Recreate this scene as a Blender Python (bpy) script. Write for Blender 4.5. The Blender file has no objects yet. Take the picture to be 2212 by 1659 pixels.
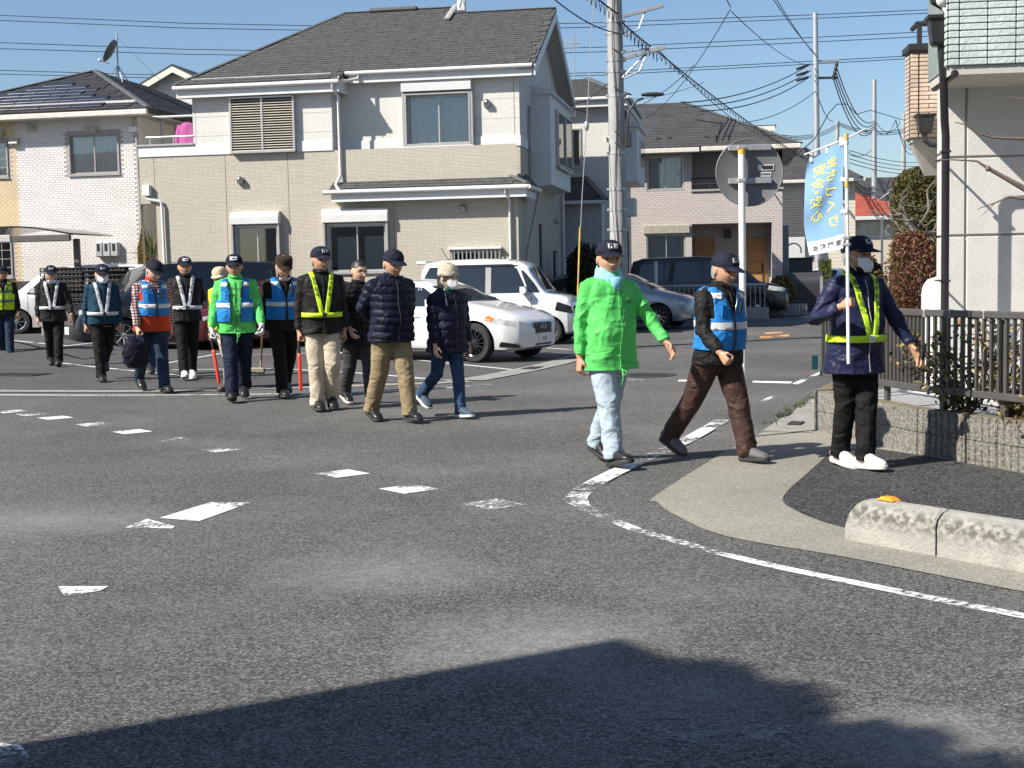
import bpy, bmesh, math, random
import numpy as np
from mathutils import Vector, Matrix, noise as mnoise
from mathutils.geometry import tessellate_polygon
rad = math.radians
# ------------------------------------------------------------------ camera, sky, sun, exposure
S = bpy.context.scene
COL = S.collection
FPX, ROLL, PIT, EYE = 2950.0, 0.020, math.atan(238 / 2950), 1.5     # focal length in 2212-px units, roll, pitch, eye height
cam = bpy.data.cameras.new('camera'); camo = bpy.data.objects.new('camera', cam); COL.objects.link(camo)
cam.sensor_width = 36.0; cam.lens = 36.0 * FPX / 2212; cam.clip_end = 3000; cam.clip_start = .05
_xu = Vector((1, 0, 0)); _fw = Vector((0, math.cos(PIT), -math.sin(PIT))); _yu = _xu.cross(_fw)
_c, _s = math.cos(ROLL), math.sin(ROLL)
_r = _xu * _c - _yu * _s; _u = _yu * _c + _xu * _s
camo.matrix_world = Matrix(((_r.x, _u.x, -_fw.x, 0), (_r.y, _u.y, -_fw.y, 0), (_r.z, _u.z, -_fw.z, EYE), (0, 0, 0, 1)))
S.camera = camo
SUN_EL, SUN_TH = rad(40), rad(29)        # elevation; shadows run along (cos TH, sin TH) on the ground
w = bpy.data.worlds.new('World'); S.world = w; w.use_nodes = True
nt = w.node_tree; bg = nt.nodes['Background']
sky = nt.nodes.new('ShaderNodeTexSky'); sky.sky_type = 'NISHITA'; sky.sun_disc = False
sky.sun_elevation = SUN_EL; sky.sun_rotation = math.atan2(-math.cos(SUN_TH), -math.sin(SUN_TH))
sky.altitude = 100; sky.air_density = 1.0; sky.dust_density = .8; sky.ozone_density = 4.0
nt.links.new(sky.outputs[0], bg.inputs[0]); bg.inputs[1].default_value = 0.082
sd = bpy.data.lights.new('sun', 'SUN'); sd.energy = 5.0; sd.angle = rad(.53); sd.color = (1.0, .94, .845)
so = bpy.data.objects.new('sun', sd); COL.objects.link(so)
_d = Vector((math.cos(SUN_TH) * math.cos(SUN_EL), math.sin(SUN_TH) * math.cos(SUN_EL), -math.sin(SUN_EL)))
so.rotation_euler = _d.to_track_quat('-Z', 'Y').to_euler()
S.view_settings.view_transform = 'Standard'; S.view_settings.look = 'None'
S.view_settings.exposure = 0.70; S.view_settings.gamma = 1.0
S.cycles.max_bounces = 6; S.cycles.transparent_max_bounces = 12; S.cycles.use_denoising = True
rnd = random.Random(7); NR = np.random.default_rng(11)

# ------------------------------------------------------------------ measuring: photo pixel (2212 wide) -> place
def ray(px, py):
    dx, dy = px - 1106, py - 829.5
    x = dx * _c - dy * _s; y = dy * _c + dx * _s
    cp, sp = math.cos(PIT), math.sin(PIT)
    Y = FPX * cp - y * sp
    return x / Y, (-y * cp - FPX * sp) / Y
def G(px, py, z=0.0):
    x, k = ray(px, py); t = (z - EYE) / k
    return Vector((x * t, t, z))
def P(px, py, Y):
    x, k = ray(px, py); return Vector((x * Y, Y, EYE + k * Y))
class Frame:
    """a building's own axes: x along the front (to the right), y to the back, z up"""
    def __init__(s, ox, oy, deg):
        s.o = Vector((ox, oy)); a = rad(deg); s.a = -a
        s.u = Vector((math.cos(a), -math.sin(a))); s.v = Vector((math.sin(a), math.cos(a)))
    def front(s, px, py, y=0.0):           # pixel on the vertical plane local y -> (x, z)
        kx, kz = ray(px, py); o = s.o + s.v * y
        # o + u*t = (kx*d, d)
        t = (kx * o.y - o.x) / (s.u.x - kx * s.u.y); d = o.y + s.u.y * t
        return t, EYE + kz * d
    def side(s, px, py, x=0.0):            # pixel on the vertical plane local x -> (y, z)
        kx, kz = ray(px, py); o = s.o + s.u * x
        t = (kx * o.y - o.x) / (s.v.x - kx * s.v.y); d = o.y + s.v.y * t
        return t, EYE + kz * d

# ------------------------------------------------------------------ materials
MATS = {}
def mat(name, col, rough=.7, var=.12, vs=6., bump=0., bs=60., metal=0., coat=0., spec=.5, var2=None, sheen=0., stretch=None):
    if name in MATS: return MATS[name]
    m = bpy.data.materials.new(name); m.use_nodes = True; MATS[name] = m
    n = m.node_tree.nodes; l = m.node_tree.links; b = n['Principled BSDF']
    b.inputs['Roughness'].default_value = rough; b.inputs['Metallic'].default_value = metal
    b.inputs['Coat Weight'].default_value = coat; b.inputs['Coat Roughness'].default_value = .05
    b.inputs['Specular IOR Level'].default_value = spec
    if sheen: b.inputs['Sheen Weight'].default_value = sheen
    tc = n.new('ShaderNodeNewGeometry'); src = tc.outputs['Position']
    if stretch:
        mp = n.new('ShaderNodeMapping'); mp.inputs['Scale'].default_value = stretch; l.new(src, mp.inputs[0]); src = mp.outputs[0]
    nz = n.new('ShaderNodeTexNoise'); nz.inputs['Scale'].default_value = vs; nz.inputs['Detail'].default_value = 6; l.new(src, nz.inputs['Vector'])
    mr = n.new('ShaderNodeMapRange'); mr.inputs[1].default_value = .3; mr.inputs[2].default_value = .7; l.new(nz.outputs[0], mr.inputs[0])
    mx = n.new('ShaderNodeMix'); mx.data_type = 'RGBA'; l.new(mr.outputs[0], mx.inputs[0])
    c2 = var2 if var2 else [min(1, c * (1 + var)) for c in col]
    c1 = col if var2 else [c * (1 - var) for c in col]
    mx.inputs[6].default_value = (*c1, 1); mx.inputs[7].default_value = (*c2, 1)
    l.new(mx.outputs[2], b.inputs['Base Color'])
    if bump:
        n2 = n.new('ShaderNodeTexNoise'); n2.inputs['Scale'].default_value = bs; n2.inputs['Detail'].default_value = 4; l.new(src, n2.inputs['Vector'])
        bp = n.new('ShaderNodeBump'); bp.inputs['Strength'].default_value = bump; bp.inputs['Distance'].default_value = .02
        l.new(n2.outputs[0], bp.inputs['Height']); l.new(bp.outputs[0], b.inputs['Normal'])
    return m
def nodes_of(m): return m.node_tree.nodes, m.node_tree.links, m.node_tree.nodes['Principled BSDF']
def asphalt(name, lo, hi, grain=180., patch=0.0, blobs=()):
    m = bpy.data.materials.new(name); m.use_nodes = True; MATS[name] = m
    n, l, b = nodes_of(m); b.inputs['Roughness'].default_value = .88; b.inputs['Specular IOR Level'].default_value = .25
    tc = n.new('ShaderNodeTexCoord'); src = tc.outputs['Object']
    def N(s, d=3, ro=.6):
        k = n.new('ShaderNodeTexNoise'); k.inputs['Scale'].default_value = s; k.inputs['Detail'].default_value = d; k.inputs['Roughness'].default_value = ro
        l.new(src, k.inputs['Vector']); return k.outputs[0]
    def ramp(s, a, c, o0=0., o1=1.):
        k = n.new('ShaderNodeMapRange'); k.inputs[1].default_value = a; k.inputs[2].default_value = c; k.inputs[3].default_value = o0; k.inputs[4].default_value = o1
        l.new(s, k.inputs[0]); return k.outputs[0]
    def mix(f, a, c):
        k = n.new('ShaderNodeMix'); k.data_type = 'RGBA'; l.new(f, k.inputs[0])
        for i, v in ((6, a), (7, c)):
            if hasattr(v, 'is_output'): l.new(v, k.inputs[i])
            else: k.inputs[i].default_value = (*v, 1)
        return k.outputs[2]
    vc = n.new('ShaderNodeTexVoronoi'); vc.inputs['Scale'].default_value = grain; l.new(src, vc.inputs['Vector']); sc = n.new('ShaderNodeSeparateColor'); l.new(vc.outputs['Color'], sc.inputs[0])
    pw = n.new('ShaderNodeMath'); pw.operation = 'POWER'; l.new(sc.outputs[0], pw.inputs[0]); pw.inputs[1].default_value = 1.7; g = pw.outputs[0]      # every stone its own shade
    base = mix(g, lo, hi)
    big = ramp(N(.35, 5), .35, .68, .82, 1.16)
    hs = n.new('ShaderNodeVectorMath'); hs.operation = 'SCALE'; l.new(base, hs.inputs[0]); l.new(big, hs.inputs['Scale']); base = hs.outputs[0]
    v = n.new('ShaderNodeTexVoronoi'); v.inputs['Scale'].default_value = grain * .42; l.new(src, v.inputs['Vector'])
    sp = ramp(v.outputs[0], .10, .16, 1, 0)
    v2 = n.new('ShaderNodeTexNoise'); v2.inputs['Scale'].default_value = 40; l.new(src, v2.inputs['Vector'])
    pick = ramp(v2.outputs[0], .53, .60)
    mu = n.new('ShaderNodeMath'); mu.operation = 'MULTIPLY'; l.new(sp, mu.inputs[0]); l.new(pick, mu.inputs[1])
    base = mix(mu.outputs[0], base, tuple(min(.5, c * 2.6) for c in hi))
    if patch:                                   # pale dust and scuffs left by tyres
        p1 = ramp(N(.45, 3), .48, .70); p2 = ramp(N(9., 7, .8), .38, .66)
        pm = n.new('ShaderNodeMath'); pm.operation = 'MULTIPLY'; l.new(p1, pm.inputs[0]); l.new(p2, pm.inputs[1])
        p3 = n.new('ShaderNodeMath'); p3.operation = 'MULTIPLY'; l.new(pm.outputs[0], p3.inputs[0]); p3.inputs[1].default_value = patch
        base = mix(p3.outputs[0], base, (.26, .255, .24))
    for bx, by, br, ba in blobs:                # dusty spots worn into the surface
        vd = n.new('ShaderNodeVectorMath'); vd.operation = 'DISTANCE'; vd.inputs[1].default_value = (bx, by, 0); l.new(src, vd.inputs[0])
        nn = N(2.2, 6, .7); ad = n.new('ShaderNodeMath'); ad.operation = 'MULTIPLY_ADD'; l.new(nn, ad.inputs[0]); ad.inputs[1].default_value = br * 1.3; l.new(vd.outputs['Value'], ad.inputs[2])
        f = ramp(ad.outputs[0], br * .65, br * 1.6, ba, 0); fm = n.new('ShaderNodeMath'); fm.operation = 'MULTIPLY'; l.new(f, fm.inputs[0]); l.new(ramp(N(14., 6, .8), .35, .65, .35, 1), fm.inputs[1])
        base = mix(fm.outputs[0], base, (.30, .295, .28))
    l.new(base, b.inputs['Base Color'])
    bp = n.new('ShaderNodeBump'); bp.inputs['Strength'].default_value = .3; bp.inputs['Distance'].default_value = .004
    l.new(g, bp.inputs['Height']); l.new(bp.outputs[0], b.inputs['Normal'])
    return m
def glass(name, tint=(.85, .88, .89), rough=.02, dark=.0):
    if name in MATS: return MATS[name]
    m = bpy.data.materials.new(name); m.use_nodes = True; MATS[name] = m
    n = m.node_tree.nodes; l = m.node_tree.links; n.clear()
    o = n.new('ShaderNodeOutputMaterial'); t = n.new('ShaderNodeBsdfTransparent'); t.inputs[0].default_value = (*tint, 1)
    g = n.new('ShaderNodeBsdfGlossy'); g.inputs['Roughness'].default_value = rough
    f = n.new('ShaderNodeFresnel'); f.inputs[0].default_value = 1.55
    mr = n.new('ShaderNodeMapRange'); mr.inputs[3].default_value = .07; mr.inputs[4].default_value = 1; l.new(f.outputs[0], mr.inputs[0])
    x = n.new('ShaderNodeMixShader'); l.new(mr.outputs[0], x.inputs[0]); l.new(t.outputs[0], x.inputs[1]); l.new(g.outputs[0], x.inputs[2]); l.new(x.outputs[0], o.inputs[0])
    return m
def paint(name, col=(.74, .74, .72), wear=.45, scale=9.):
    """worn road paint: flakes away where the noise is low"""
    m = bpy.data.materials.new(name); m.use_nodes = True; MATS[name] = m
    n, l, b = nodes_of(m); b.inputs['Base Color'].default_value = (*col, 1); b.inputs['Roughness'].default_value = .7
    tc = n.new('ShaderNodeTexCoord')
    a = n.new('ShaderNodeTexNoise'); a.inputs['Scale'].default_value = scale; a.inputs['Detail'].default_value = 8; a.inputs['Roughness'].default_value = .8
    c = n.new('ShaderNodeTexNoise'); c.inputs['Scale'].default_value = 1.3; c.inputs['Detail'].default_value = 2
    l.new(tc.outputs['Object'], a.inputs['Vector']); l.new(tc.outputs['Object'], c.inputs['Vector'])
    ad = n.new('ShaderNodeMath'); ad.operation = 'ADD'; l.new(a.outputs[0], ad.inputs[0]); l.new(c.outputs[0], ad.inputs[1])
    mr = n.new('ShaderNodeMapRange'); mr.inputs[1].default_value = .55 + wear - .05; mr.inputs[2].default_value = .55 + wear + .07; l.new(ad.outputs[0], mr.inputs[0])
    l.new(mr.outputs[0], b.inputs['Alpha'])
    return m

# ------------------------------------------------------------------ mesh building
class MB:
    def __init__(s): s.v = []; s.f = []; s.mi = []; s.cur = 0; s.sm = []; s.smooth = False
    def add(s, vs, fs, M=None):
        k = len(s.v)
        s.v += [tuple(M @ Vector(p)) for p in vs] if M is not None else [tuple(p) for p in vs]
        for f in fs: s.f.append([i + k for i in f]); s.mi.append(s.cur); s.sm.append(s.smooth)
        return s
    def box(s, a, b, M=None):
        x0, y0, z0 = a; x1, y1, z1 = b
        return s.add([(x0, y0, z0), (x1, y0, z0), (x1, y1, z0), (x0, y1, z0), (x0, y0, z1), (x1, y0, z1), (x1, y1, z1), (x0, y1, z1)],
                     [(0, 3, 2, 1), (4, 5, 6, 7), (0, 1, 5, 4), (1, 2, 6, 5), (2, 3, 7, 6), (3, 0, 4, 7)], M)
    def bbox(s, a, b, ch=.01, M=None):      # box with chamfered edges
        x0, y0, z0 = a; x1, y1, z1 = b; c = min(ch, (x1 - x0) * .45, (y1 - y0) * .45, (z1 - z0) * .45)
        rings = []
        for z, i in ((z0, c), (z0 + c, 0), (z1 - c, 0), (z1, c)):
            xa, xb, ya, yb = x0 + i, x1 - i, y0 + i, y1 - i
            rings.append([(xa + c, ya, z), (xb - c, ya, z), (xb, ya + c, z), (xb, yb - c, z), (xb - c, yb, z), (xa + c, yb, z), (xa, yb - c, z), (xa, ya + c, z)])
        return s.loft(rings, M=M)
    def loft(s, rings, cap=True, close=True, M=None):
        n = len(rings[0]); vs = [p for r in rings for p in r]; fs = []
        for i in range(len(rings) - 1):
            for j in range(n if close else n - 1):
                k = (j + 1) % n; fs.append((i * n + j, i * n + k, (i + 1) * n + k, (i + 1) * n + j))
        if cap: fs.append(tuple(reversed(range(n)))); fs.append(tuple(range((len(rings) - 1) * n, len(rings) * n)))
        return s.add(vs, fs, M)
    def tube(s, pts, r, n=8, cap=True, M=None, flat=None, rnd_end=False):
        pts = [Vector(p) for p in pts]; rs = list(r) if hasattr(r, '__len__') else [r] * len(pts)
        if rnd_end:
            d0 = (pts[0] - pts[1]).normalized(); d1 = (pts[-1] - pts[-2]).normalized(); r0, r1 = rs[0], rs[-1]
            pts = [pts[0] + d0 * r0 * .95, pts[0] + d0 * r0 * .7] + pts + [pts[-1] + d1 * r1 * .7, pts[-1] + d1 * r1 * .95]
            rs = [r0 * .3, r0 * .72] + rs + [r1 * .72, r1 * .3]
        rings = []; ref = None
        for i, p in enumerate(pts):
            a = pts[max(i - 1, 0)]; b = pts[min(i + 1, len(pts) - 1)]; t = (b - a).normalized()
            if ref is None: ref = Vector((0, 0, 1)) if abs(t.z) < .9 else Vector((0, 1, 0))
            e1 = t.cross(ref)
            if e1.length < 1e-4: e1 = t.cross(Vector((1, .3, 0)))
            e1.normalize(); e2 = e1.cross(t).normalized(); ref = e2
            fx, fy = flat[i] if flat else (1, 1)
            rings.append([p + (e1 * math.cos(q) * fx + e2 * math.sin(q) * fy) * rs[i] for q in [2 * math.pi * j / n for j in range(n)]])
        return s.loft(rings, cap, M=M)
    def lathe(s, prof, n=16, M=None, cap=False, a0=0., a1=2 * math.pi):
        full = abs(a1 - a0 - 2 * math.pi) < 1e-6; k = n if full else n + 1
        rings = [[(r * math.cos(a0 + (a1 - a0) * j / n), r * math.sin(a0 + (a1 - a0) * j / n), z) for j in range(k)] for r, z in prof]
        return s.loft(rings, cap, full, M)
    def ell(s, c, r, nu=14, nv=9, M=None):
        c = Vector(c); rx, ry, rz = (r, r, r) if not hasattr(r, '__len__') else r
        rings = []
        for i in range(nv + 1):
            q = -math.pi / 2 + math.pi * (i + .001 if i == 0 else i - .001 if i == nv else i) / nv
            q = max(-1.5, min(1.5, q))
            rings.append([(c.x + rx * math.cos(q) * math.cos(2 * math.pi * j / nu), c.y + ry * math.cos(q) * math.sin(2 * math.pi * j / nu), c.z + rz * math.sin(q)) for j in range(nu)])
        return s.loft(rings, True, M=M)
    def prism(s, poly, z0, z1, M=None):     # polygon (x,y) extruded in z
        n = len(poly); ar = sum(poly[i][0] * poly[(i + 1) % n][1] - poly[(i + 1) % n][0] * poly[i][1] for i in range(n))
        if ar < 0: poly = poly[::-1]
        vs = [(x, y, z0) for x, y in poly] + [(x, y, z1) for x, y in poly]
        fs = [(i, (i + 1) % n, n + (i + 1) % n, n + i) for i in range(n)]
        tri = tessellate_polygon([[Vector((x, y, 0)) for x, y in poly]])
        for t in tri:
            a, b, c = t; o = (poly[b][0] - poly[a][0]) * (poly[c][1] - poly[a][1]) - (poly[c][0] - poly[a][0]) * (poly[b][1] - poly[a][1])
            if o < 0: a, b = b, a
            fs.append((n + a, n + b, n + c)); fs.append((a, c, b))
        return s.add(vs, fs, M)
    def sheet(s, poly, z, M=None):
        n = len(poly); vs = [(p[0], p[1], z) for p in poly]; fs = []
        for a, b, c in tessellate_polygon([[Vector((p[0], p[1], 0)) for p in poly]]):
            o = (poly[b][0] - poly[a][0]) * (poly[c][1] - poly[a][1]) - (poly[c][0] - poly[a][0]) * (poly[b][1] - poly[a][1])
            fs.append((a, b, c) if o > 0 else (a, c, b))
        return s.add(vs, fs, M)
    def quad(s, a, b, c, d, M=None): return s.add([a, b, c, d], [(0, 1, 2, 3)], M)
    def mesh(s, name, mats=(), smooth=False, ang=None):
        me = bpy.data.meshes.new(name); me.from_pydata([tuple(v) for v in s.v], [], s.f)
        for m in (mats if isinstance(mats, (list, tuple)) else [mats]): me.materials.append(m)
        if len(me.materials) > 1 and len(s.mi) == len(me.polygons): me.polygons.foreach_set('material_index', s.mi)
        if smooth: me.polygons.foreach_set('use_smooth', [True] * len(me.polygons))
        elif any(s.sm) and len(s.sm) == len(me.polygons): me.polygons.foreach_set('use_smooth', s.sm)
        if smooth and ang: me.set_sharp_from_angle(angle=rad(ang))
        me.validate(); me.update(); return me
    def obj(s, name, mats, parent=None, smooth=False, ang=None):
        return ob(name, s.mesh(name, mats, smooth, ang), parent)
def ob(name, data, parent=None, M=None):
    o = bpy.data.objects.new(name, data); COL.objects.link(o)
    if parent is not None: o.parent = parent
    if M is not None: o.matrix_local = M
    return o
def tag(o, label=None, cat=None, group=None, kind=None):
    for k, v in (('label', label), ('category', cat), ('group', group), ('kind', kind)):
        if v: o[k] = v
    return o
def thing(name, label, cat, loc=(0, 0, 0), rz=0., group=None):
    o = bpy.data.objects.new(name, None); COL.objects.link(o); o.location = loc; o.rotation_euler = (0, 0, rz); o.empty_display_size = .2
    return tag(o, label, cat, group)
def frame_thing(name, label, cat, fr, group=None): return thing(name, label, cat, (fr.o.x, fr.o.y, 0), fr.a, group)
def struct(name, mb, m, z=0):
    o = mb.obj(name, m); o['kind'] = 'structure'; return o
def lerp(a, b, t): return a + (b - a) * t
def RZ(a): return Matrix.Rotation(a, 4, 'Z')
def TR(*p): return Matrix.Translation(Vector(p))
def basis(o, x, y, z): return Matrix(((x[0], y[0], z[0], o[0]), (x[1], y[1], z[1], o[1]), (x[2], y[2], z[2], o[2]), (0, 0, 0, 1)))
TXT = {}; TSC = bpy.data.scenes.new('text_scratch')
def text_mesh(body, size=1.0):
    if (body, size) in TXT: return TXT[(body, size)]
    c = bpy.data.curves.new('text', 'FONT'); c.body = body; c.size = size; c.align_x = 'CENTER'; c.align_y = 'CENTER'; c.resolution_u = 2; c.offset = .016 * size
    o = bpy.data.objects.new('text', c); TSC.collection.objects.link(o); TSC.view_layers[0].update()
    me = bpy.data.meshes.new_from_object(o.evaluated_get(TSC.view_layers[0].depsgraph))
    vs = [v.co.copy() for v in me.vertices]; fs = [tuple(p.vertices) for p in me.polygons]
    bpy.data.objects.remove(o); bpy.data.curves.remove(c); bpy.data.meshes.remove(me)
    TXT[(body, size)] = (vs, fs); return vs, fs
def lettering(name, body, size, M, m, parent, flip=False, hx=1.0):
    vs, fs = text_mesh(body, size)
    mb = MB(); mb.add([(v.x * hx * (-1 if flip else 1), v.y, 0) for v in vs], fs, M); return mb.obj(name, m, parent)
def pieces(name, meshes, mats4, parent, rest_name=None, limit=300, key=None):
    """alike pieces: list of (mesh, local matrix); the `limit` that show largest become objects, the rest one mesh"""
    if key: mats4 = sorted(mats4, key=key)
    for me, M in mats4[:limit]: ob(name, me, parent, M)
    rest = mats4[limit:]
    if rest:
        cache = {}; V = []; F = []; k = 0
        for me, M in rest:
            if me.name not in cache:
                a = np.empty(len(me.vertices) * 3); me.vertices.foreach_get('co', a); cache[me.name] = (a.reshape(-1, 3), [tuple(p.vertices) for p in me.polygons])
            a, fs = cache[me.name]; Mn = np.array(M); V.append(a @ Mn[:3, :3].T + Mn[:3, 3]); F += [tuple(i + k for i in f) for f in fs]; k += len(a)
        me2 = bpy.data.meshes.new(rest_name or name); me2.from_pydata(np.vstack(V).tolist(), [], F); me2.materials.append(rest[0][0].materials[0])
        o = ob(rest_name or name, me2, parent); o['kind'] = 'stuff'
# ------------------------------------------------------------------ shared materials
WHITE = mat('white_trim', (.64, .64, .62), .45, .04)
GREYT = mat('grey_trim', (.34, .34, .34), .5, .05)
DARKM = mat('dark_metal', (.035, .035, .038), .45, .1)
ALU = mat('aluminium', (.50, .49, .46), .38, .05, metal=.6)
BLACK = mat('black_rubber', (.015, .015, .016), .7, .1)
GLASS = glass('window_glass')
FROST = mat('frosted_glass', (.30, .31, .30), .25, .05, spec=.6)
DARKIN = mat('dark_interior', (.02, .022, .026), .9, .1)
CURT = mat('curtain_cloth', (.78, .79, .75), .9, .06, vs=3)
GALV = mat('galvanised', (.42, .43, .44), .45, .10, vs=5, metal=.5)
CONC = mat('concrete', (.34, .325, .29), .9, .16, vs=3, bump=.3, bs=90)
CONCP = mat('concrete_pole', (.33, .33, .32), .85, .13, vs=2.2, bump=.15, bs=60)
# ================================================================== ground
ROADM = asphalt('road_asphalt', (.043, .0422, .040), (.205, .200, .188), 105., patch=.5, blobs=[(*G(1150, 1380)[:2], .75, .6), (*G(820, 1235)[:2], .8, .55), (*G(2000, 1600)[:2], .45, .8), (*G(60, 1120)[:2], .9, .45), (*G(1500, 1500)[:2], .6, .4), (*G(250, 1120)[:2], .6, .35)])
LOTM = asphalt('lot_asphalt', (.038, .037, .036), (.170, .166, .159), 100., patch=.15)
WALKM = asphalt('walk_asphalt', (.014, .014, .014), (.130, .128, .124), 85.)
APRON = asphalt('apron_concrete', (.205, .193, .163), (.37, .35, .30), 110., patch=.2, blobs=[(2.2, 7.3, .5, .0)])
GUTM = mat('gutter_concrete', (.27, .262, .24), .9, .2, vs=5, bump=.3, bs=120)
LINEX = paint('faded_line_paint', wear=.465, scale=26.); LINE = paint('line_paint', wear=.385, scale=20.); LINEW = paint('worn_paint', wear=.435, scale=24.); LINEF = paint('lot_line_paint', (.66, .66, .64), wear=.30)
ORNG = paint('orange_paint', (.75, .36, .12), wear=.38)
mb = MB(); mb.sheet([(-700, -60), (700, -60), (700, 1500), (-700, 1500)], 0); road = struct('road', mb, ROADM)
LOTP = [(-30, 21.5), (-14, 20.6), (-9.5, 19.9), (-7.3, 19.4), (-5.0, 18.9), (-3.4, 19.0), (-1.0, 19.35), (-.45, 19.6), (.55, 22.0), (1.35, 24.4), (2.1, 27.0), (2.6, 30), (3.6, 42), (-30, 48)]
mb = MB(); mb.sheet(LOTP, .006); struct('parking_lot', mb, LOTM)
def S01(t): t = max(0., min(1., t)); return t * t * (3 - 2 * t)
def lotz(x, y): return .28 * S01((y - 25.5) / 4.5) * S01((-7.6 - x) / 1.8)
mb = MB(); gx_ = np.linspace(-30, -7.6, 40); gy_ = np.linspace(25.5, 48, 40); mb.loft([[(x, y, lotz(x, y) + .008) for x in gx_] for y in gy_], False, False); mb.f = [list(reversed(f)) for f in mb.f]; struct('lot_rise', mb, LOTM)
def ribbon(mb, pts, wd, z):
    pts = [Vector((p[0], p[1])) for p in pts]; L = []; Rr = []
    for i, p in enumerate(pts):
        t = (pts[min(i + 1, len(pts) - 1)] - pts[max(i - 1, 0)]).normalized(); nn = Vector((-t.y, t.x)); ww = wd[i] if hasattr(wd, '__len__') else wd
        L.append(p + nn * ww / 2); Rr.append(p - nn * ww / 2)
    for i in range(len(pts) - 1):
        mb.quad((Rr[i].x, Rr[i].y, z), (Rr[i + 1].x, Rr[i + 1].y, z), (L[i + 1].x, L[i + 1].y, z), (L[i].x, L[i].y, z))
    return mb
def smooth_path(pts, k=6):
    pts = [Vector((p[0], p[1])) for p in pts]; out = []
    for i in range(len(pts) - 1):
        p0 = pts[max(i - 1, 0)]; p1 = pts[i]; p2 = pts[i + 1]; p3 = pts[min(i + 2, len(pts) - 1)]
        for j in range(k):
            t = j / k; out.append(.5 * ((2 * p1) + (p2 - p0) * t + (2 * p0 - 5 * p1 + 4 * p2 - p3) * t * t + (3 * p1 - p0 - 3 * p2 + p3) * t ** 3))
    return out + [pts[-1]]
mb = MB(); ribbon(mb, smooth_path([(-14, 20.55), (-9.5, 19.75), (-7.2, 19.1), (-5.0, 18.55), (-3.2, 18.6), (-1.5, 18.85), (-.6, 19.1)]), .34, .010); gut = struct('gutter', mb, GUTM)
gl = smooth_path([(-.6, 19.3), (.1, 20.9), (.75, 22.7), (1.3, 24.6), (2.0, 27.2), (2.5, 30)])
mb = MB(); ribbon(mb, gl, .46, .011); struct('gutter', mb, GUTM)
mb = MB(); ribbon(mb, [(2.50, 12.42), (3.92, 16.2), (6.9, 24.2), (14, 43)], .46, .009); struct('gutter', mb, GUTM)
# concrete apron and dark asphalt footway at the corner
ap = [(1.67, 10.99), (.95, 9.05), (.93, 8.75), (.99, 8.28), (1.19, 7.59), (1.71, 6.97), (2.32, 6.15), (3.6, 4.5), (6, 3), (6, 9), (4.2, 9.0), (3.40, 10.9), (2.95, 12.6), (2.33, 12.55)]
mb = MB(); mb.sheet([tuple(p) for p in smooth_path(ap[:8], 5)] + ap[8:], .005); struct('pavement', mb, APRON)
wk = smooth_path([(2.62, 11.1), (2.15, 9.9), (1.76, 8.85), (1.74, 8.35), (1.86, 7.85), (2.15, 7.4), (2.7, 6.75), (4.2, 4.9)], 5)
mb = MB(); mb.sheet([tuple(p) for p in wk] + [(6, 5), (5.6, 7), (3.62, 9.7), (3.22, 10.7), (2.95, 11.2)], .010); struct('footway', mb, WALKM)
# iron grates and manhole
IRON = mat('cast_iron', (.055, .053, .05), .6, .2, vs=20, metal=.3)
def grate(p, ang, L, W, n, label):
    t = thing('drain_grate', label, 'drain grate', (p[0], p[1], .012), ang)
    MB().box((-L / 2, -W / 2, 0), (L / 2, W / 2, .002)).obj('pit', DARKIN, t)
    b = MB()
    b.box((-L / 2, -W / 2, .002), (L / 2, -W / 2 + .02, .012)); b.box((-L / 2, W / 2 - .02, .002), (L / 2, W / 2, .012)); b.obj('rim', IRON, t)
    for i in range(n):
        x = -L / 2 + L * (i + .5) / n; MB().box((x - L / n * .28, -W / 2 + .02, .002), (x + L / n * .28, W / 2 - .02, .010)).obj('bar', IRON, t)
g0 = G(38, 811); grate(g0, rad(-22), 1.0, .5, 9, 'steel drain grate in the parking lot at left edge')
g0 = G(1692, 898); grate(g0, rad(68), .26, .12, 4, 'small drain grate in kerbside gutter, farther of two'); g0 = G(1655, 916); grate((2.72, 13.05), rad(68), .26, .12, 4, 'small drain grate in kerbside gutter, nearer of two')
for i, tt in enumerate((8, 16)): grate(gl[tt], math.atan2(gl[tt + 1].y - gl[tt].y, gl[tt + 1].x - gl[tt].x), .5, .2, 7, ['nearer', 'farther'][i] + ' drain grate in the diagonal gutter by the white cars')
def manhole(p, r, label):
    t = thing('manhole_cover', label, 'manhole', (p[0], p[1], .006)); MB().lathe([(0.001, .001), (r * .86, .001), (r * .87, .006), (r, .006), (r + .01, 0)], 28).obj('frame', IRON, t)
    b = MB(); [b.box((-r * .7, y - .012, .001), (r * .7, y + .012, .007)) for y in np.linspace(-r * .5, r * .5, 7)]; b.obj('lid_ribs', IRON, t)
manhole(G(1400, 811), .40, 'round dark iron manhole cover in the road behind the pedestrians')
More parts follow.
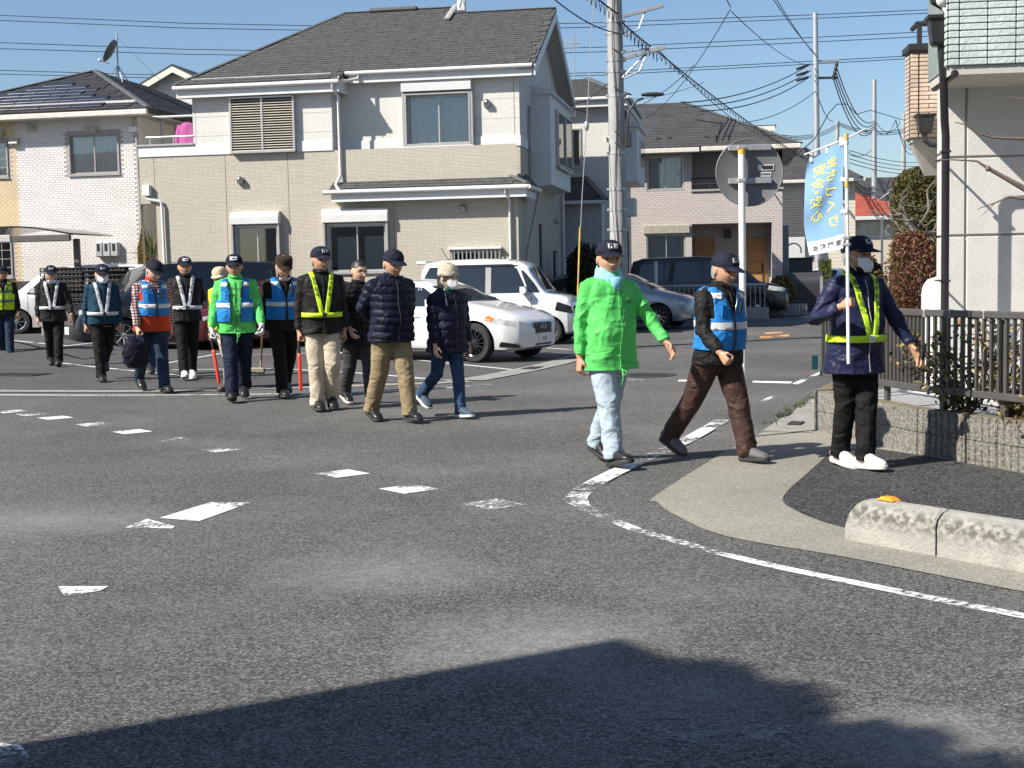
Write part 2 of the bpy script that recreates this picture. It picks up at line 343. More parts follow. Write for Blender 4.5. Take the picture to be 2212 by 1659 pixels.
# painted marks: pieces of the road
def mark(pts, wd, m, z=.0045): ribbon(MB(), pts, wd, z).obj('road_marking', m, road)
MK = MB()
mark(smooth_path([(2.08, 13.5), (1.55, 12.0), (1.05, 10.8), (.70, 9.95), (.47, 9.3)]), .15, LINE, .012)
mark(smooth_path([(.47, 9.3), (.41, 8.95), (.47, 8.55), (.70, 7.85)]), [.15] * 9 + [.12] * 4 + [.09] * 9, LINEW); mark(smooth_path([(.70, 7.85), (1.18, 6.98), (1.68, 6.31), (2.16, 5.72), (3.0, 4.75)]), [.085] * 44, LINEX)
SCUF = paint('tyre_scuff_dust', (.22, .22, .215), wear=.61, scale=55.)
rgs = random.Random(2)
for k in range(22):          # crossing tyre scuffs near the right bottom corner
    c_ = G(1650 + rgs.uniform(-420, 420), 1560 + rgs.uniform(-60, 70)); R_ = rgs.uniform(.7, 1.9); a0 = rgs.uniform(0, 6.28); mark([(c_.x + R_ * (math.cos(a0 + q * .12) - math.cos(a0 + .5)), c_.y + R_ * (math.sin(a0 + q * .12) - math.sin(a0 + .5))) for q in range(9)], .055, SCUF, .003 + .0001 * k)
mark(smooth_path([(-14, 20.1), (-9.0, 19.0), (-6.96, 18.45), (-4.85, 17.93), (-2.6, 17.7), (-1.2, 17.95), (-.3, 18.6)]), .10, LINE)
d9 = [(-5.9, 16.0), (-5.5, 15.6), (-5.09, 15.14), (-4.42, 14.36), (-3.81, 13.58), (-3.2, 12.79), (-2.58, 12.02), (-2.02, 11.27), (-1.31, 10.36), (-.74, 9.54), (-.14, 8.83)]
for i, (x, y) in enumerate(d9):
    m = LINE if i in (2, 4) else LINEW
    a = Vector((.62, -.78)); mark([(x - a.x * .16, y - a.y * .16), (x + a.x * .16, y + a.y * .16)], .30, m)
for q, m in (([(455, 1086), (541, 1087), (430, 1127), (345, 1120)], LINE), ([(318, 1122), (378, 1138), (372, 1143), (270, 1141)], LINE), ([(125, 1268), (235, 1268), (215, 1278), (140, 1290)], LINEW), ([(0, 1608), (45, 1612), (75, 1650), (0, 1659)], LINEW),
             ([(1466, 821), (1510, 821), (1510, 825), (1464, 825)], LINE), ([(1340, 818), (1392, 819), (1390, 822), (1338, 821)], LINE), ([(1627, 823), (1712, 825), (1708, 829), (1625, 827)], LINE), ([(1711, 829), (1770, 804), (1776, 806), (1722, 832)], LINEW), ([(1629, 872), (1668, 855), (1674, 858), (1642, 873)], LINEW)):
    pts = [G(*p) for p in q]; mb = MB(); mb.sheet([(p.x, p.y) for p in pts], .0045); mb.obj('road_marking', m, road)
for q in ([(1641, 727), (1668, 726), (1668, 730), (1641, 731)], [(1668, 724), (1704, 723), (1704, 727), (1668, 728)], [(1652, 719), (1690, 717), (1690, 720), (1652, 722)]):
    pts = [G(*p) for p in q]; mb = MB(); mb.sheet([(p.x, p.y) for p in pts], .0045); mb.obj('road_marking', ORNG, road)
for a, b in (((893, 778), (1110, 800)), ((740, 757), (893, 778)), ((893, 818), (975, 823)), ((1176, 752), (1240, 757)), ((20, 772), (208, 794)), ((208, 794), (390, 812)), ((355, 786), (480, 764)), ((371, 800), (600, 797)), ((542, 753), (590, 749)), ((520, 768), (730, 762)), ((600, 797), (760, 806)), ((760, 806), (960, 822))):
    p, q = G(*a), G(*b); mark([(p.x, p.y), (q.x, q.y)], .09, LINEF, .0105)

# ================================================================== kerb blocks
KERB = mat('kerb_concrete', (.27, .262, .24), .92, .3, vs=9, bump=.5, bs=60, var2=(.36, .348, .315))
n, l, b = nodes_of(KERB)     # moss and rain stains on the road-side face
tc = n.new('ShaderNodeTexCoord'); ns = n.new('ShaderNodeTexNoise'); ns.inputs['Scale'].default_value = 30; ns.inputs['Detail'].default_value = 8; l.new(tc.outputs['Object'], ns.inputs['Vector'])
sx = n.new('ShaderNodeSeparateXYZ'); l.new(tc.outputs['Object'], sx.inputs[0])
hz = n.new('ShaderNodeMapRange'); hz.inputs[1].default_value = .07; hz.inputs[2].default_value = .15; l.new(sx.outputs[2], hz.inputs[0]); hz2 = n.new('ShaderNodeMapRange'); hz2.inputs[1].default_value = .19; hz2.inputs[2].default_value = .225; hz2.inputs[3].default_value = 1; hz2.inputs[4].default_value = .15; l.new(sx.outputs[2], hz2.inputs[0])
nm = n.new('ShaderNodeMapRange'); nm.inputs[1].default_value = .38; nm.inputs[2].default_value = .58; l.new(ns.outputs[0], nm.inputs[0])
mu0 = n.new('ShaderNodeMath'); mu0.operation = 'MULTIPLY'; l.new(hz.outputs[0], mu0.inputs[0]); l.new(hz2.outputs[0], mu0.inputs[1]); mu = n.new('ShaderNodeMath'); mu.operation = 'MULTIPLY'; l.new(mu0.outputs[0], mu.inputs[0]); l.new(nm.outputs[0], mu.inputs[1])
old = b.inputs['Base Color'].links[0].from_socket; mx = n.new('ShaderNodeMix'); mx.data_type = 'RGBA'; l.new(mu.outputs[0], mx.inputs[0]); l.new(old, mx.inputs[6]); mx.inputs[7].default_value = (.115, .108, .094, 1); l.new(mx.outputs[2], b.inputs['Base Color'])
kd = Vector((.584, -.812)); ka = math.atan2(kd.y, kd.x)
def kerb_block(p, L, end, label):
    t = thing('kerb_block', label, 'kerb block', (p[0], p[1], .004), ka, 'precast kerb blocks at the corner'); b = MB()
    W, H = .21, .235
    def sec(x, sc, h):
        o = []
        for j in range(13):
            q = j / 12; zz = H * h; yy = None
            if q < .25: pt = (-W / 2 + .01 * q, zz * q / .25 * .62)
            elif q > .75: pt = (W / 2, zz * (1 - q) / .25 * .62)
            else:
                a = math.pi - (q - .25) / .5 * math.pi; pt = (math.cos(a) * W / 2, zz * .62 + math.sin(a) * zz * .38)
            o.append((x, pt[0] * sc + (W / 2) * 0, pt[1]))
        return o
    xs = [(0.0, .94, .35), (.006, .96, .55), (.02, .98, .75), (.05, 1, .90), (.10, 1, .97), (.16, 1, 1)] if end else [(.004, .97, .97), (.012, 1, 1)]
    for k in range(1, 7): xs.append((lerp(xs[5 if end else 1][0], L - .012, k / 6), 1, 1))
    xs.append((L - .002, .97, .97))
    b.loft([sec(*q) for q in xs]); b.obj('block', KERB, t, True, 50); return t
k0 = Vector((1.90, 7.50)); kerb_block(k0, .60, True, 'weathered kerb block with rounded end and orange reflector on top')
kerb_block(k0 + kd * .606, .60, False, 'mossy kerb block cut by the right edge of the picture')
kerb_block(k0 + kd * 1.212, .60, False, 'kerb block nearest the camera outside right edge')
t = thing('road_reflector', 'orange road reflector on the rounded end of the kerb block', 'reflector', (*(k0 + kd * .22), .239), ka)
OR = mat('orange_plastic', (.80, .30, .015), .35, .1, vs=30)
MB().loft([[(-.055, -.035, 0), (.055, -.035, 0), (.055, .035, 0), (-.055, .035, 0)], [(-.03, -.022, .018), (.03, -.022, .018), (.03, .022, .018), (-.03, .022, .018)]]).obj('lens', OR, t)

# ================================================================== block wall with railing at the right
BLK = mat('split_block', (.10, .095, .082), .95, .3, vs=38, bump=1., bs=70, var2=(.31, .295, .255)); FENC = mat('bronze_railing', (.105, .10, .095), .42, .1, metal=.3)
MOSS = mat('moss_cap', (.17, .145, .09), .95, .3, vs=8, bump=.6, bs=70)
WA, WB, WC = Vector((2.86, 12.55)), Vector((3.27, 10.78)), Vector((3.78, 9.55)); WD = WC + (WC - WB).normalized() * 2.6
bw = thing('block_wall', 'low rough concrete block wall, two courses, under the dark railing', 'wall', (WA.x, WA.y, 0))
def wall_run(a, b_, ribs):
    d = (b_ - a); L = d.length; d.normalize(); ang = math.atan2(d.y, d.x); n_ = max(1, round(L / .39)); st = L / n_
    m = MB(); 
    if ribs:
        ys = []; k = 6; prof = []
        for i in range(k):
            x0 = .004 + (st - .008) * i / k; x1 = .004 + (st - .008) * (i + 1) / k
            prof += [(x0 + .004, -.062), (x0 + .012, -.075), (x1 - .012, -.075), (x1 - .004, -.062)]
        m.prism(prof + [(st - .004, .06), (.004, .06)], .004, .184)
    else:
        prof = [(.004 + (st - .008) * i / 8, -.068 - .008 * rnd.random()) for i in range(9)]
        m.prism(prof + [(st - .004, .06), (.004, .06)], .004, .184)
    me = m.mesh('block', BLK)
    for c in range(2):
        for i in range(n_): ob('block', me, bw, TR(a.x - WA.x, a.y - WA.y, c * .187) @ RZ(ang) @ TR(i * st, 0, 0))
    c = MB(); c.box((0, -.055, 0), (L, .055, .37)); c.obj('mortar', MOSS, bw).matrix_local = TR(a.x - WA.x, a.y - WA.y, .003) @ RZ(ang)
for a, b_, rb in ((WA, WB, False), (WB, WC, True), (WC, WD, True)): wall_run(a, b_, rb)
wall_run(WA + Vector((.95, 2.2)), WA, False)
fe = thing('railing', 'dark bronze metal railing with vertical bars on the block wall', 'railing', (WA.x, WA.y, 0))
def fence_run(a, b_, pitch, post=True):
    d = b_ - a; L = d.length; d.normalize(); M0 = TR(a.x - WA.x, a.y - WA.y, 0) @ RZ(math.atan2(d.y, d.x))
    MB().bbox((0, -.028, 1.10), (L, .028, 1.155), .008, M0).obj('top_rail', FENC, fe); MB().bbox((0, -.022, .50), (L, .022, .555), .006, M0).obj('bottom_rail', FENC, fe)
    n_ = int(L / pitch); bar = MB().box((-.011, -.012, .555), (.011, .012, 1.10)).mesh('bar', FENC)
    for i in range(n_): ob('bar', bar, fe, M0 @ TR((i + .5) * L / n_, 0, 0))
    for s in (.12, .62):
        MB().bbox((L * s - .025, .03, .36), (L * s + .025, .07, 1.09), .004, M0).obj('post', FENC, fe)
fence_run(WA, WB, .062); fence_run(WB, WC, .078); fence_run(WC, WD, .08); fence_run(WA + Vector((.95, 2.2)), WA, .09)
CLIP = mat('pale_clip', (.42, .40, .36), .6)
for q in (WB, WB + (WC - WB) * .22, WB + (WC - WB) * .5):
    MB().bbox((q.x - WA.x - .02, q.y - WA.y - .033, 1.095), (q.x - WA.x + .02, q.y - WA.y + .033, 1.16), .004).obj('rail_joint', CLIP, fe)
tg = thing('hanging_tag', 'small teal tag hanging on the railing end behind the flag bearer', 'tag', (WA.x - .08, WA.y - .06, .60), .3)
MB().bbox((-.03, -.01, -.03), (.03, .01, .10), .006).obj('card', mat('teal_plastic', (.03, .28, .28), .5), tg)
gv = MB(); gv.sheet([(3.05, 12.6), (3.45, 10.9), (3.95, 9.7), (5.2, 7.5), (7, 8), (7, 14), (4.6, 14.6)], .30); struct('gravel', gv, mat('white_gravel', (.42, .41, .39), .95, .5, vs=60, bump=1., bs=70, var2=(.75, .74, .71)))

for a, b_ in (((20, 735), (140, 747)), ((140, 748), (215, 739))):
    p, q = G(*a, .288), G(*b_, .288); ribbon(MB(), [(p.x, p.y), (q.x, q.y)], .09, .292).obj('road_marking', LINEF, road)

wd = MB(); rw = random.Random(8); P_W = []
for k in range(170):
    t_ = rw.random(); p = Vector((2.36, 12.75)).lerp(Vector((3.55, 15.9)), t_) + Vector((rw.gauss(0, .035), rw.gauss(0, .02))); h_ = rw.uniform(.02, .06); a_ = rw.uniform(0, 6.28)
    if mnoise.noise((p.x * 4, p.y * 4, 0)) < .02: continue
    wd.add([(p.x - .006, p.y, .01), (p.x + .006, p.y, .01), (p.x + .02 * math.cos(a_), p.y + .02 * math.sin(a_), .01 + h_)], [(0, 1, 2)])
o = wd.obj('weeds', mat('weed_green', (.05, .07, .02), .8)); o['kind'] = 'stuff'; tag(o, 'low weeds in the crack along the kerbside gutter', 'weeds')
# ================================================================== right-hand house
FR = Frame(4.07, 12.75, 7.0)
STUC = mat('stucco_panel', (.53, .52, .49), .92, .05, vs=5, bump=.22, bs=60); MINT = mat('mint_tile', (.46, .53, .50), .8, .10, vs=3, bump=.5, bs=30)
BRT = mat('beige_tile', (.50, .39, .31), .85, .22, vs=4, bump=.4, bs=40); JOINT = mat('dark_joint', (.10, .09, .085), .9); SOFF = mat('soffit_board', (.45, .43, .39), .85, .05)
BPIPE = mat('black_pipe', (.022, .022, .024), .35, .1)
rh = frame_thing('white_house', 'white stucco house with mint tiled upper bay at right edge', 'house', FR)
MB().box((.02, .03, 0), (6, .45, 7.5)).box((.55, .45, 0), (6, 2.55, 7.5)).box((1.0, 2.55, 0), (6, 4, 7.5)).obj('wall_core', STUC, rh)
for x0, x1 in ((.0, .155), (.175, 1.02), (2.4, 6)):          # stucco panels with open joints
    for z0, z1 in ((0, .92), (.94, 1.76), (1.78, 2.48), (2.5, 3.25)):
        MB().bbox((x0, 0, z0), (x1, .06, z1), .006).obj('wall_panel', STUC, rh)
for z0, z1 in ((0, .92), (.94, 1.76), (1.78, 2.48), (2.5, 3.25), (3.27, 7.5)): MB().bbox((-.012, .06, z0), (.03, .46, z1), .004).obj('wall_panel', STUC, rh)
for z0, z1 in ((2.3, 2.48), (2.5, 3.25)): MB().bbox((1.04, 0, z0), (2.38, .06, z1), .006).obj('wall_panel', STUC, rh)
# mint tiled bay
xm, zm = FR.front(2048, 146, -.95); MB().box((xm + .01, -.94, zm + .012), (6, .05, 7.5)).obj('bay_core', mat('grey_joint', (.20, .235, .225), .9), rh)
MB().box((xm + .02, -.93, zm - .06), (6, .0, zm + .012)).obj('soffit', SOFF, rh); MB().tube([(xm + .06, -.93, zm - .05), (xm + .06, 0, zm - .05)], .035, 8).obj('soffit_pipe', BPIPE, rh)
tl = MB().bbox((.003, -.016, .003), (.227, .0, .054), .005).mesh('tile', MINT); te = MB().bbox((.003, -.016, .003), (.09, .0, .054), .005).mesh('tile', MINT)
tp = []
for r in range(26):
    z = zm + .014 + r * .0585; tp.append((te, TR(xm, -.94, z)))
    for c in range(7): tp.append((tl, TR(xm + .095 + c * .232, -.94, z)))
    tp.append((te, TR(xm, -.85, z) @ RZ(-math.pi / 2))); 
pieces('tile', None, tp, rh, 'tile_field')
# beige tiled balcony box behind
bx0, bz0 = FR.front(1966, 298, 2.6); bx1, bz1 = FR.front(2046, 108, 2.6)
MB().box((bx0 + .01, 2.61, bz0), (bx1 + .15, 2.95, bz1)).obj('balcony_core', JOINT, rh)
bt = MB().bbox((.003, -.014, .003), (.215, 0, .042), .004).mesh('tile', BRT); bt2 = MB().bbox((.003, -.014, .003), (.085, 0, .042), .004).mesh('tile', BRT); bt3 = MB().bbox((.003, -.014, .003), (.10, 0, .042), .004).mesh('tile', BRT)
tp = []; nr = int((bz1 - bz0) / .046)
for r in range(nr):
    z = bz0 + r * .046; tp.append((bt2, TR(bx0, 2.61, z))); x = bx0 + .098
    if r % 2: tp.append((bt3, TR(x, 2.61, z))); x += .105
    while x < bx1 + .05: tp.append((bt if x + .22 < bx1 + .2 else bt3, TR(x, 2.61, z))); x += .22
    tp.append((bt, TR(bx0 + .01, 2.93, z) @ RZ(-math.pi / 2)))
pieces('tile', None, tp, rh, 'tile_field')
MB().box((bx0 + .03, 2.66, bz0 - .04), (bx1 + .15, 2.94, bz0)).obj('balcony_soffit', SOFF, rh)
MB().loft([[(bx0 + .02, 2.7, bz0), (bx1 + .1, 2.7, bz0), (bx1 + .1, 2.94, bz0), (bx0 + .02, 2.94, bz0)], [(bx1 - .18, 2.9, bz0 - .40), (bx1 + .1, 2.9, bz0 - .40), (bx1 + .1, 2.94, bz0 - .40), (bx1 - .18, 2.94, bz0 - .40)]]).obj('balcony_bracket', SOFF, rh)
MB().bbox((bx0 - .03, 2.56, bz1), (bx1 + .15, 3.0, bz1 + .08), .01).obj('coping', BPIPE, rh)
rl = MB(); rl.tube([(bx0 + .08, 2.62, bz1 + .30), (bx1 + .1, 2.62, bz1 + .30)], .03, 8); rl.tube([(bx0 + .08, 2.62, bz1 + .30), (bx0 + .08, 2.95, bz1 + .30)], .03, 8)
for x in (bx0 + .1, bx0 + .33): rl.bbox((x - .025, 2.6, bz1 + .07), (x + .025, 2.65, bz1 + .3), .004)
rl.obj('hand_rail', BPIPE, rh)
def hopper(x, y, z, s):
    b = MB(); 
    for zz, w0 in ((0, .6), (.16 * s, .95), (.17 * s, 1.12), (.20 * s, 1.12)): pass
    b.loft([[(x - .06 * s * k, y - .05 * s * k, z + q * s), (x + .06 * s * k, y - .05 * s * k, z + q * s), (x + .06 * s * k, y + .05 * s * k, z + q * s), (x - .06 * s * k, y + .05 * s * k, z + q * s)] for q, k in ((0, .7), (.02, .95), (.15, 1.2), (.152, 1.45), (.17, 1.45))]); return b
# rain pipes with hopper heads
hx, hz_ = FR.front(2028, 100, -.75); px_, pz_ = FR.front(2041, 664, -.45)
dp = MB(); dp.tube([(hx + .02, -.75, hz_ + .03), (hx + .04, -.75, hz_ - .25), (px_ - .02, -.5, hz_ - .62), (px_, -.45, hz_ - .75), (px_, -.45, .30)], .036, 12)
dp.obj('downpipe', BPIPE, rh, True, 40); hopper(hx + .02, -.75, hz_, 1.5).obj('hopper_head', BPIPE, rh)
bk = MB(); [bk.bbox((px_ - .042, -.49, z), (px_ + .042, -.40, z + .02), .003) for z in (1.35, 2.5)]; [bk.box((px_ - .01, -.41, z + .004), (px_ + .01, .02, z + .016)) for z in (1.35, 2.5)]; bk.obj('pipe_bracket', BPIPE, rh)
hx2, hz2 = FR.front(2000, 268, 2.45); hopper(hx2, 2.5, hz2 - .1, 1.25).obj('hopper_head', BPIPE, rh); MB().tube([(hx2, 2.5, hz2 - .1), (hx2, 2.5, hz2 - .17), (hx2 + .06, 2.5, hz2 - .22), (bx1 + .1, 2.5, hz2 - .26)], .03, 10).obj('downpipe', BPIPE, rh)
# eaves gutter lamp etc. at the very top
ex, ez = FR.front(2035, 20, -.8); MB().tube([(ex - .1, -.8, ez + .3), (ex - .05, -.8, ez + .08), (ex + .15, -.8, ez - .04)], .055, 10).obj('gutter_end', BPIPE, rh)
l_ = MB(); l_.ell((ex - .02, -.9, ez + .06), (.05, .05, .06)); l_.tube([(ex - .02, -.9, ez + .02), (ex + .05, -.9, ez - .1), (ex + .22, -.92, ez - .18)], .016, 8); l_.obj('wall_bracket', WHITE, rh, True)
# sliding door
wx0, wz1 = FR.front(2186, 420, 0); MB().box((1.1, .10, 0), (2.35, .30, 2.2)).obj('door_recess', DARKIN, rh)
fw = MB(); fw.bbox((1.03, -.03, .0), (1.09, .1, 2.25), .006); fw.bbox((1.03, -.05, 2.22), (2.4, .1, 2.3), .006); fw.bbox((1.15, -.0, 0), (1.20, .08, 2.22), .004); fw.obj('door_frame', ALU, rh); MB().box((1.20, .03, .05), (2.38, .036, 2.22)).obj('door_pane', GLASS, rh); MB().bbox((1.09, -.02, 0), (1.14, .08, 2.22), .004).obj('door_edge', BPIPE, rh)
# gas tank, brooms
gx, gy = 4.33, 13.75; tk = thing('gas_tank', 'white propane tank standing behind railing beside black downpipe', 'gas tank', (gx, gy, 0)); WT = mat('tank_paint', (.68, .68, .67), .4, .06)
MB().lathe([(.001, .3), (.19, .3), (.19, 1.22), (.175, 1.30), (.13, 1.36), (.05, 1.385), (.001, 1.39)], 24).obj('body', WT, tk, True, 50); MB().lathe([(.193, 1.19), (.196, 1.20), (.193, 1.21)], 24).obj('weld_seam', WT, tk, True)
MB().lathe([(.03, 1.38), (.03, 1.43), (.045, 1.43), (.045, 1.46), (.001, 1.47)], 10).obj('valve', mat('brass', (.3, .22, .10), .4, metal=.8), tk)
bp = FR.o + FR.u * .78 + FR.v * -.12; b1 = thing('push_broom', 'push broom with green bristles leaning head up against white wall', 'broom', (bp.x, bp.y, 0), FR.a)
MB().tube([(0, -.18, .3), (.10, -.05, 1.42)], .014, 8).obj('handle', GALV, b1); MB().bbox((-.06, -.10, 1.40), (.22, -.03, 1.48), .012).obj('head', DARKM, b1)
gb = MB()
for i in range(15):
    for j in range(3): x = -.05 + i * .018; gb.tube([(x, -.085 + j * .02, 1.48), (x + rnd.uniform(-.006, .006), -.085 + j * .02, 1.555 + rnd.uniform(-.01, .01))], .007, 4)
gb.obj('bristles', mat('green_bristle', (.0, .28, .10), .6), b1)
b2 = thing('folded_shovel', 'dark grey shovel standing blade up against white wall', 'shovel', (bp.x + .24, bp.y - .08, 0), FR.a); MB().tube([(.02, -.1, .3), (.06, -.03, 1.35)], .015, 8).obj('handle', mat('pale_wood', (.45, .30, .16), .7), b2)
MB().loft([[(-.07, -.05, 1.35), (.12, -.05, 1.35), (.12, -.02, 1.35), (-.07, -.02, 1.35)], [(-.06, -.07, 1.62), (.14, -.07, 1.62), (.14, -.03, 1.62), (-.06, -.03, 1.62)], [(.02, -.03, 1.92), (.10, -.03, 1.92), (.10, -.01, 1.92), (.02, -.01, 1.92)]]).obj('blade', mat('grey_plastic', (.09, .09, .09), .5), b2)

# ================================================================== road sign seen from behind
sp = G(1606, 946); sgn = thing('road_sign', 'round grey road sign seen from behind on white post with yellow cap', 'road sign', (sp.x, sp.y, 0)); SY = sp.y
zt = P(1598, 320, SY).z; PW = mat('white_post', (.72, .72, .70), .4, .05, vs=4)
MB().tube([(0, 0, 0), (-.0, 0, zt)], .0305, 16).obj('post', PW, sgn, True, 40)
YC = mat('yellow_cap', (.72, .40, .04), .45, .1); MB().lathe([(.033, zt - .05), (.0335, zt + .005), (.025, zt + .012), (.001, zt + .014)], 16).obj('cap', YC, sgn, True, 40)
dz = P(1622, 371, SY).z; dx = P(1622, 371, SY).x - sp.x; Md = TR(dx, .075, dz) @ Matrix.Rotation(rad(-90), 4, 'X') @ Matrix.Rotation(0, 4, 'Z')
SB = mat('sign_back', (.17, .175, .175), .55, .10, vs=4, metal=.25)
MB().lathe([(.001, -.004), (.285, -.004), (.295, -.009), (.30, -.004), (.30, .006), (.001, .006)], 56, Md).obj('disc', SB, sgn, True, 40)
for z in (.215, -.075):
    c = MB(); c.bbox((dx - .19, .036, dz + z - .025), (dx + .19, .068, dz + z + .025), .004)
    for k in (.02, .04, .15, .17): c.box((dx + k - .003, .034, dz + z - .015), (dx + k + .003, .0365, dz + z + .015))
    c.bbox((-.036, -.034, dz + z - .018), (.036, .045, dz + z + .018), .006); c.obj('bracket', GALV, sgn)
st = MB(); st.box((dx + .075, .064, dz + .015), (dx + .215, .070, dz + .065)); st.box((dx + .095, .064, dz - .04), (dx + .19, .070, dz + .0)); st.obj('sticker', WHITE, sgn)
sk = MB(); sk.box((dx + .112, .0615, dz + .024), (dx + .205, .0645, dz + .056)); [sk.box((dx + .10 + .012 * i, .0615, dz - .032 + .009 * (i % 2)), (dx + .107 + .012 * i, .0645, dz - .010)) for i in range(7)]; sk.obj('sticker_print', BLACK, sgn)
# ================================================================== house kit
def siding(name, c1, c2, bw, bh, mortar, gap=.006, bump=.5, rough=.85):
    m = bpy.data.materials.new(name); m.use_nodes = True; MATS[name] = m; n, l, b = nodes_of(m); b.inputs['Roughness'].default_value = rough
    tc = n.new('ShaderNodeTexCoord'); sx = n.new('ShaderNodeSeparateXYZ'); l.new(tc.outputs['Object'], sx.inputs[0])
    ad = n.new('ShaderNodeMath'); ad.operation = 'ADD'; l.new(sx.outputs[0], ad.inputs[0]); l.new(sx.outputs[1], ad.inputs[1])
    cb = n.new('ShaderNodeCombineXYZ'); l.new(ad.outputs[0], cb.inputs[0]); l.new(sx.outputs[2], cb.inputs[1])
    br = n.new('ShaderNodeTexBrick'); br.inputs['Scale'].default_value = 1; br.inputs['Brick Width'].default_value = bw; br.inputs['Row Height'].default_value = bh; br.inputs['Mortar Size'].default_value = gap; br.inputs['Mortar Smooth'].default_value = .3
    br.inputs['Color1'].default_value = (*c1, 1); br.inputs['Color2'].default_value = (*c2, 1); br.inputs['Mortar'].default_value = (*mortar, 1); l.new(cb.outputs[0], br.inputs['Vector'])
    nz = n.new('ShaderNodeTexNoise'); nz.inputs['Scale'].default_value = 3.; mp = n.new('ShaderNodeMapping'); mp.inputs['Scale'].default_value = (5, 5, 30); l.new(tc.outputs['Object'], mp.inputs[0]); l.new(mp.outputs[0], nz.inputs['Vector'])
    mr = n.new('ShaderNodeMapRange'); mr.inputs[1].default_value = .3; mr.inputs[2].default_value = .7; mr.inputs[3].default_value = .88; mr.inputs[4].default_value = 1.1; l.new(nz.outputs[0], mr.inputs[0])
    sc = n.new('ShaderNodeVectorMath'); sc.operation = 'SCALE'; l.new(br.outputs[0], sc.inputs[0]); l.new(mr.outputs[0], sc.inputs['Scale']); l.new(sc.outputs[0], b.inputs['Base Color'])
    bp = n.new('ShaderNodeBump'); bp.inputs['Strength'].default_value = bump; bp.inputs['Distance'].default_value = .012
    a2 = n.new('ShaderNodeMath'); a2.operation = 'SUBTRACT'; l.new(nz.outputs[0], a2.inputs[0]); l.new(br.outputs['Fac'], a2.inputs[1]); l.new(a2.outputs[0], bp.inputs['Height']); l.new(bp.outputs[0], b.inputs['Normal'])
    return m
SIDEM = lambda x: basis((x, 0, 0), (0, 1, 0), (-1, 0, 0), (0, 0, 1))      # right-hand wall: x along it, y into the house
def wall(parent, Mw, x0, x1, z0, z1, holes, m, name='wall', rec=.13):
    xs = sorted({x0, x1, *[v for h in holes for v in (h[0], h[2])]}); zs = sorted({z0, z1, *[v for h in holes for v in (h[1], h[3])]}); b = MB()
    for i in range(len(xs) - 1):
        for j in range(len(zs) - 1):
            cx, cz = (xs[i] + xs[i + 1]) / 2, (zs[j] + zs[j + 1]) / 2
            if any(h[0] < cx < h[2] and h[1] < cz < h[3] for h in holes): continue
            b.quad((xs[i], 0, zs[j]), (xs[i + 1], 0, zs[j]), (xs[i + 1], 0, zs[j + 1]), (xs[i], 0, zs[j + 1]), Mw)
    for a, c, d, e in holes:
        b.quad((a, 0, c), (a, 0, e), (a, rec, e), (a, rec, c), Mw); b.quad((d, 0, c), (d, rec, c), (d, rec, e), (d, 0, e), Mw)
        b.quad((a, 0, e), (d, 0, e), (d, rec, e), (a, rec, e), Mw); b.quad((a, 0, c), (a, rec, c), (d, rec, c), (d, 0, c), Mw)
    return b.obj(name, m, parent)
def curtain(w_, h_, M, seed, parent, m=CURT, x0=0., x1=1.):
    r = random.Random(seed); b = MB(); n_ = 40; ph = r.random() * 6; row = []
    for k in (0, 1):
        row.append([(lerp(x0, x1, i / n_) * w_, .02 * math.sin(i * 1.25 + ph) + .012 * math.sin(i * .53 + ph * 2), k * h_) for i in range(n_ + 1)])
    b.loft(row, False, False, M); return b.obj('curtain', m, parent, True)
def window(parent, Mw, x0, z0, x1, z1, kind='slide', fm=ALU, proud=.03, seed=1, cm=CURT, inner=True, grid=False):
    w_ = x1 - x0; f = .045; b = MB(); y0, y1 = -proud, .12
    b.bbox((x0, y0, z0), (x0 + f, y1, z1), .005, Mw); b.bbox((x1 - f, y0, z0), (x1, y1, z1), .005, Mw); b.bbox((x0 + f, y0, z0), (x1 - f, y1, z0 + f), .005, Mw); b.bbox((x0 + f, y0, z1 - f), (x1 - f, y1, z1), .005, Mw)
    b.bbox((x0 - .03, y0 - .025, z0 - .03), (x1 + .03, .02, z0 - .001), .005, Mw)
    fr = b.obj('window', fm, parent)
    if kind == 'slide': spans = [(x0 + f, (x0 + x1) / 2 + .015, .05), ((x0 + x1) / 2 - .015, x1 - f, .02)]
    else: spans = [(x0 + f, x1 - f, .03)]
    for a, c, y in spans:
        s = MB(); g = .032
        s.box((a, y, z0 + f), (a + g, y + .025, z1 - f), Mw); s.box((c - g, y, z0 + f), (c, y + .025, z1 - f), Mw); s.box((a + g, y, z0 + f), (c - g, y + .025, z0 + f + g), Mw); s.box((a + g, y, z1 - f - g), (c - g, y + .025, z1 - f), Mw)
        if grid:
            for k in range(1, 4): zz = lerp(z0 + f, z1 - f, k / 4); s.box((a + g, y - .004, zz - .008), (c - g, y + .010, zz + .008), Mw)
            s.box(((a + c) / 2 - .008, y - .006, z0 + f + g), ((a + c) / 2 + .008, y + .012, z1 - f - g), Mw)
        s.obj('sash', fm, fr); MB().box((a + g, y + .010, z0 + f + g), (c - g, y + .014, z1 - f - g), Mw).obj('pane', GLASS if kind != 'frost' else FROST, fr)
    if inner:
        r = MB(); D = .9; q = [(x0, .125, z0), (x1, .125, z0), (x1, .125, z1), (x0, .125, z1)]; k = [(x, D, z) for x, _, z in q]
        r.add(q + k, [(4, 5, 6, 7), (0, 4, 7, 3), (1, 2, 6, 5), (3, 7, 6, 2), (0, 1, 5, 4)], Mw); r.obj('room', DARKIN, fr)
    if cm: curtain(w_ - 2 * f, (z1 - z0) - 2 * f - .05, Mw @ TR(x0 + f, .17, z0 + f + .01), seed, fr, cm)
    return fr
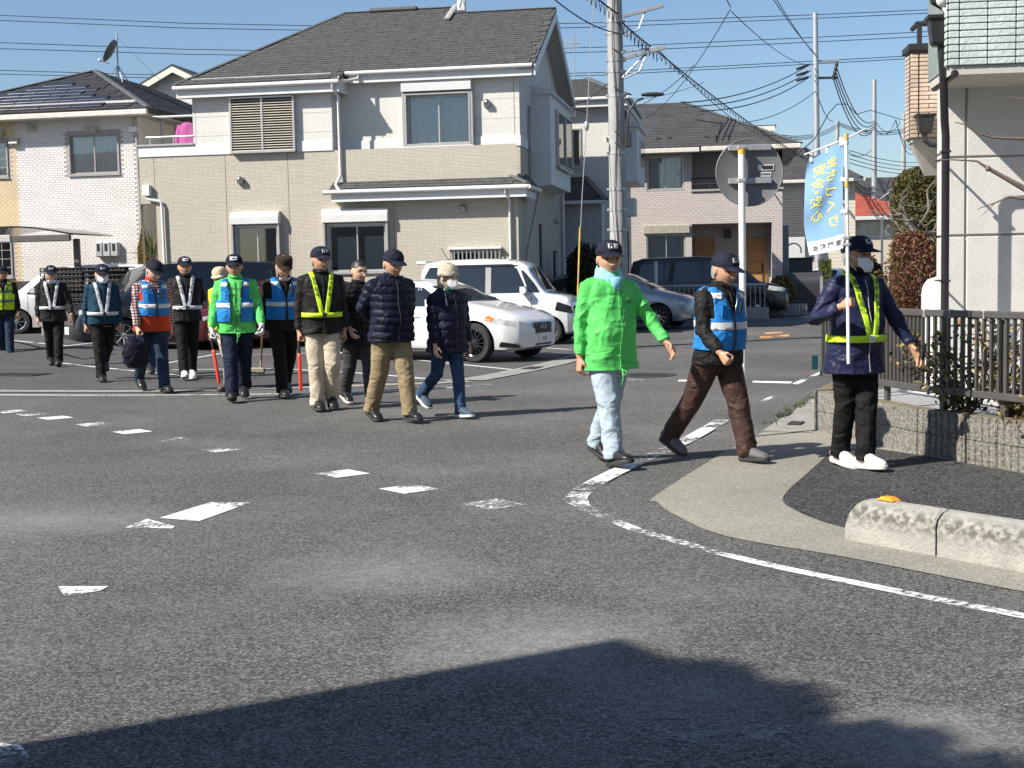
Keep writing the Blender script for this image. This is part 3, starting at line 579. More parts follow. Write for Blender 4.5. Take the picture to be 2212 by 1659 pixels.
def shutter_box(parent, Mw, x0, x1, z0, z1, m=None):
    m = m or WHITE; b = MB(); b.loft([[(x0, -.02, z0), (x1, -.02, z0), (x1, .05, z0), (x0, .05, z0)], [(x0, -.20, z0 + .01), (x1, -.20, z0 + .01), (x1, .05, z0 + .01), (x0, .05, z0 + .01)], [(x0, -.21, lerp(z0, z1, .55)), (x1, -.21, lerp(z0, z1, .55)), (x1, .05, lerp(z0, z1, .55)), (x0, .05, lerp(z0, z1, .55))], [(x0, -.16, z1 - .02), (x1, -.16, z1 - .02), (x1, .05, z1 - .02), (x0, .05, z1 - .02)], [(x0, -.13, z1), (x1, -.13, z1), (x1, .05, z1), (x0, .05, z1)]], M=Mw); b.obj('shutter_box', m, parent)
def pip(poly, x, y):
    c = False; n_ = len(poly)
    for i in range(n_):
        x1, y1 = poly[i]; x2, y2 = poly[(i + 1) % n_]
        if (y1 > y) != (y2 > y) and x < (x2 - x1) * (y - y1) / (y2 - y1) + x1: c = not c
    return c
def roof_plane(parent, pts, m, under=None, tw=.30, th=.15, name='shingle', limit=300, shingles=True, vary=True, thick=.07, tilem=None):
    """planar roof face; the first edge is the eave. slab + shingles lying on it"""
    pts = [Vector(p) for p in pts]; u = (pts[1] - pts[0]).normalized(); nrm = (pts[1] - pts[0]).cross(pts[-1] - pts[0]).normalized()
    if nrm.z < 0: nrm = -nrm
    v = nrm.cross(u)
    if v.z < 0: v = -v
    b = MB(); k = len(pts); b.add(pts + [p - nrm * thick for p in pts], [tuple(range(k)), tuple(reversed(range(k, 2 * k)))] + [(i, k + i, k + (i + 1) % k, (i + 1) % k) for i in range(k)]); slab = b.obj('roof', under or m, parent)
    if not shingles: return slab
    uv = [((p - pts[0]).dot(u), (p - pts[0]).dot(v)) for p in pts]; umin = min(a for a, _ in uv); umax = max(a for a, _ in uv); vmax = max(c for _, c in uv)
    widths = [tw * .55, tw * .8, tw] if vary else [tw]
    mes = [MB().add([(.004, 0, .006), (q - .004, 0, .006), (q - .004, 0, .020), (.004, 0, .020), (.004, th * 1.25, .002), (q - .004, th * 1.25, .002), (q - .004, th * 1.25, .006), (.004, th * 1.25, .006)], [(0, 1, 2, 3), (3, 2, 6, 7), (1, 5, 6, 2), (0, 3, 7, 4), (0, 4, 5, 1)]).mesh(name, tilem or m) for q in widths]
    L = []; r = random.Random(len(pts) * 17 + int(umax * 10)); vv = .01; row = 0
    while vv < vmax:
        x = umin - r.random() * tw
        while x < umax:
            i = r.randrange(len(widths)); q = widths[i]
            if pip(uv, x + .03, vv + th * .5) and pip(uv, x + q - .03, vv + th * .5): L.append((mes[i], basis(pts[0] + u * x + v * vv + nrm * (.001 + .004 * r.random()), u, v, nrm)))
            x += q
        vv += th; row += 1
    pieces(name, None, L, slab, name + '_field', limit); return slab
def ridge_cap(parent, a, b_, m, w_=.16):
    a, b_ = Vector(a), Vector(b_); MB().tube([a + Vector((0, 0, .015)), b_ + Vector((0, 0, .015))], w_ * .5, 6, flat=[(1, .35)] * 2).obj('ridge_cap', m, parent)
def gutter_run(parent, a, b_, m=None):
    a, b_ = Vector(a), Vector(b_); MB().tube([a, b_], .055, 8).obj('rain_gutter', m or WHITE, parent, True, 50)
def pipe_run(parent, pts, r=.035, m=None): MB().tube(pts, r, 10).obj('downpipe', m or WHITE, parent, True, 50)
STEEL = mat('vent_steel', (.36, .35, .32), .3, .1, metal=.9)
def vent_cap(parent, Mw, x, z, r=.075, m=None):
    b = MB(); b.lathe([(r, 0), (r, .08), (r * .9, .12), (r * .5, .15), (.001, .16)], 14, Mw @ TR(x, 0, z) @ Matrix.Rotation(rad(90), 4, 'X')); b.box((x - r, -.10, z - r * 1.3), (x + r, 0, z), Mw); b.obj('vent_cap', m or STEEL, parent, True, 45)
def joint(parent, Mw, x, z0, z1, m): MB().box((x - .006, -.003, z0), (x + .006, .001, z1), Mw).obj('panel_joint', m, parent)

# ================================================================== main house
FM = Frame(.30, 32.0, 9.8); U_ = -.48
SIDU = siding('upper_siding', (.64, .63, .585), (.60, .59, .545), .42, .045, (.55, .54, .50), .003, .35); SIDL = siding('lower_siding', (.52, .48, .405), (.48, .44, .365), .26, .032, (.35, .315, .25), .004, .6); BAND = mat('band_board', (.64, .65, .64), .6, .03)
SHING = mat('asphalt_shingle', (.052, .055, .053), .85, .35, vs=5, bump=.4, bs=80, var2=(.085, .089, .086)); RIDG = mat('ridge_metal', (.10, .105, .105), .5, .1); JBR = mat('joint_sealant', (.20, .14, .09), .9)
mh = frame_thing('main_house', 'two-storey house, cream upper and beige lower siding, dark shingle roof', 'house', FM)
I4 = Matrix.Identity(4); ML = TR(0, U_, 0)
fl = lambda px, py: FM.front(px, py, U_); fr_ = lambda px, py: FM.front(px, py, 0)
zb0 = fl(520, 332)[1]; zb1 = zb0 + .24; XL, XM = fl(300, 340)[0], -4.36; XU = fl(414, 200)[0]; XR = 0.
def rect(f, a, b_, c, d): (x0, z1), (x1, z0) = f(a, b_), f(c, d); return (x0, z0, x1, z1)
w1 = rect(fl, 508, 488, 606, 612); w2 = rect(fl, 706, 484, 838, 588); w3 = rect(fr_, 876, 204, 1020, 312); ws = rect(fl, 974, 540, 1081, 556); w2 = (w2[0], w2[1], w2[2], w2[3]); w1 = (w1[0], .45, w1[2], w1[3])
ws = (ws[0], ws[3] - .75, ws[2], ws[3])
xn, zn_ = fl(337, 440); wall(mh, ML, XL, XR, 0, zb0, [w1, w2, ws, (XL, 0, xn, zn_)], SIDL); wall(mh, basis((xn, 0, 0), (0, -1, 0), (1, 0, 0), (0, 0, 1)), -7, -U_, 0, zn_, [], SIDL); MB().box((XL + .01, U_ + .01, zn_), (xn, 3, zn_ + .02)).obj('overhang_soffit', SOFF, mh); wall(mh, ML, XU, XM, zb1, 6.25, [], SIDU); wall(mh, I4, XM, XR, 3.55, zb0, [], SIDL)
wall(mh, I4, XM, XR, zb1, 6.42, [w3], SIDU)
MB().box((XL, -.025, zb0), (XM, .05, zb1), ML).obj('band_board', BAND, mh); [MB().box((q0, -.025, zb0), (q1, .05, zb1)).obj('band_board', BAND, mh) for q0, q1 in ((XM + .001, w3[0]), (w3[2], XR + .02))]
Ms = SIDEM(XR); MsM = SIDEM(XM)
wall(mh, MsM, U_, 0, 3.55, zb0, [], SIDL); wall(mh, MsM, U_, 0, zb1, 6.2, [], SIDU); MB().box((U_, -.02, zb0), (-.026, .03, zb1), MsM).obj('band_board', BAND, mh)
wall(mh, Ms, U_, 7, 0, 3.5, [], SIDL); wall(mh, Ms, 0, 7, 3.5, zb0, [], SIDL); wall(mh, Ms, 0, 7, zb1, 6.42, [], SIDU); MB().box((0.051, -.022, zb0), (7, .03, zb1), Ms).obj('band_board', BAND, mh)
b = MB(); b.add([(0, 0, 6.42), (7, 0, 6.42), (3.5, 0, 8.15)], [(0, 1, 2)], Ms); b.obj('gable_wall', SIDU, mh)
MB().box((XL + .02, .2, 0), (XR - .3, 7, 6.2)).obj('house_core', DARKIN, mh) if False else None
wall(mh, basis((XL, 0, 0), (0, -1, 0), (1, 0, 0), (0, 0, 1)), -3, -U_, zn_, zb1, [], SIDL); wall(mh, basis((XU, 0, 0), (0, -1, 0), (1, 0, 0), (0, 0, 1)), -7, -U_, zb1, 6.2, [], SIDU)
wall(mh, TR(0, 7, 0), XL, XR, 0, 6.3, [], SIDL)
# joints, corner boards
for px, py0 in ((332, 342), (486, 340), (621, 334)):
    x, _ = fl(px, py0 + 5); joint(mh, ML, x, 0, zb0, JBR)
for px in (848,): x, _ = fr_(px, 300); joint(mh, I4, x, 3.95, zb0, JBR)
x, _ = fl(852, 500); joint(mh, ML, x, 0, 3.4, JBR); x, _ = fr_(1112, 300); joint(mh, I4, x, 3.7, 6.3, JBR); x, _ = fl(421, 230); joint(mh, ML, x, zb1, 6.1, GREYT)
for z in (5.35, 4.9): MB().box((XU, -.002, z - .004), (XM, .001, z + .004), ML).obj('panel_joint', GREYT, mh); MB().box((w3[2], -.002, z + .2), (XR, .001, z + .208)).obj('panel_joint', GREYT, mh)
MB().box((XM - .10, -.02, .0), (XM + .015, .03, 6.05), ML).obj('corner_board', SIDU, mh) if False else None
# windows
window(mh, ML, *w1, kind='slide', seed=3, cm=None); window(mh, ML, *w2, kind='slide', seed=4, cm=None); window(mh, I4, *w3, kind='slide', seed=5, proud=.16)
for wn, a0, a1 in ((w2, .30, .95), (w2, 1.05, 2.2)):
    pass
bl = MB(); W_ = w2[2] - w2[0]
for a0, a1 in ((.12, .46), (.58, .96)): bl.box((w2[0] + W_ * a0, .24, w2[1] + .05), (w2[0] + W_ * a1, .25, lerp(w2[1], w2[3], .74)), ML)
bl.obj('blind', mat('pale_blind', (.45, .46, .44), .8), mh)
shutter_box(mh, ML, w1[0] - .05, w1[2] + .06, w1[3] + .02, w1[3] + .32); shutter_box(mh, ML, w2[0] - .06, w2[2] + .07, w2[3] + .02, w2[3] + .34); shutter_box(mh, I4, w3[0] - .06, w3[2] + .03, w3[3] + .03, w3[3] + .36)
for wn, Mx in ((w1, ML), (w2, ML), (w3, I4)):      # shutter rails beside the windows
    MB().bbox((wn[2] + .005, -.15, wn[1]), (wn[2] + .06, .02, wn[3] + .02), .005, Mx).obj('shutter_rail', ALU, mh); MB().bbox((wn[0] - .06, -.15, wn[1]), (wn[0] - .005, .02, wn[3] + .02), .005, Mx).obj('shutter_rail', ALU, mh)
MB().bbox((w3[0] - .06, -.22, w3[1] - .06), (w3[2] + .08, .02, w3[1] - .02), .006).obj('window_sill', WHITE, mh)
window(mh, ML, *ws, kind='fix', seed=9, cm=None)
gr = MB(); gr.bbox((ws[0] - .05, -.14, ws[3]), (ws[2] + .05, 0, ws[3] + .05), .005, ML)
gr.obj('grille_top', WHITE, mh)
for i in range(13): x = lerp(ws[0], ws[2], i / 12); MB().box((x - .012, -.10, ws[1]), (x + .012, -.075, ws[3]), ML).obj('grille_bar', ALU, mh)
# louvred bay
lv = rect(fl, 498, 212, 642, 328); ML2 = TR(0, U_ - .14, 0)
b = MB(); b.bbox((lv[0], -.14, lv[1]), (lv[0] + .05, 0, lv[3]), .005, ML); b.bbox((lv[2] - .05, -.14, lv[1]), (lv[2], 0, lv[3]), .005, ML); b.bbox((lv[0], -.141, lv[3] - .045), (lv[2], 0, lv[3] + .003), .005, ML); b.bbox((lv[0], -.141, lv[1] - .003), (lv[2], 0, lv[1] + .05), .005, ML); xm_ = (lv[0] + lv[2]) / 2; b.bbox((xm_ - .025, -.139, lv[1] + .05), (xm_ + .025, 0, lv[3] - .045), .004, ML); b.obj('louvre_frame', ALU, mh)
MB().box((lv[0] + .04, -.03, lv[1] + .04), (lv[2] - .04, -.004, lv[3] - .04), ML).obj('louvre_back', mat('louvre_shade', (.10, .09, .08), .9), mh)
CRM = mat('cream_slat', (.60, .56, .48), .5, .05); nl = 21; Hs = (lv[3] - lv[1] - .10) / nl
for a, c in ((lv[0] + .05, xm_ - .025), (xm_ + .025, lv[2] - .05)):
    sl = MB().add([(0, -.135, -.004), (c - a, -.135, -.004), (c - a, -.125, .006), (0, -.125, .006), (0, -.03, Hs * .55), (c - a, -.03, Hs * .55), (c - a, -.03, Hs * .62), (0, -.03, Hs * .62)], [(0, 1, 2, 3), (3, 2, 6, 7), (0, 4, 5, 1), (1, 5, 6, 2), (0, 3, 7, 4)]).mesh('slat', CRM)
    for i in range(nl): ob('slat', sl, mh, ML @ TR(a, 0, lv[1] + .055 + i * Hs))
# roofs
zr = lambda y: 6.30 + .5 * (y + .30); EL, ER = U_ - .28, -.28; XG = .42; RY, RY2 = 3.5, 4.0; XH = -5.3; XS = FM.front(985, 25, 4.0)[0]; XE = XU - .34
roof_plane(mh, [(XE, EL, zr(EL)), (XM + .28, EL, zr(EL)), (XM + .28, ER, zr(ER)), (XG, ER, zr(ER)), (XG, RY, zr(RY)), (XS, RY, zr(RY)), (XS, RY2, zr(RY2)), (XH, RY2, zr(RY2))], SHING, tw=.34, th=.155)
roof_plane(mh, [(XE, 8.6, zr(EL)), (XE, EL, zr(EL)), (XH, RY2, zr(RY2))], SHING, shingles=False)
roof_plane(mh, [(XG, 7.28, zr(ER)), (XM, 7.28, zr(ER)), (XM, RY, zr(RY)), (XG, RY, zr(RY))], SHING, shingles=False); roof_plane(mh, [(XS, 8.6, zr(EL)), (XE, 8.6, zr(EL)), (XH, RY2, zr(RY2)), (XS, RY2, zr(RY2))], SHING, shingles=False)
ridge_cap(mh, (XE, EL, zr(EL)), (XH, RY2, zr(RY2)), RIDG); ridge_cap(mh, (XH, RY2, zr(RY2)), (XS, RY2, zr(RY2)), RIDG); ridge_cap(mh, (XS, RY, zr(RY)), (XG, RY, zr(RY)), RIDG)
b = MB(); b.add([(XS + .01, RY2, zr(RY2) + .02), (XS + .01, RY2 - .75, zr(RY2 - .75) + .0), (XS + .01, RY2 + .9, zr(RY2 - .9))], [(0, 1, 2)]); b.obj('gablet', GREYT, mh); ridge_cap(mh, (XS - .02, RY2 - 1.1, zr(RY2 - 1.1) + .06), (XS, RY2, zr(RY2) + .06), MATS['grey_trim'], .16)
rv = MB(); xv0, xv1 = -4.6, -3.3; rv.bbox((xv0, RY2 - .14, zr(RY2) - .02), (xv1, RY2 + .14, zr(RY2) + .09), .03); rv.obj('ridge_vent', RIDG, mh)
# gable trim on the right
for s, y1 in ((1, ER), (-1, 7.28)):
    a, c = Vector((XG, RY, zr(RY) - .05)), Vector((XG, y1, zr(ER) - .05))
    q = [a, c, c - Vector((0, 0, .24)), a - Vector((0, 0, .24))]; b = MB(); b.add([p + Vector((.012, 0, 0)) for p in q] + [p - Vector((.03, 0, 0)) for p in q], [(0, 1, 2, 3), (4, 7, 6, 5), (0, 4, 5, 1), (1, 5, 6, 2), (2, 6, 7, 3), (3, 7, 4, 0)]); b.obj('barge_board', WHITE, mh)
    d = [a - Vector((0, 0, .10)), c - Vector((0, 0, .10))]; b = MB(); b.quad(d[0] - Vector((.03, 0, 0)), d[1] - Vector((.03, 0, 0)), d[1] - Vector((XG, 0, 0)), d[0] - Vector((XG, 0, 0))); b.obj('gable_soffit', SOFF, mh)
MB().box((.02, 6.85, zr(ER) - .42), (XG + .0, 7.28, zr(ER) - .26)).obj('eave_return', WHITE, mh)
for x0, x1, y in ((XE, XM + .28, EL), (XM + .30, XG - .06, ER)):
    z = zr(y); MB().box((x0 + .06, y + .03, z - .29), (x1 - .02, y + .06, z - .075)).obj('fascia', BAND, mh); MB().box((x0 + .06, y + .06, z - .285), (x1 - .02, (U_ if y == EL else 0.) + .02, z - .27)).obj('soffit', SOFF, mh); gutter_run(mh, (x0, y - .03, z - .07), (x1, y - .03, z - .07))
MB().box((XM + .24, EL + .04, zr(EL) - .30), (XM + .27, ER + .3, zr(EL) + .06)).obj('fascia', BAND, mh)
# lower roof
LZ = lambda y: 3.94 + .5 * y * 1.0; LX0, LX1 = fl(720, 425)[0], .30; LE = U_ - .36
roof_plane(mh, [(LX0, LE, LZ(LE)), (LX1, LE, LZ(LE)), (-.55, -.02, LZ(-.02)), (XM + .0, -.02, LZ(-.02)), (XM, U_ - .02, LZ(U_ - .02)), (LX0, U_ - .02, LZ(U_ - .02))], SHING, tw=.34, th=.155)
roof_plane(mh, [(LX1, LE, LZ(LE)), (LX1, .9, LZ(LE)), (-.0, .9, LZ(-.15)), (-.55, -.02, LZ(-.02))], SHING, shingles=False)
ridge_cap(mh, (LX1, LE, LZ(LE)), (-.55, -.02, LZ(-.02)), RIDG, .2); MB().box((XM, -.10, LZ(-.02) - .01), (-.55, -.003, LZ(-.02) + .05)).obj('flashing', RIDG, mh)
MB().box((LX0 + .05, LE + .03, LZ(LE) - .28), (LX1 - .05, LE + .06, LZ(LE) - .07)).obj('fascia', BAND, mh); MB().box((LX1 - .09, LE + .06, LZ(LE) - .28), (LX1 - .06, .9, LZ(LE) - .07)).obj('fascia', BAND, mh); MB().box((LX0 + .05, LE + .06, LZ(LE) - .275), (LX1 - .1, U_ + .02, LZ(LE) - .26)).obj('soffit', SOFF, mh)
gutter_run(mh, (LX0 - .12, LE - .03, LZ(LE) - .06), (LX1, LE - .03, LZ(LE) - .06)); gutter_run(mh, (LX1 + .02, LE - .06, LZ(LE) - .06), (LX1 + .02, .9, LZ(LE) - .06))
# pipes
zg = zr(EL) - .1; xp = fl(726, 190)[0]
pipe_run(mh, [(xp, EL - .03, zg), (xp, EL, zg - .12), (xp + .06, U_ - .06, zg - .28), (xp + .06, U_ - .06, LZ(LE) + .35), (xp - .02, U_ - .2, LZ(LE) + .12), (xp + .12, LE - .02, LZ(LE) - .02)])
pipe_run(mh, [(XM + .62, ER - .02, zr(ER) - .10), (XM + .60, ER - .02, zr(ER) - .20), (XM + .38, ER - .2, zr(ER) - .27), (XM + .26, EL, zg + .04)])
xq = fl(1100, 420)[0]; pipe_run(mh, [(xq - .03, LE - .02, LZ(LE) - .08), (xq - .02, LE, LZ(LE) - .2), (xq + .02, U_ - .06, LZ(LE) - .35), (xq + .02, U_ - .06, 0)])
pipe_run(mh, [(.06, 1.15, 5.5), (.06, 1.15, LZ(LE))], .04, GREYT); pipe_run(mh, [(LX1, .8, LZ(LE) - .1), (LX1 - .02, .7, LZ(LE) - .3), (.08, .1, 1.9), (.08, .1, 0)], .035, GREYT); pipe_run(mh, [(.08, 6.8, 6.0), (.08, 6.8, 0)], .04, WHITE)
xc = fl(320, 412); MB().bbox((xc[0] - .09, -.13, xc[1] - .13), (xc[0] + .09, 0, xc[1] + .13), .01, ML).obj('pipe_box', BAND, mh)
x2_ = fl(352, 440); pipe_run(mh, [(xc[0] - .02, U_ - .07, xc[1] - .12), (xc[0], U_ - .07, xc[1] - .2), (x2_[0] - .03, U_ - .07, x2_[1] + .06), (x2_[0], U_ - .07, x2_[1] - .05), (x2_[0] + .03, U_ - .07, 0)])
for px, py, Mx, f in ((521, 388, ML, fl), (1001, 449, ML, fl), (1053, 222, I4, fr_)): x, z = f(px, py); vent_cap(mh, Mx, x, z)
# balcony at the left end
MB().box((XL, U_ + .02, zb1 - .3), (XU, 1.6, zb1 - .06)).obj('balcony_floor', BAND, mh)
zt_ = fl(350, 318)[1]; b = MB(); b.bbox((XL - .06, -.06, zb1), (XU + .02, .08, zb1 + .05), .008, ML); b.obj('balcony_coping', ALU, mh)
b = MB(); b.tube([(XL + .2, U_, zb1 + .22), (XU, U_, zb1 + .22)], .022, 8); [b.tube([(XL + t_, U_, zb1 + .03), (XL + t_, U_, zb1 + .22)], .015, 6) for t_ in (.3, .9)]; b.obj('balcony_rail', ALU, mh)
# side bay window and slit windows
yb0, zc1 = FM.side(1172, 195, .0); yb1, zc0 = FM.side(1222, 350, .0); yb0, yb1 = 1.9, 5.6; zc0, zc1 = 3.62, 5.85
b = MB(); b.loft([[(yb0, 0, zc0), (yb1, 0, zc0), (yb1, -.45, zc0 + .05), (yb0, -.45, zc0 + .05)], [(yb0, 0, zc1), (yb1, 0, zc1), (yb1, -.45, zc1), (yb0, -.45, zc1)]], M=Ms); b.obj('bay', BAND, mh); MB().loft([[(yb0 - .08, 0, zc1), (yb1 + .08, 0, zc1), (yb1 + .08, -.55, zc1), (yb0 - .08, -.55, zc1)], [(yb0 - .08, 0, zc1 + .22), (yb1 + .08, 0, zc1 + .22), (yb1 + .08, -.5, zc1 + .1), (yb0 - .08, -.5, zc1 + .1)]], M=Ms).obj('bay_roof', BAND, mh)
window(mh, SIDEM(.45 + XR + .13), yb0 + .9, zc0 + .55, yb1 - .25, zc1 - .25, proud=-.08, inner=False, cm=None); MB().box((yb0 + .95, -.46, zc0 + .6), (yb1 - .3, -.452, zc1 - .3), Ms).obj('bay_glass', mat('dark_glass', (.015, .02, .028), .06, spec=.8), mh)
for (ya, yb, za, zb) in ((2.7, 3.05, .9, 2.75), (5.2, 5.75, .95, 2.1)):
    b = MB(); b.bbox((ya, -.05, za), (yb, .02, zb), .01, Ms); w_ = b.obj('window', DARKM, mh); MB().box((ya + .07, -.056, za + .08), (yb - .07, -.051, zb - .08), Ms).obj('pane', FROST, w_)
vent_cap(mh, Ms, 5.5, 2.9, .06, GREYT)
# flat TV antenna
ax, az = FM.front(998, 30, RY2 - .1); ta = thing('flat_antenna', 'pale flat television antenna standing on the main house ridge', 'antenna', tuple(FM.o + FM.u * FM.front(998, 50, RY + .15)[0] + FM.v * (RY + .15)) + (zr(RY) - .02,), FM.a); MB().bbox((-.11, -.06, .1), (.11, .06, 1.3), .02).obj('panel', mat('antenna_plastic', (.55, .56, .56), .4), ta); MB().tube([(0, .06, 0), (0, .06, 1.0)], .02, 8).obj('mast', GALV, ta); b = MB(); b.tube([(.06, -.07, .7), (-.01, -.075, .86), (.07, -.07, .95)], .008, 6); b.tube([(-.05, -.07, .2), (.02, -.075, .45), (.08, -.07, .25)], .008, 6); b.obj('cable', WHITE, ta)
# ================================================================== left neighbour: white brick-patterned house
FLh = Frame(-9.5, 35.5, 10.5); lf = lambda px, py: FLh.front(px, py, 0)
WBR = mat('white_brick', (.63, .61, .59), .8, .06, vs=2); TBR = mat('tan_brick', (.60, .47, .30), .8, .08, vs=2); MORT = mat('brick_mortar', (.36, .33, .32), .9, .08); SLAT = mat('slate_roof', (.028, .029, .032), .7, .2, vs=2, bump=.2, bs=60); SOLAR = mat('solar_tile', (.014, .015, .020), .22, .3, vs=3, spec=.5, var2=(.035, .037, .046)); GRFR = mat('grey_window_frame', (.30, .29, .28), .45)
lh = frame_thing('brick_house', 'white brick-patterned house with dark hipped roof at left', 'house', FLh)
wl = rect(lf, 147, 290, 260, 376); wl2 = rect(lf, -60, 305, 20, 384); wl3 = rect(lf, -60, 520, 30, 600)
wall(lh, I4, -9, 0, 0, 6.15, [wl, wl2, wl3], MORT); wall(lh, SIDEM(0), 0, 7, 0, 6.15, [], MORT)
xs_ = lf(38, 400)[0]; br = MB().add([(0, -.008, 0), (.128, -.008, 0), (.128, -.008, .050), (0, -.008, .050), (0, .0, -.003), (.131, .0, -.003), (.131, .0, .053), (0, .0, .053)], [(0, 1, 2, 3), (3, 2, 6, 7), (0, 4, 5, 1), (1, 5, 6, 2), (0, 3, 7, 4)]).mesh('brick', WBR); brt = br.copy(); brt.materials.clear(); brt.materials.append(TBR)
L = []; Lt = []
for r in range(103):
    z = .01 + r * .0595; x = -5.3 - (.069 if r % 2 else 0)
    while x < -.14:
        cx, cz = x + .065, z + .025
        if not any(h[0] - .09 < cx < h[2] + .09 and h[1] - .06 < cz < h[3] + .06 for h in (wl, wl2, wl3)):
            (Lt if cx < xs_ else L).append((brt if cx < xs_ else br, TR(x, 0, z)))
        x += .1385
    for k in range(16): L.append((br, SIDEM(0) @ TR(.005 + k * .1385 + (.069 if r % 2 else 0), 0, z)))
L.sort(key=lambda q: (q[1].translation.x < -2.5 or q[1].translation.x > -.1, q[1].translation.z < 3.4))
pieces('brick', None, L, lh, 'brick_field'); pieces('brick', None, Lt, lh, 'brick_field', 60)
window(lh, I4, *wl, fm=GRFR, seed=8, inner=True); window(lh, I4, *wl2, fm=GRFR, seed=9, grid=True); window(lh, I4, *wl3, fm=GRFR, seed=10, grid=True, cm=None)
for px, py, s in ((70, 277, 1), (198, 281, 1.5), (33, 306, 1.2), (2, 290, 1)):
    x, z = lf(px, py); MB().loft([[(x - .1 * s, -.02, z - .09), (x + .1 * s, -.02, z - .09), (x + .1 * s, 0, z - .09), (x - .1 * s, 0, z - .09)], [(x - .1 * s, -.15, z - .06), (x + .1 * s, -.15, z - .06), (x + .1 * s, 0, z - .06), (x - .1 * s, 0, z - .06)], [(x - .1 * s, -.09, z + .09), (x + .1 * s, -.09, z + .09), (x + .1 * s, 0, z + .09), (x - .1 * s, 0, z + .09)]]).obj('vent_hood', mat('vent_paint', (.40, .37, .31), .6), lh)
ze = lf(170, 246)[1] + .02; za = P(205, 146, 38.2).z; ya = 2.9; xa = FLh.front(205, 146, 2.9)[0]; xlft = lf(-230, 245)[0]
FE = -.45; XR_ = .55
lp = roof_plane(lh, [(xlft, FE, ze), (XR_, FE, ze), (xa, ya, za)], SLAT, tw=.60, th=.20, name='slate', limit=150); roof_plane(lh, [(XR_, FE, ze), (XR_, 9, ze), (xa, 6.4, za - .25), (xa, ya, za)], SLAT, tw=.5, th=.18, name='slate', limit=120)
sl = []; me = MB().bbox((.01, 0, .0), (.86, .27, .022), .004).mesh('solar_tile', SOLAR); e0 = Vector((-9.5, FE, ze)); sv = (Vector((xa, ya, za)) - Vector((XR_, FE, ze))); sv.x = 0; sv = Vector((0, ya - FE, za - ze)).normalized(); sn = Vector((1, 0, 0)).cross(sv)
for r in range(8):
    for c in range(9):
        x = -6.9 + c * .87 - r * .06 + (.4 if r % 2 else 0)
        if x + .9 > lerp(XR_, xa, (r + 1.5) / 11.5) - .25 or x < lerp(xlft, xa, (r + 1.5) / 11.5) + .2: continue
        sl.append((me, basis(Vector((x, FE, ze)) + sv * (.22 + r * .285) + sn * .026, (1, 0, 0), sv, sn)))
pieces('solar_tile', None, sl, lp)
ridge_cap(lh, (XR_, FE, ze), (xa, ya, za), RIDG, .2); ridge_cap(lh, (xa, ya, za), (xa, 6.4, za - .25), RIDG, .2); ridge_cap(lh, (xlft, FE, ze), (xa, ya, za), RIDG, .2)
MB().bbox((-9.5, FE - .08, ze - .17), (XR_ - .02, FE + .02, ze - .03), .02).obj('rain_gutter', mat('cream_gutter', (.60, .57, .50), .5), lh); MB().box((-9.3, FE, ze - .16), (XR_ - .05, 0, ze - .13)).obj('soffit', SOFF, lh); MB().box((XR_ - .5, 0.01, ze - .16), (XR_ - .03, 8, ze - .13)).obj('soffit', SOFF, lh)
pipe_run(lh, [(.02, -.10, ze - .2), (.02, -.08, ze - .4), (.05, -.08, 3.0)], .04, GRFR); pipe_run(lh, [(.55, .3, ze - .1), (.55, .3, 3.2)], .04, GRFR)
b = MB(); b.bbox((-.15, -.18, ze - .55), (.05, -.02, ze - .42), .01); b.obj('pipe_box', BAND, lh)
mb_ = rect(lf, 211, 524, 262, 554)
for i in range(3):
    x = lerp(mb_[0], mb_[2], i / 3); b = MB(); w_ = (mb_[2] - mb_[0]) / 3 - .01; b.bbox((x, -.16, mb_[1]), (x + w_, 0, mb_[3]), .02); mt = b.obj('meter_box', mat('meter_grey', (.38, .39, .41), .5), lh); MB().bbox((x + .05, -.166, mb_[1] + .14), (x + w_ - .07, -.155, mb_[3] - .04), .004).obj('meter_window', DARKIN, mt)
# satellite dish on that roof
dp_ = FLh.o + FLh.u * (xa + .35) + FLh.v * 3.6; ds = thing('satellite_dish', 'dark satellite dish on a tripod mast atop the brick house', 'satellite dish', (dp_.x, dp_.y, za - .18), FLh.a + .2)
b = MB(); b.tube([(0, 0, 0), (0, 0, 1.35)], .022, 8); b.obj('mast', GALV, ds)
for a in range(4): b = MB(); q = a * math.pi / 2 + .6; b.tube([(0, 0, .42), (.38 * math.cos(q), .38 * math.sin(q), -.05 - .12 * (math.cos(q) > 0))], .014, 6); b.obj('strut', GALV, ds)
Md = TR(-.12, -.1, .78) @ Matrix.Rotation(rad(-60), 4, 'Y') @ Matrix.Rotation(rad(0), 4, 'X'); MB().lathe([(.001, 0), (.15, .012), (.27, .04), (.345, .075), (.35, .08), (.34, .082), (.26, .048), (.001, .008)], 28, Md).obj('dish', mat('dish_grey', (.11, .12, .13), .5), ds, True); b = MB(); b.tube([(-.2, -.1, .45), (-.44, -.16, .53)], .014, 6); b.ell((-.46, -.17, .55), .05); b.obj('feed_arm', WHITE, ds)
b = MB(); b.tube([(0, 0, 1.2), (.8, .2, .35), (1.5, .5, -.35)], .006, 5); b.obj('guy_wire', GALV, ds)
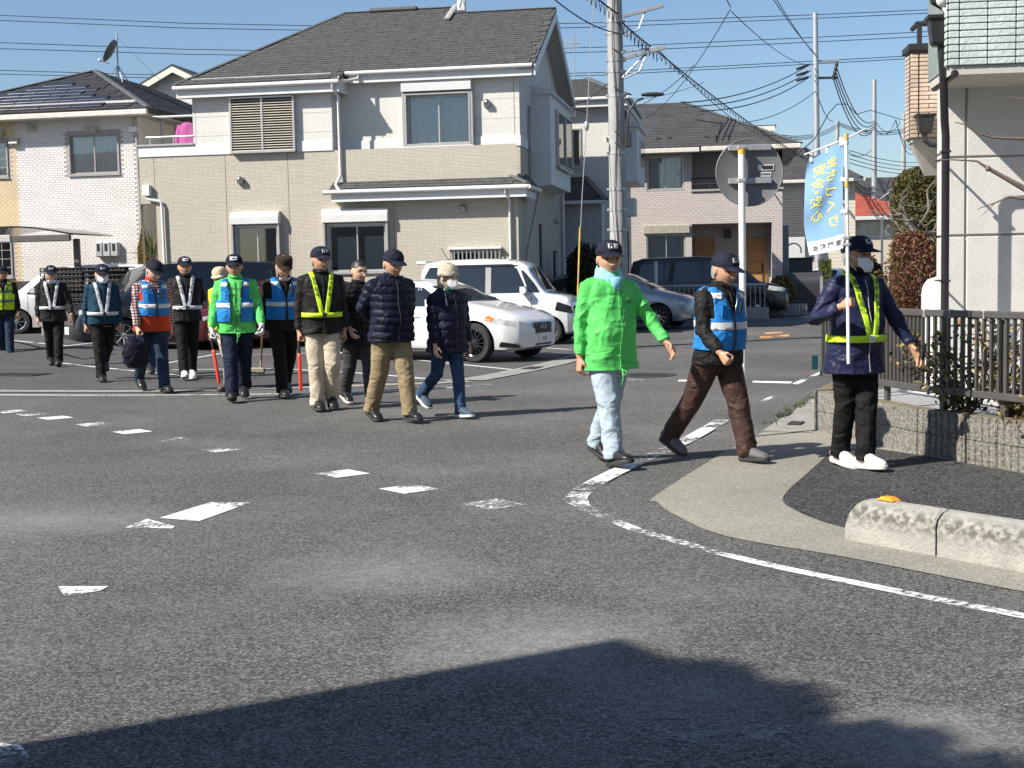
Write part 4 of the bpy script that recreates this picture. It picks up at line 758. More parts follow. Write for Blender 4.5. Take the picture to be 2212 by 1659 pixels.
# laundry
ly = FM.o + FM.u * (XU - .55) + FM.v * .45; 
def shirt(label, m, x, w_, h_, z, dy):
    p = FM.o + FM.u * x + FM.v * dy; t = thing('hanging_shirt', label, 'shirt', (p.x, p.y, z), FM.a); b = MB(); n_ = 26; rows = []
    for k, (zz, sc) in enumerate(((0, .28), (-.04, .6), (-.10, .86), (-.22, .92), (-.5, .97), (-.8, 1.0), (-h_, 1.03))):
        ring = []
        for i in range(n_):
            q = 2 * math.pi * i / n_; fold = 1 + (.10 * math.sin(7 * q + k * .3)) * min(1, k / 3); ring.append((w_ / 2 * sc * math.cos(q), .10 * math.sin(q) * fold * (1 if k else .6), zz + (.02 * math.sin(5 * q) if k == 6 else 0)))
        rows.append(ring)
    b.loft(rows); b.obj('cloth', m, t, True)
    for s in (-1, 1):
        b = MB(); b.tube([(s * w_ * .36, 0, -.06), (s * w_ * .50, 0, -.35), (s * w_ * .53, 0, -.85)], [.07, .075, .06], 10); b.obj('sleeve', m, t, True)
    b = MB(); b.tube([(0, 0, .16), (.02, 0, .10), (0, 0, .04)], .006, 6); b.tube([(-w_ * .3, 0, -.05), (0, 0, .04), (w_ * .3, 0, -.05)], .006, 6); b.obj('hanger', DARKM, t)
zl = fl(385, 258)[1]; shirt('pink long-sleeved top hanging on the balcony', mat('pink_cloth', (.36, .08, .25), .9, .1), XU - .42, .52, 1.15, zl, .2); shirt('white shirt hanging behind the pink top', mat('white_cloth', (.72, .72, .74), .9, .05), XU - .22, .5, 1.1, zl + .02, .5)
lpole = thing('laundry_pole', 'pale laundry pole and hangers above the pink top', 'laundry pole', (ly.x, ly.y, 0), FM.a); b = MB(); b.tube([(-.75, -.25, zl + .17), (.5, -.25, zl + .17)], .016, 8); b.tube([(-.75, .05, zl + .19), (.5, .05, zl + .19)], .016, 8); b.obj('pole', WHITE, lpole)
for x in (-.7, .45): b = MB(); b.bbox((x - .02, -.4, zl + .12), (x + .02, .2, zl + .15), .004); b.obj('bracket', DARKM, lpole)
# small house behind between the two roofs
FG = Frame(-12.2, 50, 10); gh = frame_thing('gabled_house', 'pale gabled house peeking out behind the two left roofs', 'house', FG); z1 = P(375, 142, 50).z; ze_ = P(430, 180, 50).z
gx = FG.front(382, 150, 0)[0]; b = MB(); b.add([(gx - 1.4, 0, 0), (gx + 1.4, 0, 0), (gx + 1.4, 0, z1 - .75), (gx, 0, z1 - .1), (gx - 1.4, 0, z1 - .75)], [(0, 1, 2, 3, 4)]); b.obj('gable_wall', SIDU, gh)
for s in (-1, 1):
    roof_plane(gh, [(gx + s * 1.7, -.4, z1 - .85), (gx + s * 1.7, 6, z1 - .85), (gx, 6, z1), (gx, -.4, z1)], SLAT, shingles=False, thick=.08); b = MB(); q = [Vector((gx, -.42, z1 - .09)), Vector((gx + s * 1.7, -.42, z1 - .94)), Vector((gx + s * 1.7, -.42, z1 - 1.15)), Vector((gx, -.42, z1 - .30))]; b.add(q + [p + Vector((0, .05, 0)) for p in q], [(0, 1, 2, 3), (4, 7, 6, 5), (0, 4, 5, 1), (1, 5, 6, 2), (2, 6, 7, 3), (3, 7, 4, 0)]); b.obj('barge_board', mat('cream_board', (.66, .63, .55), .6), gh)
MB().box((gx - 1.4, .02, 0), (gx + 1.4, 6, z1 - 1.0)).obj('wall', SIDU, gh)
# carport
cp0 = P(0, 512, 33.5); cp = thing('carport', 'grey carport with slightly arched roof at left edge', 'carport', (P(168, 580, 33.2).x, 33.2, 0), FLh.a); CG = mat('carport_metal', (.115, .105, .098), .45, .1, metal=.3)
zc = P(120, 512, 33.2).z; MB().bbox((-.07, -.05, 0), (.07, .05, zc - .05), .008).obj('post', CG, cp); MB().bbox((-6.07, -.05, 0), (-5.93, .05, zc - .05), .008).obj('post', CG, cp)
rows = [[(lerp(-6, .15, t_), y, zc + .22 * math.sin(math.pi * (1 - abs((lerp(-6, .15, t_) + 1.4) / 1.65)) / 2) * (1 if abs(lerp(-6, .15, t_) + 1.4) < 1.65 else 0) + (.05)) for t_ in [k / 24 for k in range(25)]] for y in (-.6, 1.6)]
b = MB(); top = rows; 
for i in range(24): b.add([top[0][i], top[0][i + 1], top[1][i + 1], top[1][i]] + [(p[0], p[1], p[2] - .04) for p in (top[0][i], top[0][i + 1], top[1][i + 1], top[1][i])], [(0, 1, 2, 3), (4, 7, 6, 5), (0, 4, 5, 1), (2, 6, 7, 3)])
b.obj('roof_sheet', glass('carport_sheet', (.55, .50, .45), .2), cp); MB().bbox((-6.1, -.66, zc - .12), (-1.35, -.52, zc + .06), .02).obj('front_beam', mat('carport_beam', (.42, .40, .37), .5), cp); MB().bbox((-1.35, -.64, zc - .12), (.17, -.54, zc + .04), .02).obj('front_beam', CG, cp)

# ================================================================== houses beyond the pole
FB = Frame(3.15, 40.0, 9.8); bf = lambda px, py: FB.front(px, py, 0); hb = frame_thing('pale_house', 'pale house with hipped shingle roof behind the utility pole', 'house', FB)
zE = bf(1300, 210)[1]; wb = rect(bf, 1233, 278, 1257, 362); xl = bf(1205, 300)[0]
wall(hb, I4, xl - 3, 0, 0, zE, [wb], SIDU); wall(hb, SIDEM(0), 0, 5, 0, zE, [], SIDU); window(hb, I4, *wb, kind='fix', seed=3, cm=None, inner=True)
xt, zt2 = FB.front(1262, 171, 3.3)
roof_plane(hb, [(xl - 3.3, -.35, zE - .02), (.4, -.35, zE - .02), (xt + .1, 3.3, zt2), (xl - 1, 3.3, zt2)], SHING, tw=.34, th=.17, limit=150); roof_plane(hb, [(.4, -.35, zE - .02), (.4, 5.3, zE - .02), (xt + .1, 3.3, zt2)], SHING, shingles=False)
ridge_cap(hb, (.4, -.35, zE - .02), (xt + .1, 3.3, zt2), RIDG, .25); MB().box((xl - 3, -.32, zE - .30), (.36, -.28, zE - .1)).obj('fascia', BAND, hb); gutter_run(hb, (xl - 3, -.38, zE - .08), (.42, -.38, zE - .08)); gutter_run(hb, (.44, -.38, zE - .08), (.44, 5.3, zE - .08)); MB().box((.30, -.27, zE - .30), (.36, 5.2, zE - .1)).obj('fascia', BAND, hb); MB().box((xl - 3, -.28, zE - .3), (.3, 0, zE - .28)).obj('soffit', SOFF, hb)
vx, vz = bf(1316, 298); vent_cap(hb, I4, vx, vz)
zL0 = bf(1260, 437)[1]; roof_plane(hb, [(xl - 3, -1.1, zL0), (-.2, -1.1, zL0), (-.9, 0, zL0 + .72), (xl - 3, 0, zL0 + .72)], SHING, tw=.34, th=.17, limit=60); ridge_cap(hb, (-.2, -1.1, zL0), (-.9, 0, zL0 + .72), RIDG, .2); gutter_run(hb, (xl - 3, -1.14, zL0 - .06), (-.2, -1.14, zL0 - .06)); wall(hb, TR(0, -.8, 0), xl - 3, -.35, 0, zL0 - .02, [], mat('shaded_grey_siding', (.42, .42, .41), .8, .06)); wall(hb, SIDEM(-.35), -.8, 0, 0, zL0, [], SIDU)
yb = (1.5, 4.5); zq = (bf(1380, 385)[1], bf(1380, 262)[1]); Mb = SIDEM(0)
b = MB(); b.bbox((yb[0], -.5, zq[0]), (yb[1], 0, zq[1]), .01, Mb); b.obj('bay', BAND, hb); b = MB(); b.bbox((yb[0] - .1, -.6, zq[1]), (yb[1] + .1, 0, zq[1] + .14), .02, Mb); b.obj('bay_roof', BAND, hb); b = MB(); b.bbox((yb[0] + .9, -.53, zq[0] + .55), (yb[1] - .1, -.49, zq[1] - .2), .01, Mb); wq = b.obj('window', ALU, hb); MB().box((yb[0] + 1.0, -.536, zq[0] + .65), (yb[1] - .2, -.531, zq[1] - .3), Mb).obj('pane', MATS['dark_glass'], wq)
for (ya_, yb_, za_, zb_) in ((1.0, 1.25, 1.0, 2.9), (3.4, 3.8, 1.0, 2.9)): b = MB(); b.bbox((ya_, -.04, za_), (yb_, .02, zb_), .01, Mb); w_ = b.obj('window', DARKM, hb); MB().box((ya_ + .06, -.046, za_ + .08), (yb_ - .06, -.041, zb_ - .08), Mb).obj('pane', FROST, w_)
bx = MB(); bx.bbox((2.4, -.35, 3.2), (3.1, 0, 3.75), .02, Mb); bx.obj('unit_box', BAND, hb)

FC = Frame(9.35, 47.5, 9.0); cf = lambda px, py: FC.front(px, py, 0); hc = frame_thing('brick_duplex', 'white brick duplex with wooden doors and dark tiled roof behind', 'house', FC)
BRC = siding('far_brick', (.52, .47, .44), (.47, .42, .39), .19, .075, (.30, .26, .245), .010, .4); SLC = mat('far_slate', (.040, .040, .042), .8, .2, vs=1.5, var2=(.062, .062, .064))
zEc = cf(1500, 322)[1]; c1 = rect(cf, 1396, 338, 1478, 410); c2 = rect(cf, 1494, 326, 1690, 404); c3 = rect(cf, 1396, 506, 1482, 562); c4 = rect(cf, 1494, 484, 1668, 640); c4 = (c4[0], 0.0, c4[2], c4[3])
wall(hc, I4, -8, 0, 0, zEc, [c1, c2, c3, c4], BRC, rec=1.4); wall(hc, SIDEM(0), 0, 8, 0, zEc, [], BRC); wall(hc, TR(0, 1.4, 0), c4[0], c4[2], 0, c4[3], [], BRC); wall(hc, TR(0, 1.4, 0), c2[0], c2[2], c2[1], c2[3], [], BRC)
window(hc, TR(0, .05, 0), *c1, seed=21); window(hc, TR(0, .05, 0), *c3, seed=22); b = MB(); b.bbox((c3[0] - .1, -.12, c3[3]), (c3[2] + .15, 0, c3[3] + .3), .02); b.obj('shutter_box', mat('tan_metal', (.34, .31, .26), .5), hc)
OAK = mat('oak_door', (.40, .20, .065), .5, .12, vs=3, stretch=(1, 1, 6))
for a, c in ((1500, 1544), (1608, 1656)):
    x0, _ = FC.front(a, 560, 1.36); x1, zt3 = FC.front(c, 512, 1.36); 
    for k in range(6): MB().bbox((x0, 1.33, .1 + k * (zt3 - .1) / 6), (x1, 1.37, .1 + (k + 1) * (zt3 - .1) / 6 - .008), .004).obj('door_board', OAK, hc)
    b = MB(); b.bbox((x1 - .16, 1.27, .9), (x1 - .11, 1.33, 1.7), .01); b.obj('door_handle', DARKM, hc)
b = MB(); x0, z0 = FC.front(1572, 505, 1.3); b.bbox((x0 - .12, 1.22, z0 - .15), (x0 + .12, 1.38, z0 + .15), .02); b.obj('porch_lamp', DARKM, hc)
b = MB(); x0, z0 = FC.front(1570, 570, .9); b.bbox((x0 - .14, .9, .0), (x0 + .14, 1.1, z0 + .15), .01); b.obj('letter_pillar', BRC, hc)
b = MB(); b.tube([(c2[0], -.02, c2[1] + .38), (c2[2], -.02, c2[1] + .38)], .03, 6); b.tube([(c2[0], -.02, c2[1] + .18), (c2[2], -.02, c2[1] + .18)], .02, 6); [b.tube([(lerp(c2[0], c2[2], k / 5), -.02, c2[1]), (lerp(c2[0], c2[2], k / 5), -.02, c2[1] + .38)], .02, 6) for k in range(6)]; b.obj('balcony_rail', DARKM, hc); MB().bbox((c2[0] - .05, -.06, c2[1] - .08), (c2[2] + .05, .1, c2[1]), .01).obj('balcony_coping', GRFR, hc)
pipe_run(hc, [(-.6, 1.3, c2[3]), (-.6, 1.3, c2[1])], .05, WHITE)
rx0, rz0 = FC.front(1475, 221, 4.2); ex0 = cf(1690, 312)[0] + .6
rp = roof_plane(hc, [(-8.5, -.6, zEc + .02), (ex0, -.6, zEc + .02), (rx0, 4.2, rz0), (-8, 4.2, rz0)], SLC, tw=.9, th=.30, name='roof_slate', limit=160, vary=False); roof_plane(hc, [(ex0, -.6, zEc + .02), (ex0, 9, zEc + .02), (rx0, 4.2, rz0)], SLC, shingles=False); ridge_cap(hc, (ex0, -.6, zEc + .02), (rx0, 4.2, rz0), RIDG, .2)
MB().bbox((-8.5, -.72, zEc - .16), (cf(1512, 318)[0], -.58, zEc), .02).obj('rain_gutter', MATS['cream_gutter'], hc); MB().bbox((cf(1516, 318)[0], -.70, zEc - .14), (ex0, -.56, zEc + .02), .02).obj('rain_gutter', MATS['cream_gutter'], hc); MB().box((-8, -.6, zEc - .12), (ex0, 0, zEc - .09)).obj('soffit', SOFF, hc); MB().box((.02, 0, zEc - .12), (ex0 - .05, 8, zEc - .09)).obj('soffit', SOFF, hc)
for px in (1422, 1446, 1525, 1548, 1570): q = FC.front(px, 295, .3); MB().box((q[0] - .08, .2, zEc + .36), (q[0] + .08, .34, zEc + .46)).obj('snow_guard', DARKM, hc)
b = MB(); b.bbox((.05, .6, 1.0), (.35, 1.1, 3.0), .02); b.obj('meter_cabinet', mat('cabinet_grey', (.20, .205, .21), .5), hc)
dq = FC.front(1610, 262, 3.0); b = MB(); b.box((dq[0] - .9, 3.0, zEc), (dq[0] + 1.0, 5, dq[1] - .25)); b.obj('dormer_wall', SIDU, hc); roof_plane(hc, [(dq[0] - 1.5, 2.6, dq[1] - .2), (dq[0] + 1.1, 2.6, dq[1] - .2), (dq[0] + 1.1, 5, dq[1] - .05), (dq[0] - 1.5, 5, dq[1] - .05)], SLC, shingles=False); MB().box((dq[0] - 1.2, 2.58, dq[1] - .42), (dq[0] + 1.05, 2.64, dq[1] - .24)).obj('fascia', MATS['cream_board'], hc)

FD = Frame(14.2, 62, 9); hd = frame_thing('cream_house', 'cream clapboard house with dark lower storey behind the flag', 'house', FD); df = lambda px, py: FD.front(px, py, 0); ztd = df(1715, 390)[1]; zmd = df(1715, 430)[1]; CLAP = siding('clapboard', (.60, .56, .47), (.58, .54, .45), 3., .16, (.42, .39, .32), .012, .5); GRP = siding('grey_slats', (.085, .09, .095), (.08, .085, .09), 4., .12, (.04, .04, .045), .014, .5)
wall(hd, I4, -7, 1.4, 0, ztd, [], CLAP); xd0, zd0 = df(1692, 522); xd1, _ = df(1748, 430); MB().loft([[(xd0 - 1.2, -.7, zd0), (xd1, -.7, zd0), (xd1, 0, zd0), (xd0 - 1.2, 0, zd0)], [(xd0 - 1.2, -.7, zmd), (xd1 - .35, -.7, zmd), (xd1 - .35, 0, zmd), (xd0 - 1.2, 0, zmd)]]).obj('upper_bay', GRP, hd); zrd = df(1720, 342)[1]; roof_plane(hd, [(-7.4, -.5, ztd), (1.8, -.5, ztd), (-.5, 4, zrd + .8), (-7, 4, zrd + .8)], SLC, tw=.9, th=.35, name='roof_slate', limit=40, vary=False); MB().bbox((-7.4, -.6, ztd - .15), (1.8, -.48, ztd), .02).obj('rain_gutter', MATS['cream_gutter'], hd); wall(hd, SIDEM(1.4), 0, 7, 0, ztd, [], CLAP)
sg = P(1714, 537, 60.5); s_ = thing('square_signboard', 'small white signboard with a ring mark beyond the dark shed', 'sign', (sg.x, sg.y, 0)); MB().bbox((-.5, -.04, sg.z - .5), (.5, .0, sg.z + .5), .01).obj('board', WHITE, s_); b = MB(); b.lathe([(.30, -.006), (.36, -.006), (.36, .0), (.30, .0)], 20, TR(0, -.045, sg.z - .1) @ Matrix.Rotation(rad(90), 4, 'X'), a0=-.3, a1=math.pi + .3); b.obj('ring_mark', mat('navy_print', (.03, .04, .10), .6), s_); MB().tube([(0, .02, 0), (0, .02, sg.z)], .04, 8).obj('post', GALV, s_)
FE_ = Frame(19.6, 74, 4); he = frame_thing('red_roof_house', 'beige house with red tiled roof at the end of the street', 'house', FE_); ef = lambda px, py: FE_.front(px, py, 0); zee = ef(1880, 468)[1]; BEI = mat('beige_render', (.55, .49, .38), .9, .05); RED = mat('red_tile', (.33, .075, .045), .7, .25, vs=5)
we = rect(ef, 1856, 478, 1900, 512); wall(he, I4, -6, 2.4, 0, zee, [we], BEI); window(he, I4, *we, fm=WHITE, seed=31, inner=True); wall(he, SIDEM(2.4), 0, 7, 0, zee, [], BEI)
ta_ = FE_.front(1836, 420, 3.6); roof_plane(he, [(-6.4, -.6, zee), (2.9, -.6, zee), (-1.6, 3.6, ta_[1] + .5), (-6, 3.6, ta_[1] + .5)], RED, tw=.30, th=.34, name='roof_tile', limit=200, vary=False); MB().bbox((-6.4, -.7, zee - .2), (2.9, -.58, zee), .02).obj('rain_gutter', WHITE, he); roof_plane(he, [(2.9, -.6, zee), (2.9, 8, zee), (-1.6, 3.6, ta_[1] + .5)], RED, shingles=False)
FF = Frame(23, 88, 4); hf = frame_thing('grey_roof_house', 'house with plain dark grey roof behind the red tiled roof', 'house', FF); ff = lambda px, py: FF.front(px, py, 0); zf0, zf1 = ff(1900, 440)[1], ff(1900, 416)[1]; wall(hf, I4, -6, 6, 0, zf0, [], SIDU); roof_plane(hf, [(-3.6, -.5, zf0), (6.5, -.5, zf0), (6.2, 4, zf1 + 1.2), (-3.2, 4, zf1 + 1.2)], SLC, tw=1., th=.4, name='roof_slate', limit=40, vary=False)
# a few more far roofs so that the street does not end in nothing
for i, (x, y, hh, rw, lab) in enumerate(((36, 95, 6, 9, 'far white house right of the street end'), (-30, 62, 6.2, 9, 'far house beyond the left edge'), (28, 120, 6.2, 10, 'distant house behind the grey roof'), (9, 110, 6.4, 9, 'distant house hidden behind the duplex'))):
    f = Frame(x, y, 9); h = frame_thing('far_house', lab, 'house', f); MB().box((-rw / 2, 0, 0), (rw / 2, 8, hh)).obj('wall', [SIDU, CLAP, BEI, SIDU][i], h)
    roof_plane(h, [(-rw / 2 - .5, -.5, hh), (rw / 2 + .5, -.5, hh), (rw / 2 - 2, 4, hh + 2), (-rw / 2 + 2, 4, hh + 2)], SLC, shingles=False); roof_plane(h, [(rw / 2 + .5, -.5, hh), (rw / 2 + .5, 8.5, hh), (rw / 2 - 2, 4, hh + 2)], SLC, shingles=False); roof_plane(h, [(-rw / 2 - .5, 8.5, hh), (-rw / 2 - .5, -.5, hh), (-rw / 2 + 2, 4, hh + 2)], SLC, shingles=False)
    for k in (-2.5, .5): window(h, I4, k, 3.6, k + 1.7, 4.8, inner=True, seed=40 + i)
# dark shed, planter bush, rubbish store by the street
def shed():
    p = P(1712, 640, 52); t = thing('grey_shed', 'plain dark grey shed beside the duplex', 'shed', (p.x, p.y, 0), FC.a); zt_ = P(1712, 560, 52).z
    MB().bbox((-.75, 0, 0), (.75, 1.2, zt_), .02).obj('wall', mat('shed_grey', (.075, .078, .08), .6), t); MB().bbox((-.8, -.06, zt_), (.8, 1.25, zt_ + .06), .01).obj('roof', DARKM, t)
    p = P(1738, 650, 47); t = thing('waste_store', 'dark arched waste store with clear lid by the street', 'waste store', (p.x, p.y, 0), FC.a); b = MB()
    for x in (-.6, .6): pass
    prof = [(0, 0), (0, 1.0)] + [(.45 - .45 * math.cos(a), 1.0 + .35 * math.sin(a)) for a in np.linspace(0.2, math.pi - .2, 8)] + [(.9, 1.0), (.9, 0)]
    b.loft([[(x, y, z) for y, z in prof] for x in (-.62, .62)]); b.obj('body', mat('store_dark', (.045, .045, .048), .4), t); [MB().bbox((-.63, -.012, .15 + k * .28), (.63, .0, .38 + k * .28), .004).obj('slat', DARKM, t) for k in range(3)]; MB().bbox((.52, -.03, 0), (.62, .02, 1.2), .004).obj('post', ALU, t)
shed()
# ================================================================== poles and wires
CABLE = mat('cable_black', (.02, .02, .022), .6)
def catenary(a, b_, sag, n_=14): return [a.lerp(b_, i / n_) - Vector((0, 0, sag * 4 * (i / n_) * (1 - i / n_))) for i in range(n_ + 1)]
def wire(label, pts, r, group=None, m=None, name='overhead_wire'):
    o = MB().tube(pts, r, 5).obj(name, m or CABLE); tag(o, label, 'wire', group); return o
def pole(label, base, top, r0, r1, m=CONCP, lean=(0, 0), sleeve=None):
    t = thing('utility_pole', label, 'utility pole', (base[0], base[1], 0)); H = top; pts = [(lean[0] * k / 8, lean[1] * k / 8, H * k / 8) for k in range(9)]
    MB().tube(pts, [lerp(r0, r1, k / 8) for k in range(9)], 18).obj('shaft', m, t, True, 40)
    if sleeve: MB().tube([(0, 0, 0), (0, 0, sleeve)], r0 * 1.18, 18).obj('sleeve', m, t, True, 40)
    return t
PY = 27.0; pb = P(1340, 700, PY); pt = P(1327, 0, PY); MP = pole('thick concrete utility pole with steel crossarms in front of the pale house', (pb.x, PY), 13.0, .185, .11, lean=((pt.x - pb.x) / pt.z * 13.0 * 1.0, 0))
lx = lambda z: (pt.x - pb.x) / pt.z * z
def bandp(z):
    b = MB(); r = lerp(.185, .11, z / 13) + .008; b.lathe([(r, -.03), (r, .03)], 18, TR(lx(z), 0, z)); [b.bbox((lx(z) + s * (r + .01) - .03, -.03, z - .025), (lx(z) + s * (r + .01) + .03, .03, z + .025), .006) for s in (-1, 1)]; b.obj('steel_band', GALV, MP)
def zpx(py): return P(1330, py, PY).z
for y in (47, 72, 131, 155, 207, 331, 409, 453, 496): bandp(zpx(y))
for (py0, pxe, pye) in ((38, 1432, 14), (129, 1436, 104)):
    e = P(pxe, pye, PY) - Vector((pb.x, PY, 0)); z = zpx(py0); MB().bbox((0, -.035, -.035), ((e - Vector((lx(z) + .15, 0, z))).length, .035, .035), .004, TR(lx(z) + .15, -.12, z) @ Matrix.Rotation(-math.atan2(e.z - z, e.x - lx(z) - .15), 4, 'Y')).obj('crossarm', GALV, MP)
    b = MB(); b.tube([(lx(z) + .16, -.12, z - .38), (lx(z) + .45, -.12, z - .25), (e.x - .35, -.12, e.z - .1)], .018, 6); b.obj('arm_brace', GALV, MP)
e = P(1412, 105, PY) - Vector((pb.x, PY, 0)); z = zpx(116); b = MB(); b.tube([(lx(z) + .1, -.1, z), (e.x, -.1, e.z)], .022, 6); b.tube([(e.x - .05, -.1, e.z), (lx(z - 1) + .12, -.1, zpx(170))], .022, 6); b.obj('bracket_arm', GALV, MP)
for y in (108, 190, 285, 310): 
    z = zpx(y); b = MB(); b.tube([(lx(z) - .05, -.17, z), (lx(z) + .12, -.24, z - .12)], .012, 6); b.obj('step_bolt', DARKM, MP)
# cables running down the pole
for dx in (-.04, .05): b = MB(); b.tube([(lx(zz) + dx + .03 * math.sin(zz * 2.1 + dx * 40), -.19 + .004 * zz, zz) for zz in np.linspace(1.2, 7.2, 22)], .008, 5); b.obj('pole_cable', CABLE, MP)
# street lamp on the pole
la = P(1356, 262, PY - .15); lbk = P(1375, 218, PY - .15); ltip = P(1408, 205, PY - .2)
sl_ = thing('street_lamp', 'dark street lamp on a curved arm fixed to the utility pole', 'street lamp', (pb.x, PY, 0)); o_ = Vector((pb.x, PY, 0))
b = MB(); b.tube([la - o_ - Vector((0, 0, .45)), la - o_, P(1358, 240, PY - .15) - o_, lbk - o_ , P(1390, 212, PY - .18) - o_], .022, 8); b.obj('arm', DARKM, sl_, True); b = MB(); c = P(1410, 207, PY - .2) - o_; b.loft([[(c.x + x, c.y + y * s, c.z + z * s + .02) for y, z in ((-.09, 0), (-.05, .045), (.05, .045), (.09, 0), (.06, -.03), (-.06, -.03))] for x, s in ((-.22, .5), (-.12, .9), (.05, 1), (.18, .8), (.22, .35))]); b.obj('lamp_head', DARKM, sl_, True, 50)
b = MB(); b.bbox((la.x - o_.x - .06, -.26, la.z - .5), (la.x - o_.x + .06, -.12, la.z - .2), .01); b.obj('control_box', DARKM, sl_)
# guy wire with yellow guard
ga, gb_ = P(1283, -30, PY), P(1248, 640, PY - .8); gw = thing('guy_wire', 'steel guy wire with yellow guard and insulator beside the pole', 'guy wire', (gb_.x, gb_.y, 0)); o_ = Vector((gb_.x, gb_.y, 0))
gg = G(1246, 700); gmid = P(1257, 430, PY - .5); gi = P(1267, 272, PY - .3)
MB().tube([ga - o_, gi - o_, gmid - o_, gb_ - o_, Vector((gb_.x - .02, gb_.y, 0)) - o_], .008, 6).obj('cable', GALV, gw); MB().tube([P(1253, 490, PY - .6) - o_, gb_ - o_], .017, 8).obj('guard', mat('yellow_guard', (.50, .33, .06), .6, .3, vs=6), gw); MB().ell(gi - o_, (.05, .05, .10)).obj('insulator', GALV, gw, True)
# farther poles down the side street
fp = [(1768, 28, 60, .17, .11, 'tall steel-sleeved pole behind the flag, nearest down the side street'), (1888, 172, 82, .19, .13, 'pole left of the cypress hedge, middle of the row down the street'), (1951, 246, 100, .20, .14, 'pole rising behind the clipped cypress hedge'), (1809, 262, 95, .17, .14, 'short distant pole just left of the flag top')]
FPT = []
for px, py, d, r0, r1, lab in fp:
    b0 = P(px, 600, d); tp_ = P(px, py, d); t = pole(lab, (b0.x, d), tp_.z, r0, r1, GALV if px in (1768, 1888) else CONCP, (P(px - 6, py, d).x - P(px, py, d).x if px == 1768 else 0, 0)); FPT.append((b0.x, d, tp_.z, t))
x, d, zt_, t = FPT[0]; zz = P(1768, 132, d).z; b = MB(); b.bbox((0, -.05, zz - .05), (P(1812, 130, d).x - x, .05, zz + .05), .01); b.obj('crossarm', GALV, t); zz = P(1768, 168, d).z; b = MB(); b.bbox((0, -.05, zz - .06), (P(1810, 166, d).x - x, .05, zz + .04), .01); b.obj('crossarm', DARKM, t)
for k in range(4): b = MB(); c = P(1806 - 2 * k, 140 + 9 * k, d); b.ell((c.x - x, -.1, c.z), (.08, .08, .14)); b.obj('insulator', DARKM, t)
x, d, zt_, t = FPT[1]; b = MB(); a0 = P(1888, 440, d); a1 = P(1925, 412, d); b.tube([(0, 0, a0.z), (a1.x - x, 0, a1.z)], .04, 6); b.ell((a1.x - x + .1, 0, a1.z), (.35, .15, .1)); b.obj('lamp_arm', GALV, t)
# transmission lines high behind everything
for k, (yl, yr, ym, nm) in enumerate(((33, 20, 57, 'top'), (44, 27, 67, 'top'), (92, 66, 112, 'middle'), (105, 76, 122, 'middle'), (152, 115, 168, 'lowest'), (160, 121, 174, 'lowest'))):
    p = [P(x, y, 160) for x, y in ((-400, yl - 22), (0, yl), (400, lerp(yl, ym, .72)), (850, ym + 2), (1300, lerp(ym, yr, .22)), (1760, lerp(ym, yr, .68)), (2212, yr - 8), (2700, yr - 45))]
    wire(['upper', 'lower'][k % 2] + ' wire of the ' + nm + ' pair of thin lines crossing the sky', p, .045, 'far transmission lines, ' + nm + ' pair')
# street wires
A1 = P(1424, 108, PY); far1 = P(2120, 335, 62); PX1 = Vector((FPT[0][0], 60, 0))
def spiral(a, b_, sag, n_, r, wr, label):
    base = catenary(a, b_, sag, n_ * 10); pts = [p + Vector((0, math.cos(i / 10 * 2 * math.pi) * r, math.sin(i / 10 * 2 * math.pi) * r - r)) for i, p in enumerate(base)]
    t = thing('hanger_cable', label, 'cable', tuple(a)); MB().tube([p - a for p in base], wr, 5).obj('messenger', CABLE, t); MB().tube([p - a for p in pts], wr * .55, 4).obj('coil', CABLE, t)
spiral(P(1421, 112, PY), P(1748, 345, 50), .15, 60, .06, .013, 'cable with spiral hangers sloping down from the lower crossarm'); spiral(P(1340, 45, PY - .2), P(1421, 112, PY), .02, 10, .10, .016, 'coiled cable between the pole and its lower crossarm'); spiral(P(1260, -30, 25), P(1335, 30, PY - .2), .02, 8, .10, .016, 'coiled cable entering at the top left of the pole')
W = [('wire from the crossarm down to the duplex roof', (1418, 103, PY), (1640, 290, 46), .2, .014), ('wire crossing to the duplex eave from upper right', (1578, 20, 26), (1395, 255, 44), .3, .012), ('wire rising from the duplex over the road', (1578, 15, 26), (1560, -20, 25), 0, .014), ('upper wire running right from the crossed wires', (1580, 25, 26), (1760, 140, 59), .3, .013), ('left wire of two dropping to the far pole', (1665, -10, 40), (1763, 118, 60), .1, .02), ('right wire of two dropping to the far pole', (1672, -10, 40), (1766, 125, 60), .1, .02),
     ('thick wire entering at the top left toward the pole', (1190, -8, 22), (1335, 72, PY - .2), .1, .016), ('wire from the pole to the main house gable', (1330, 160, PY), (1232, 225, 33), .15, .012), ('second wire from the pole to the main house gable', (1500, 140, 30), (1232, 232, 33), .5, .012), ('service wire to the pale house, uppermost', (1520, 178, 34), (1355, 214, 38), .1, .010), ('wire beside the far pole dropping behind the flag', (1767, 210, 60), (1800, 262, 94), .3, .03)]
for lab, a, b_, sag, r in W: wire(lab, catenary(P(*a), P(*b_), sag), r * .75)
for k, (y0, y1, n_) in enumerate(((222, 138, 'top'), (230, 152, 'middle'), (240, 164, 'bottom'))): wire('dark service wire from the duplex roof to the far pole, ' + n_ + ' of three', catenary(P(1470 + 22 * k, y0, 47), P(1752, y1, 59.8), .35), .021); b = MB().tube([P(1722, lerp(y0, y1, .89) + 2, 57), P(1745, lerp(y0, y1, .975) + 1, 59)], .055, 6).obj('wire_sleeve', CABLE); tag(b, 'thick black sleeve on the ' + n_ + ' service wire by the far pole', 'wire sleeve')
wire('thin wire below the three service wires', catenary(P(1500, 258, 47), P(1763, 196, 60), .6), .016)
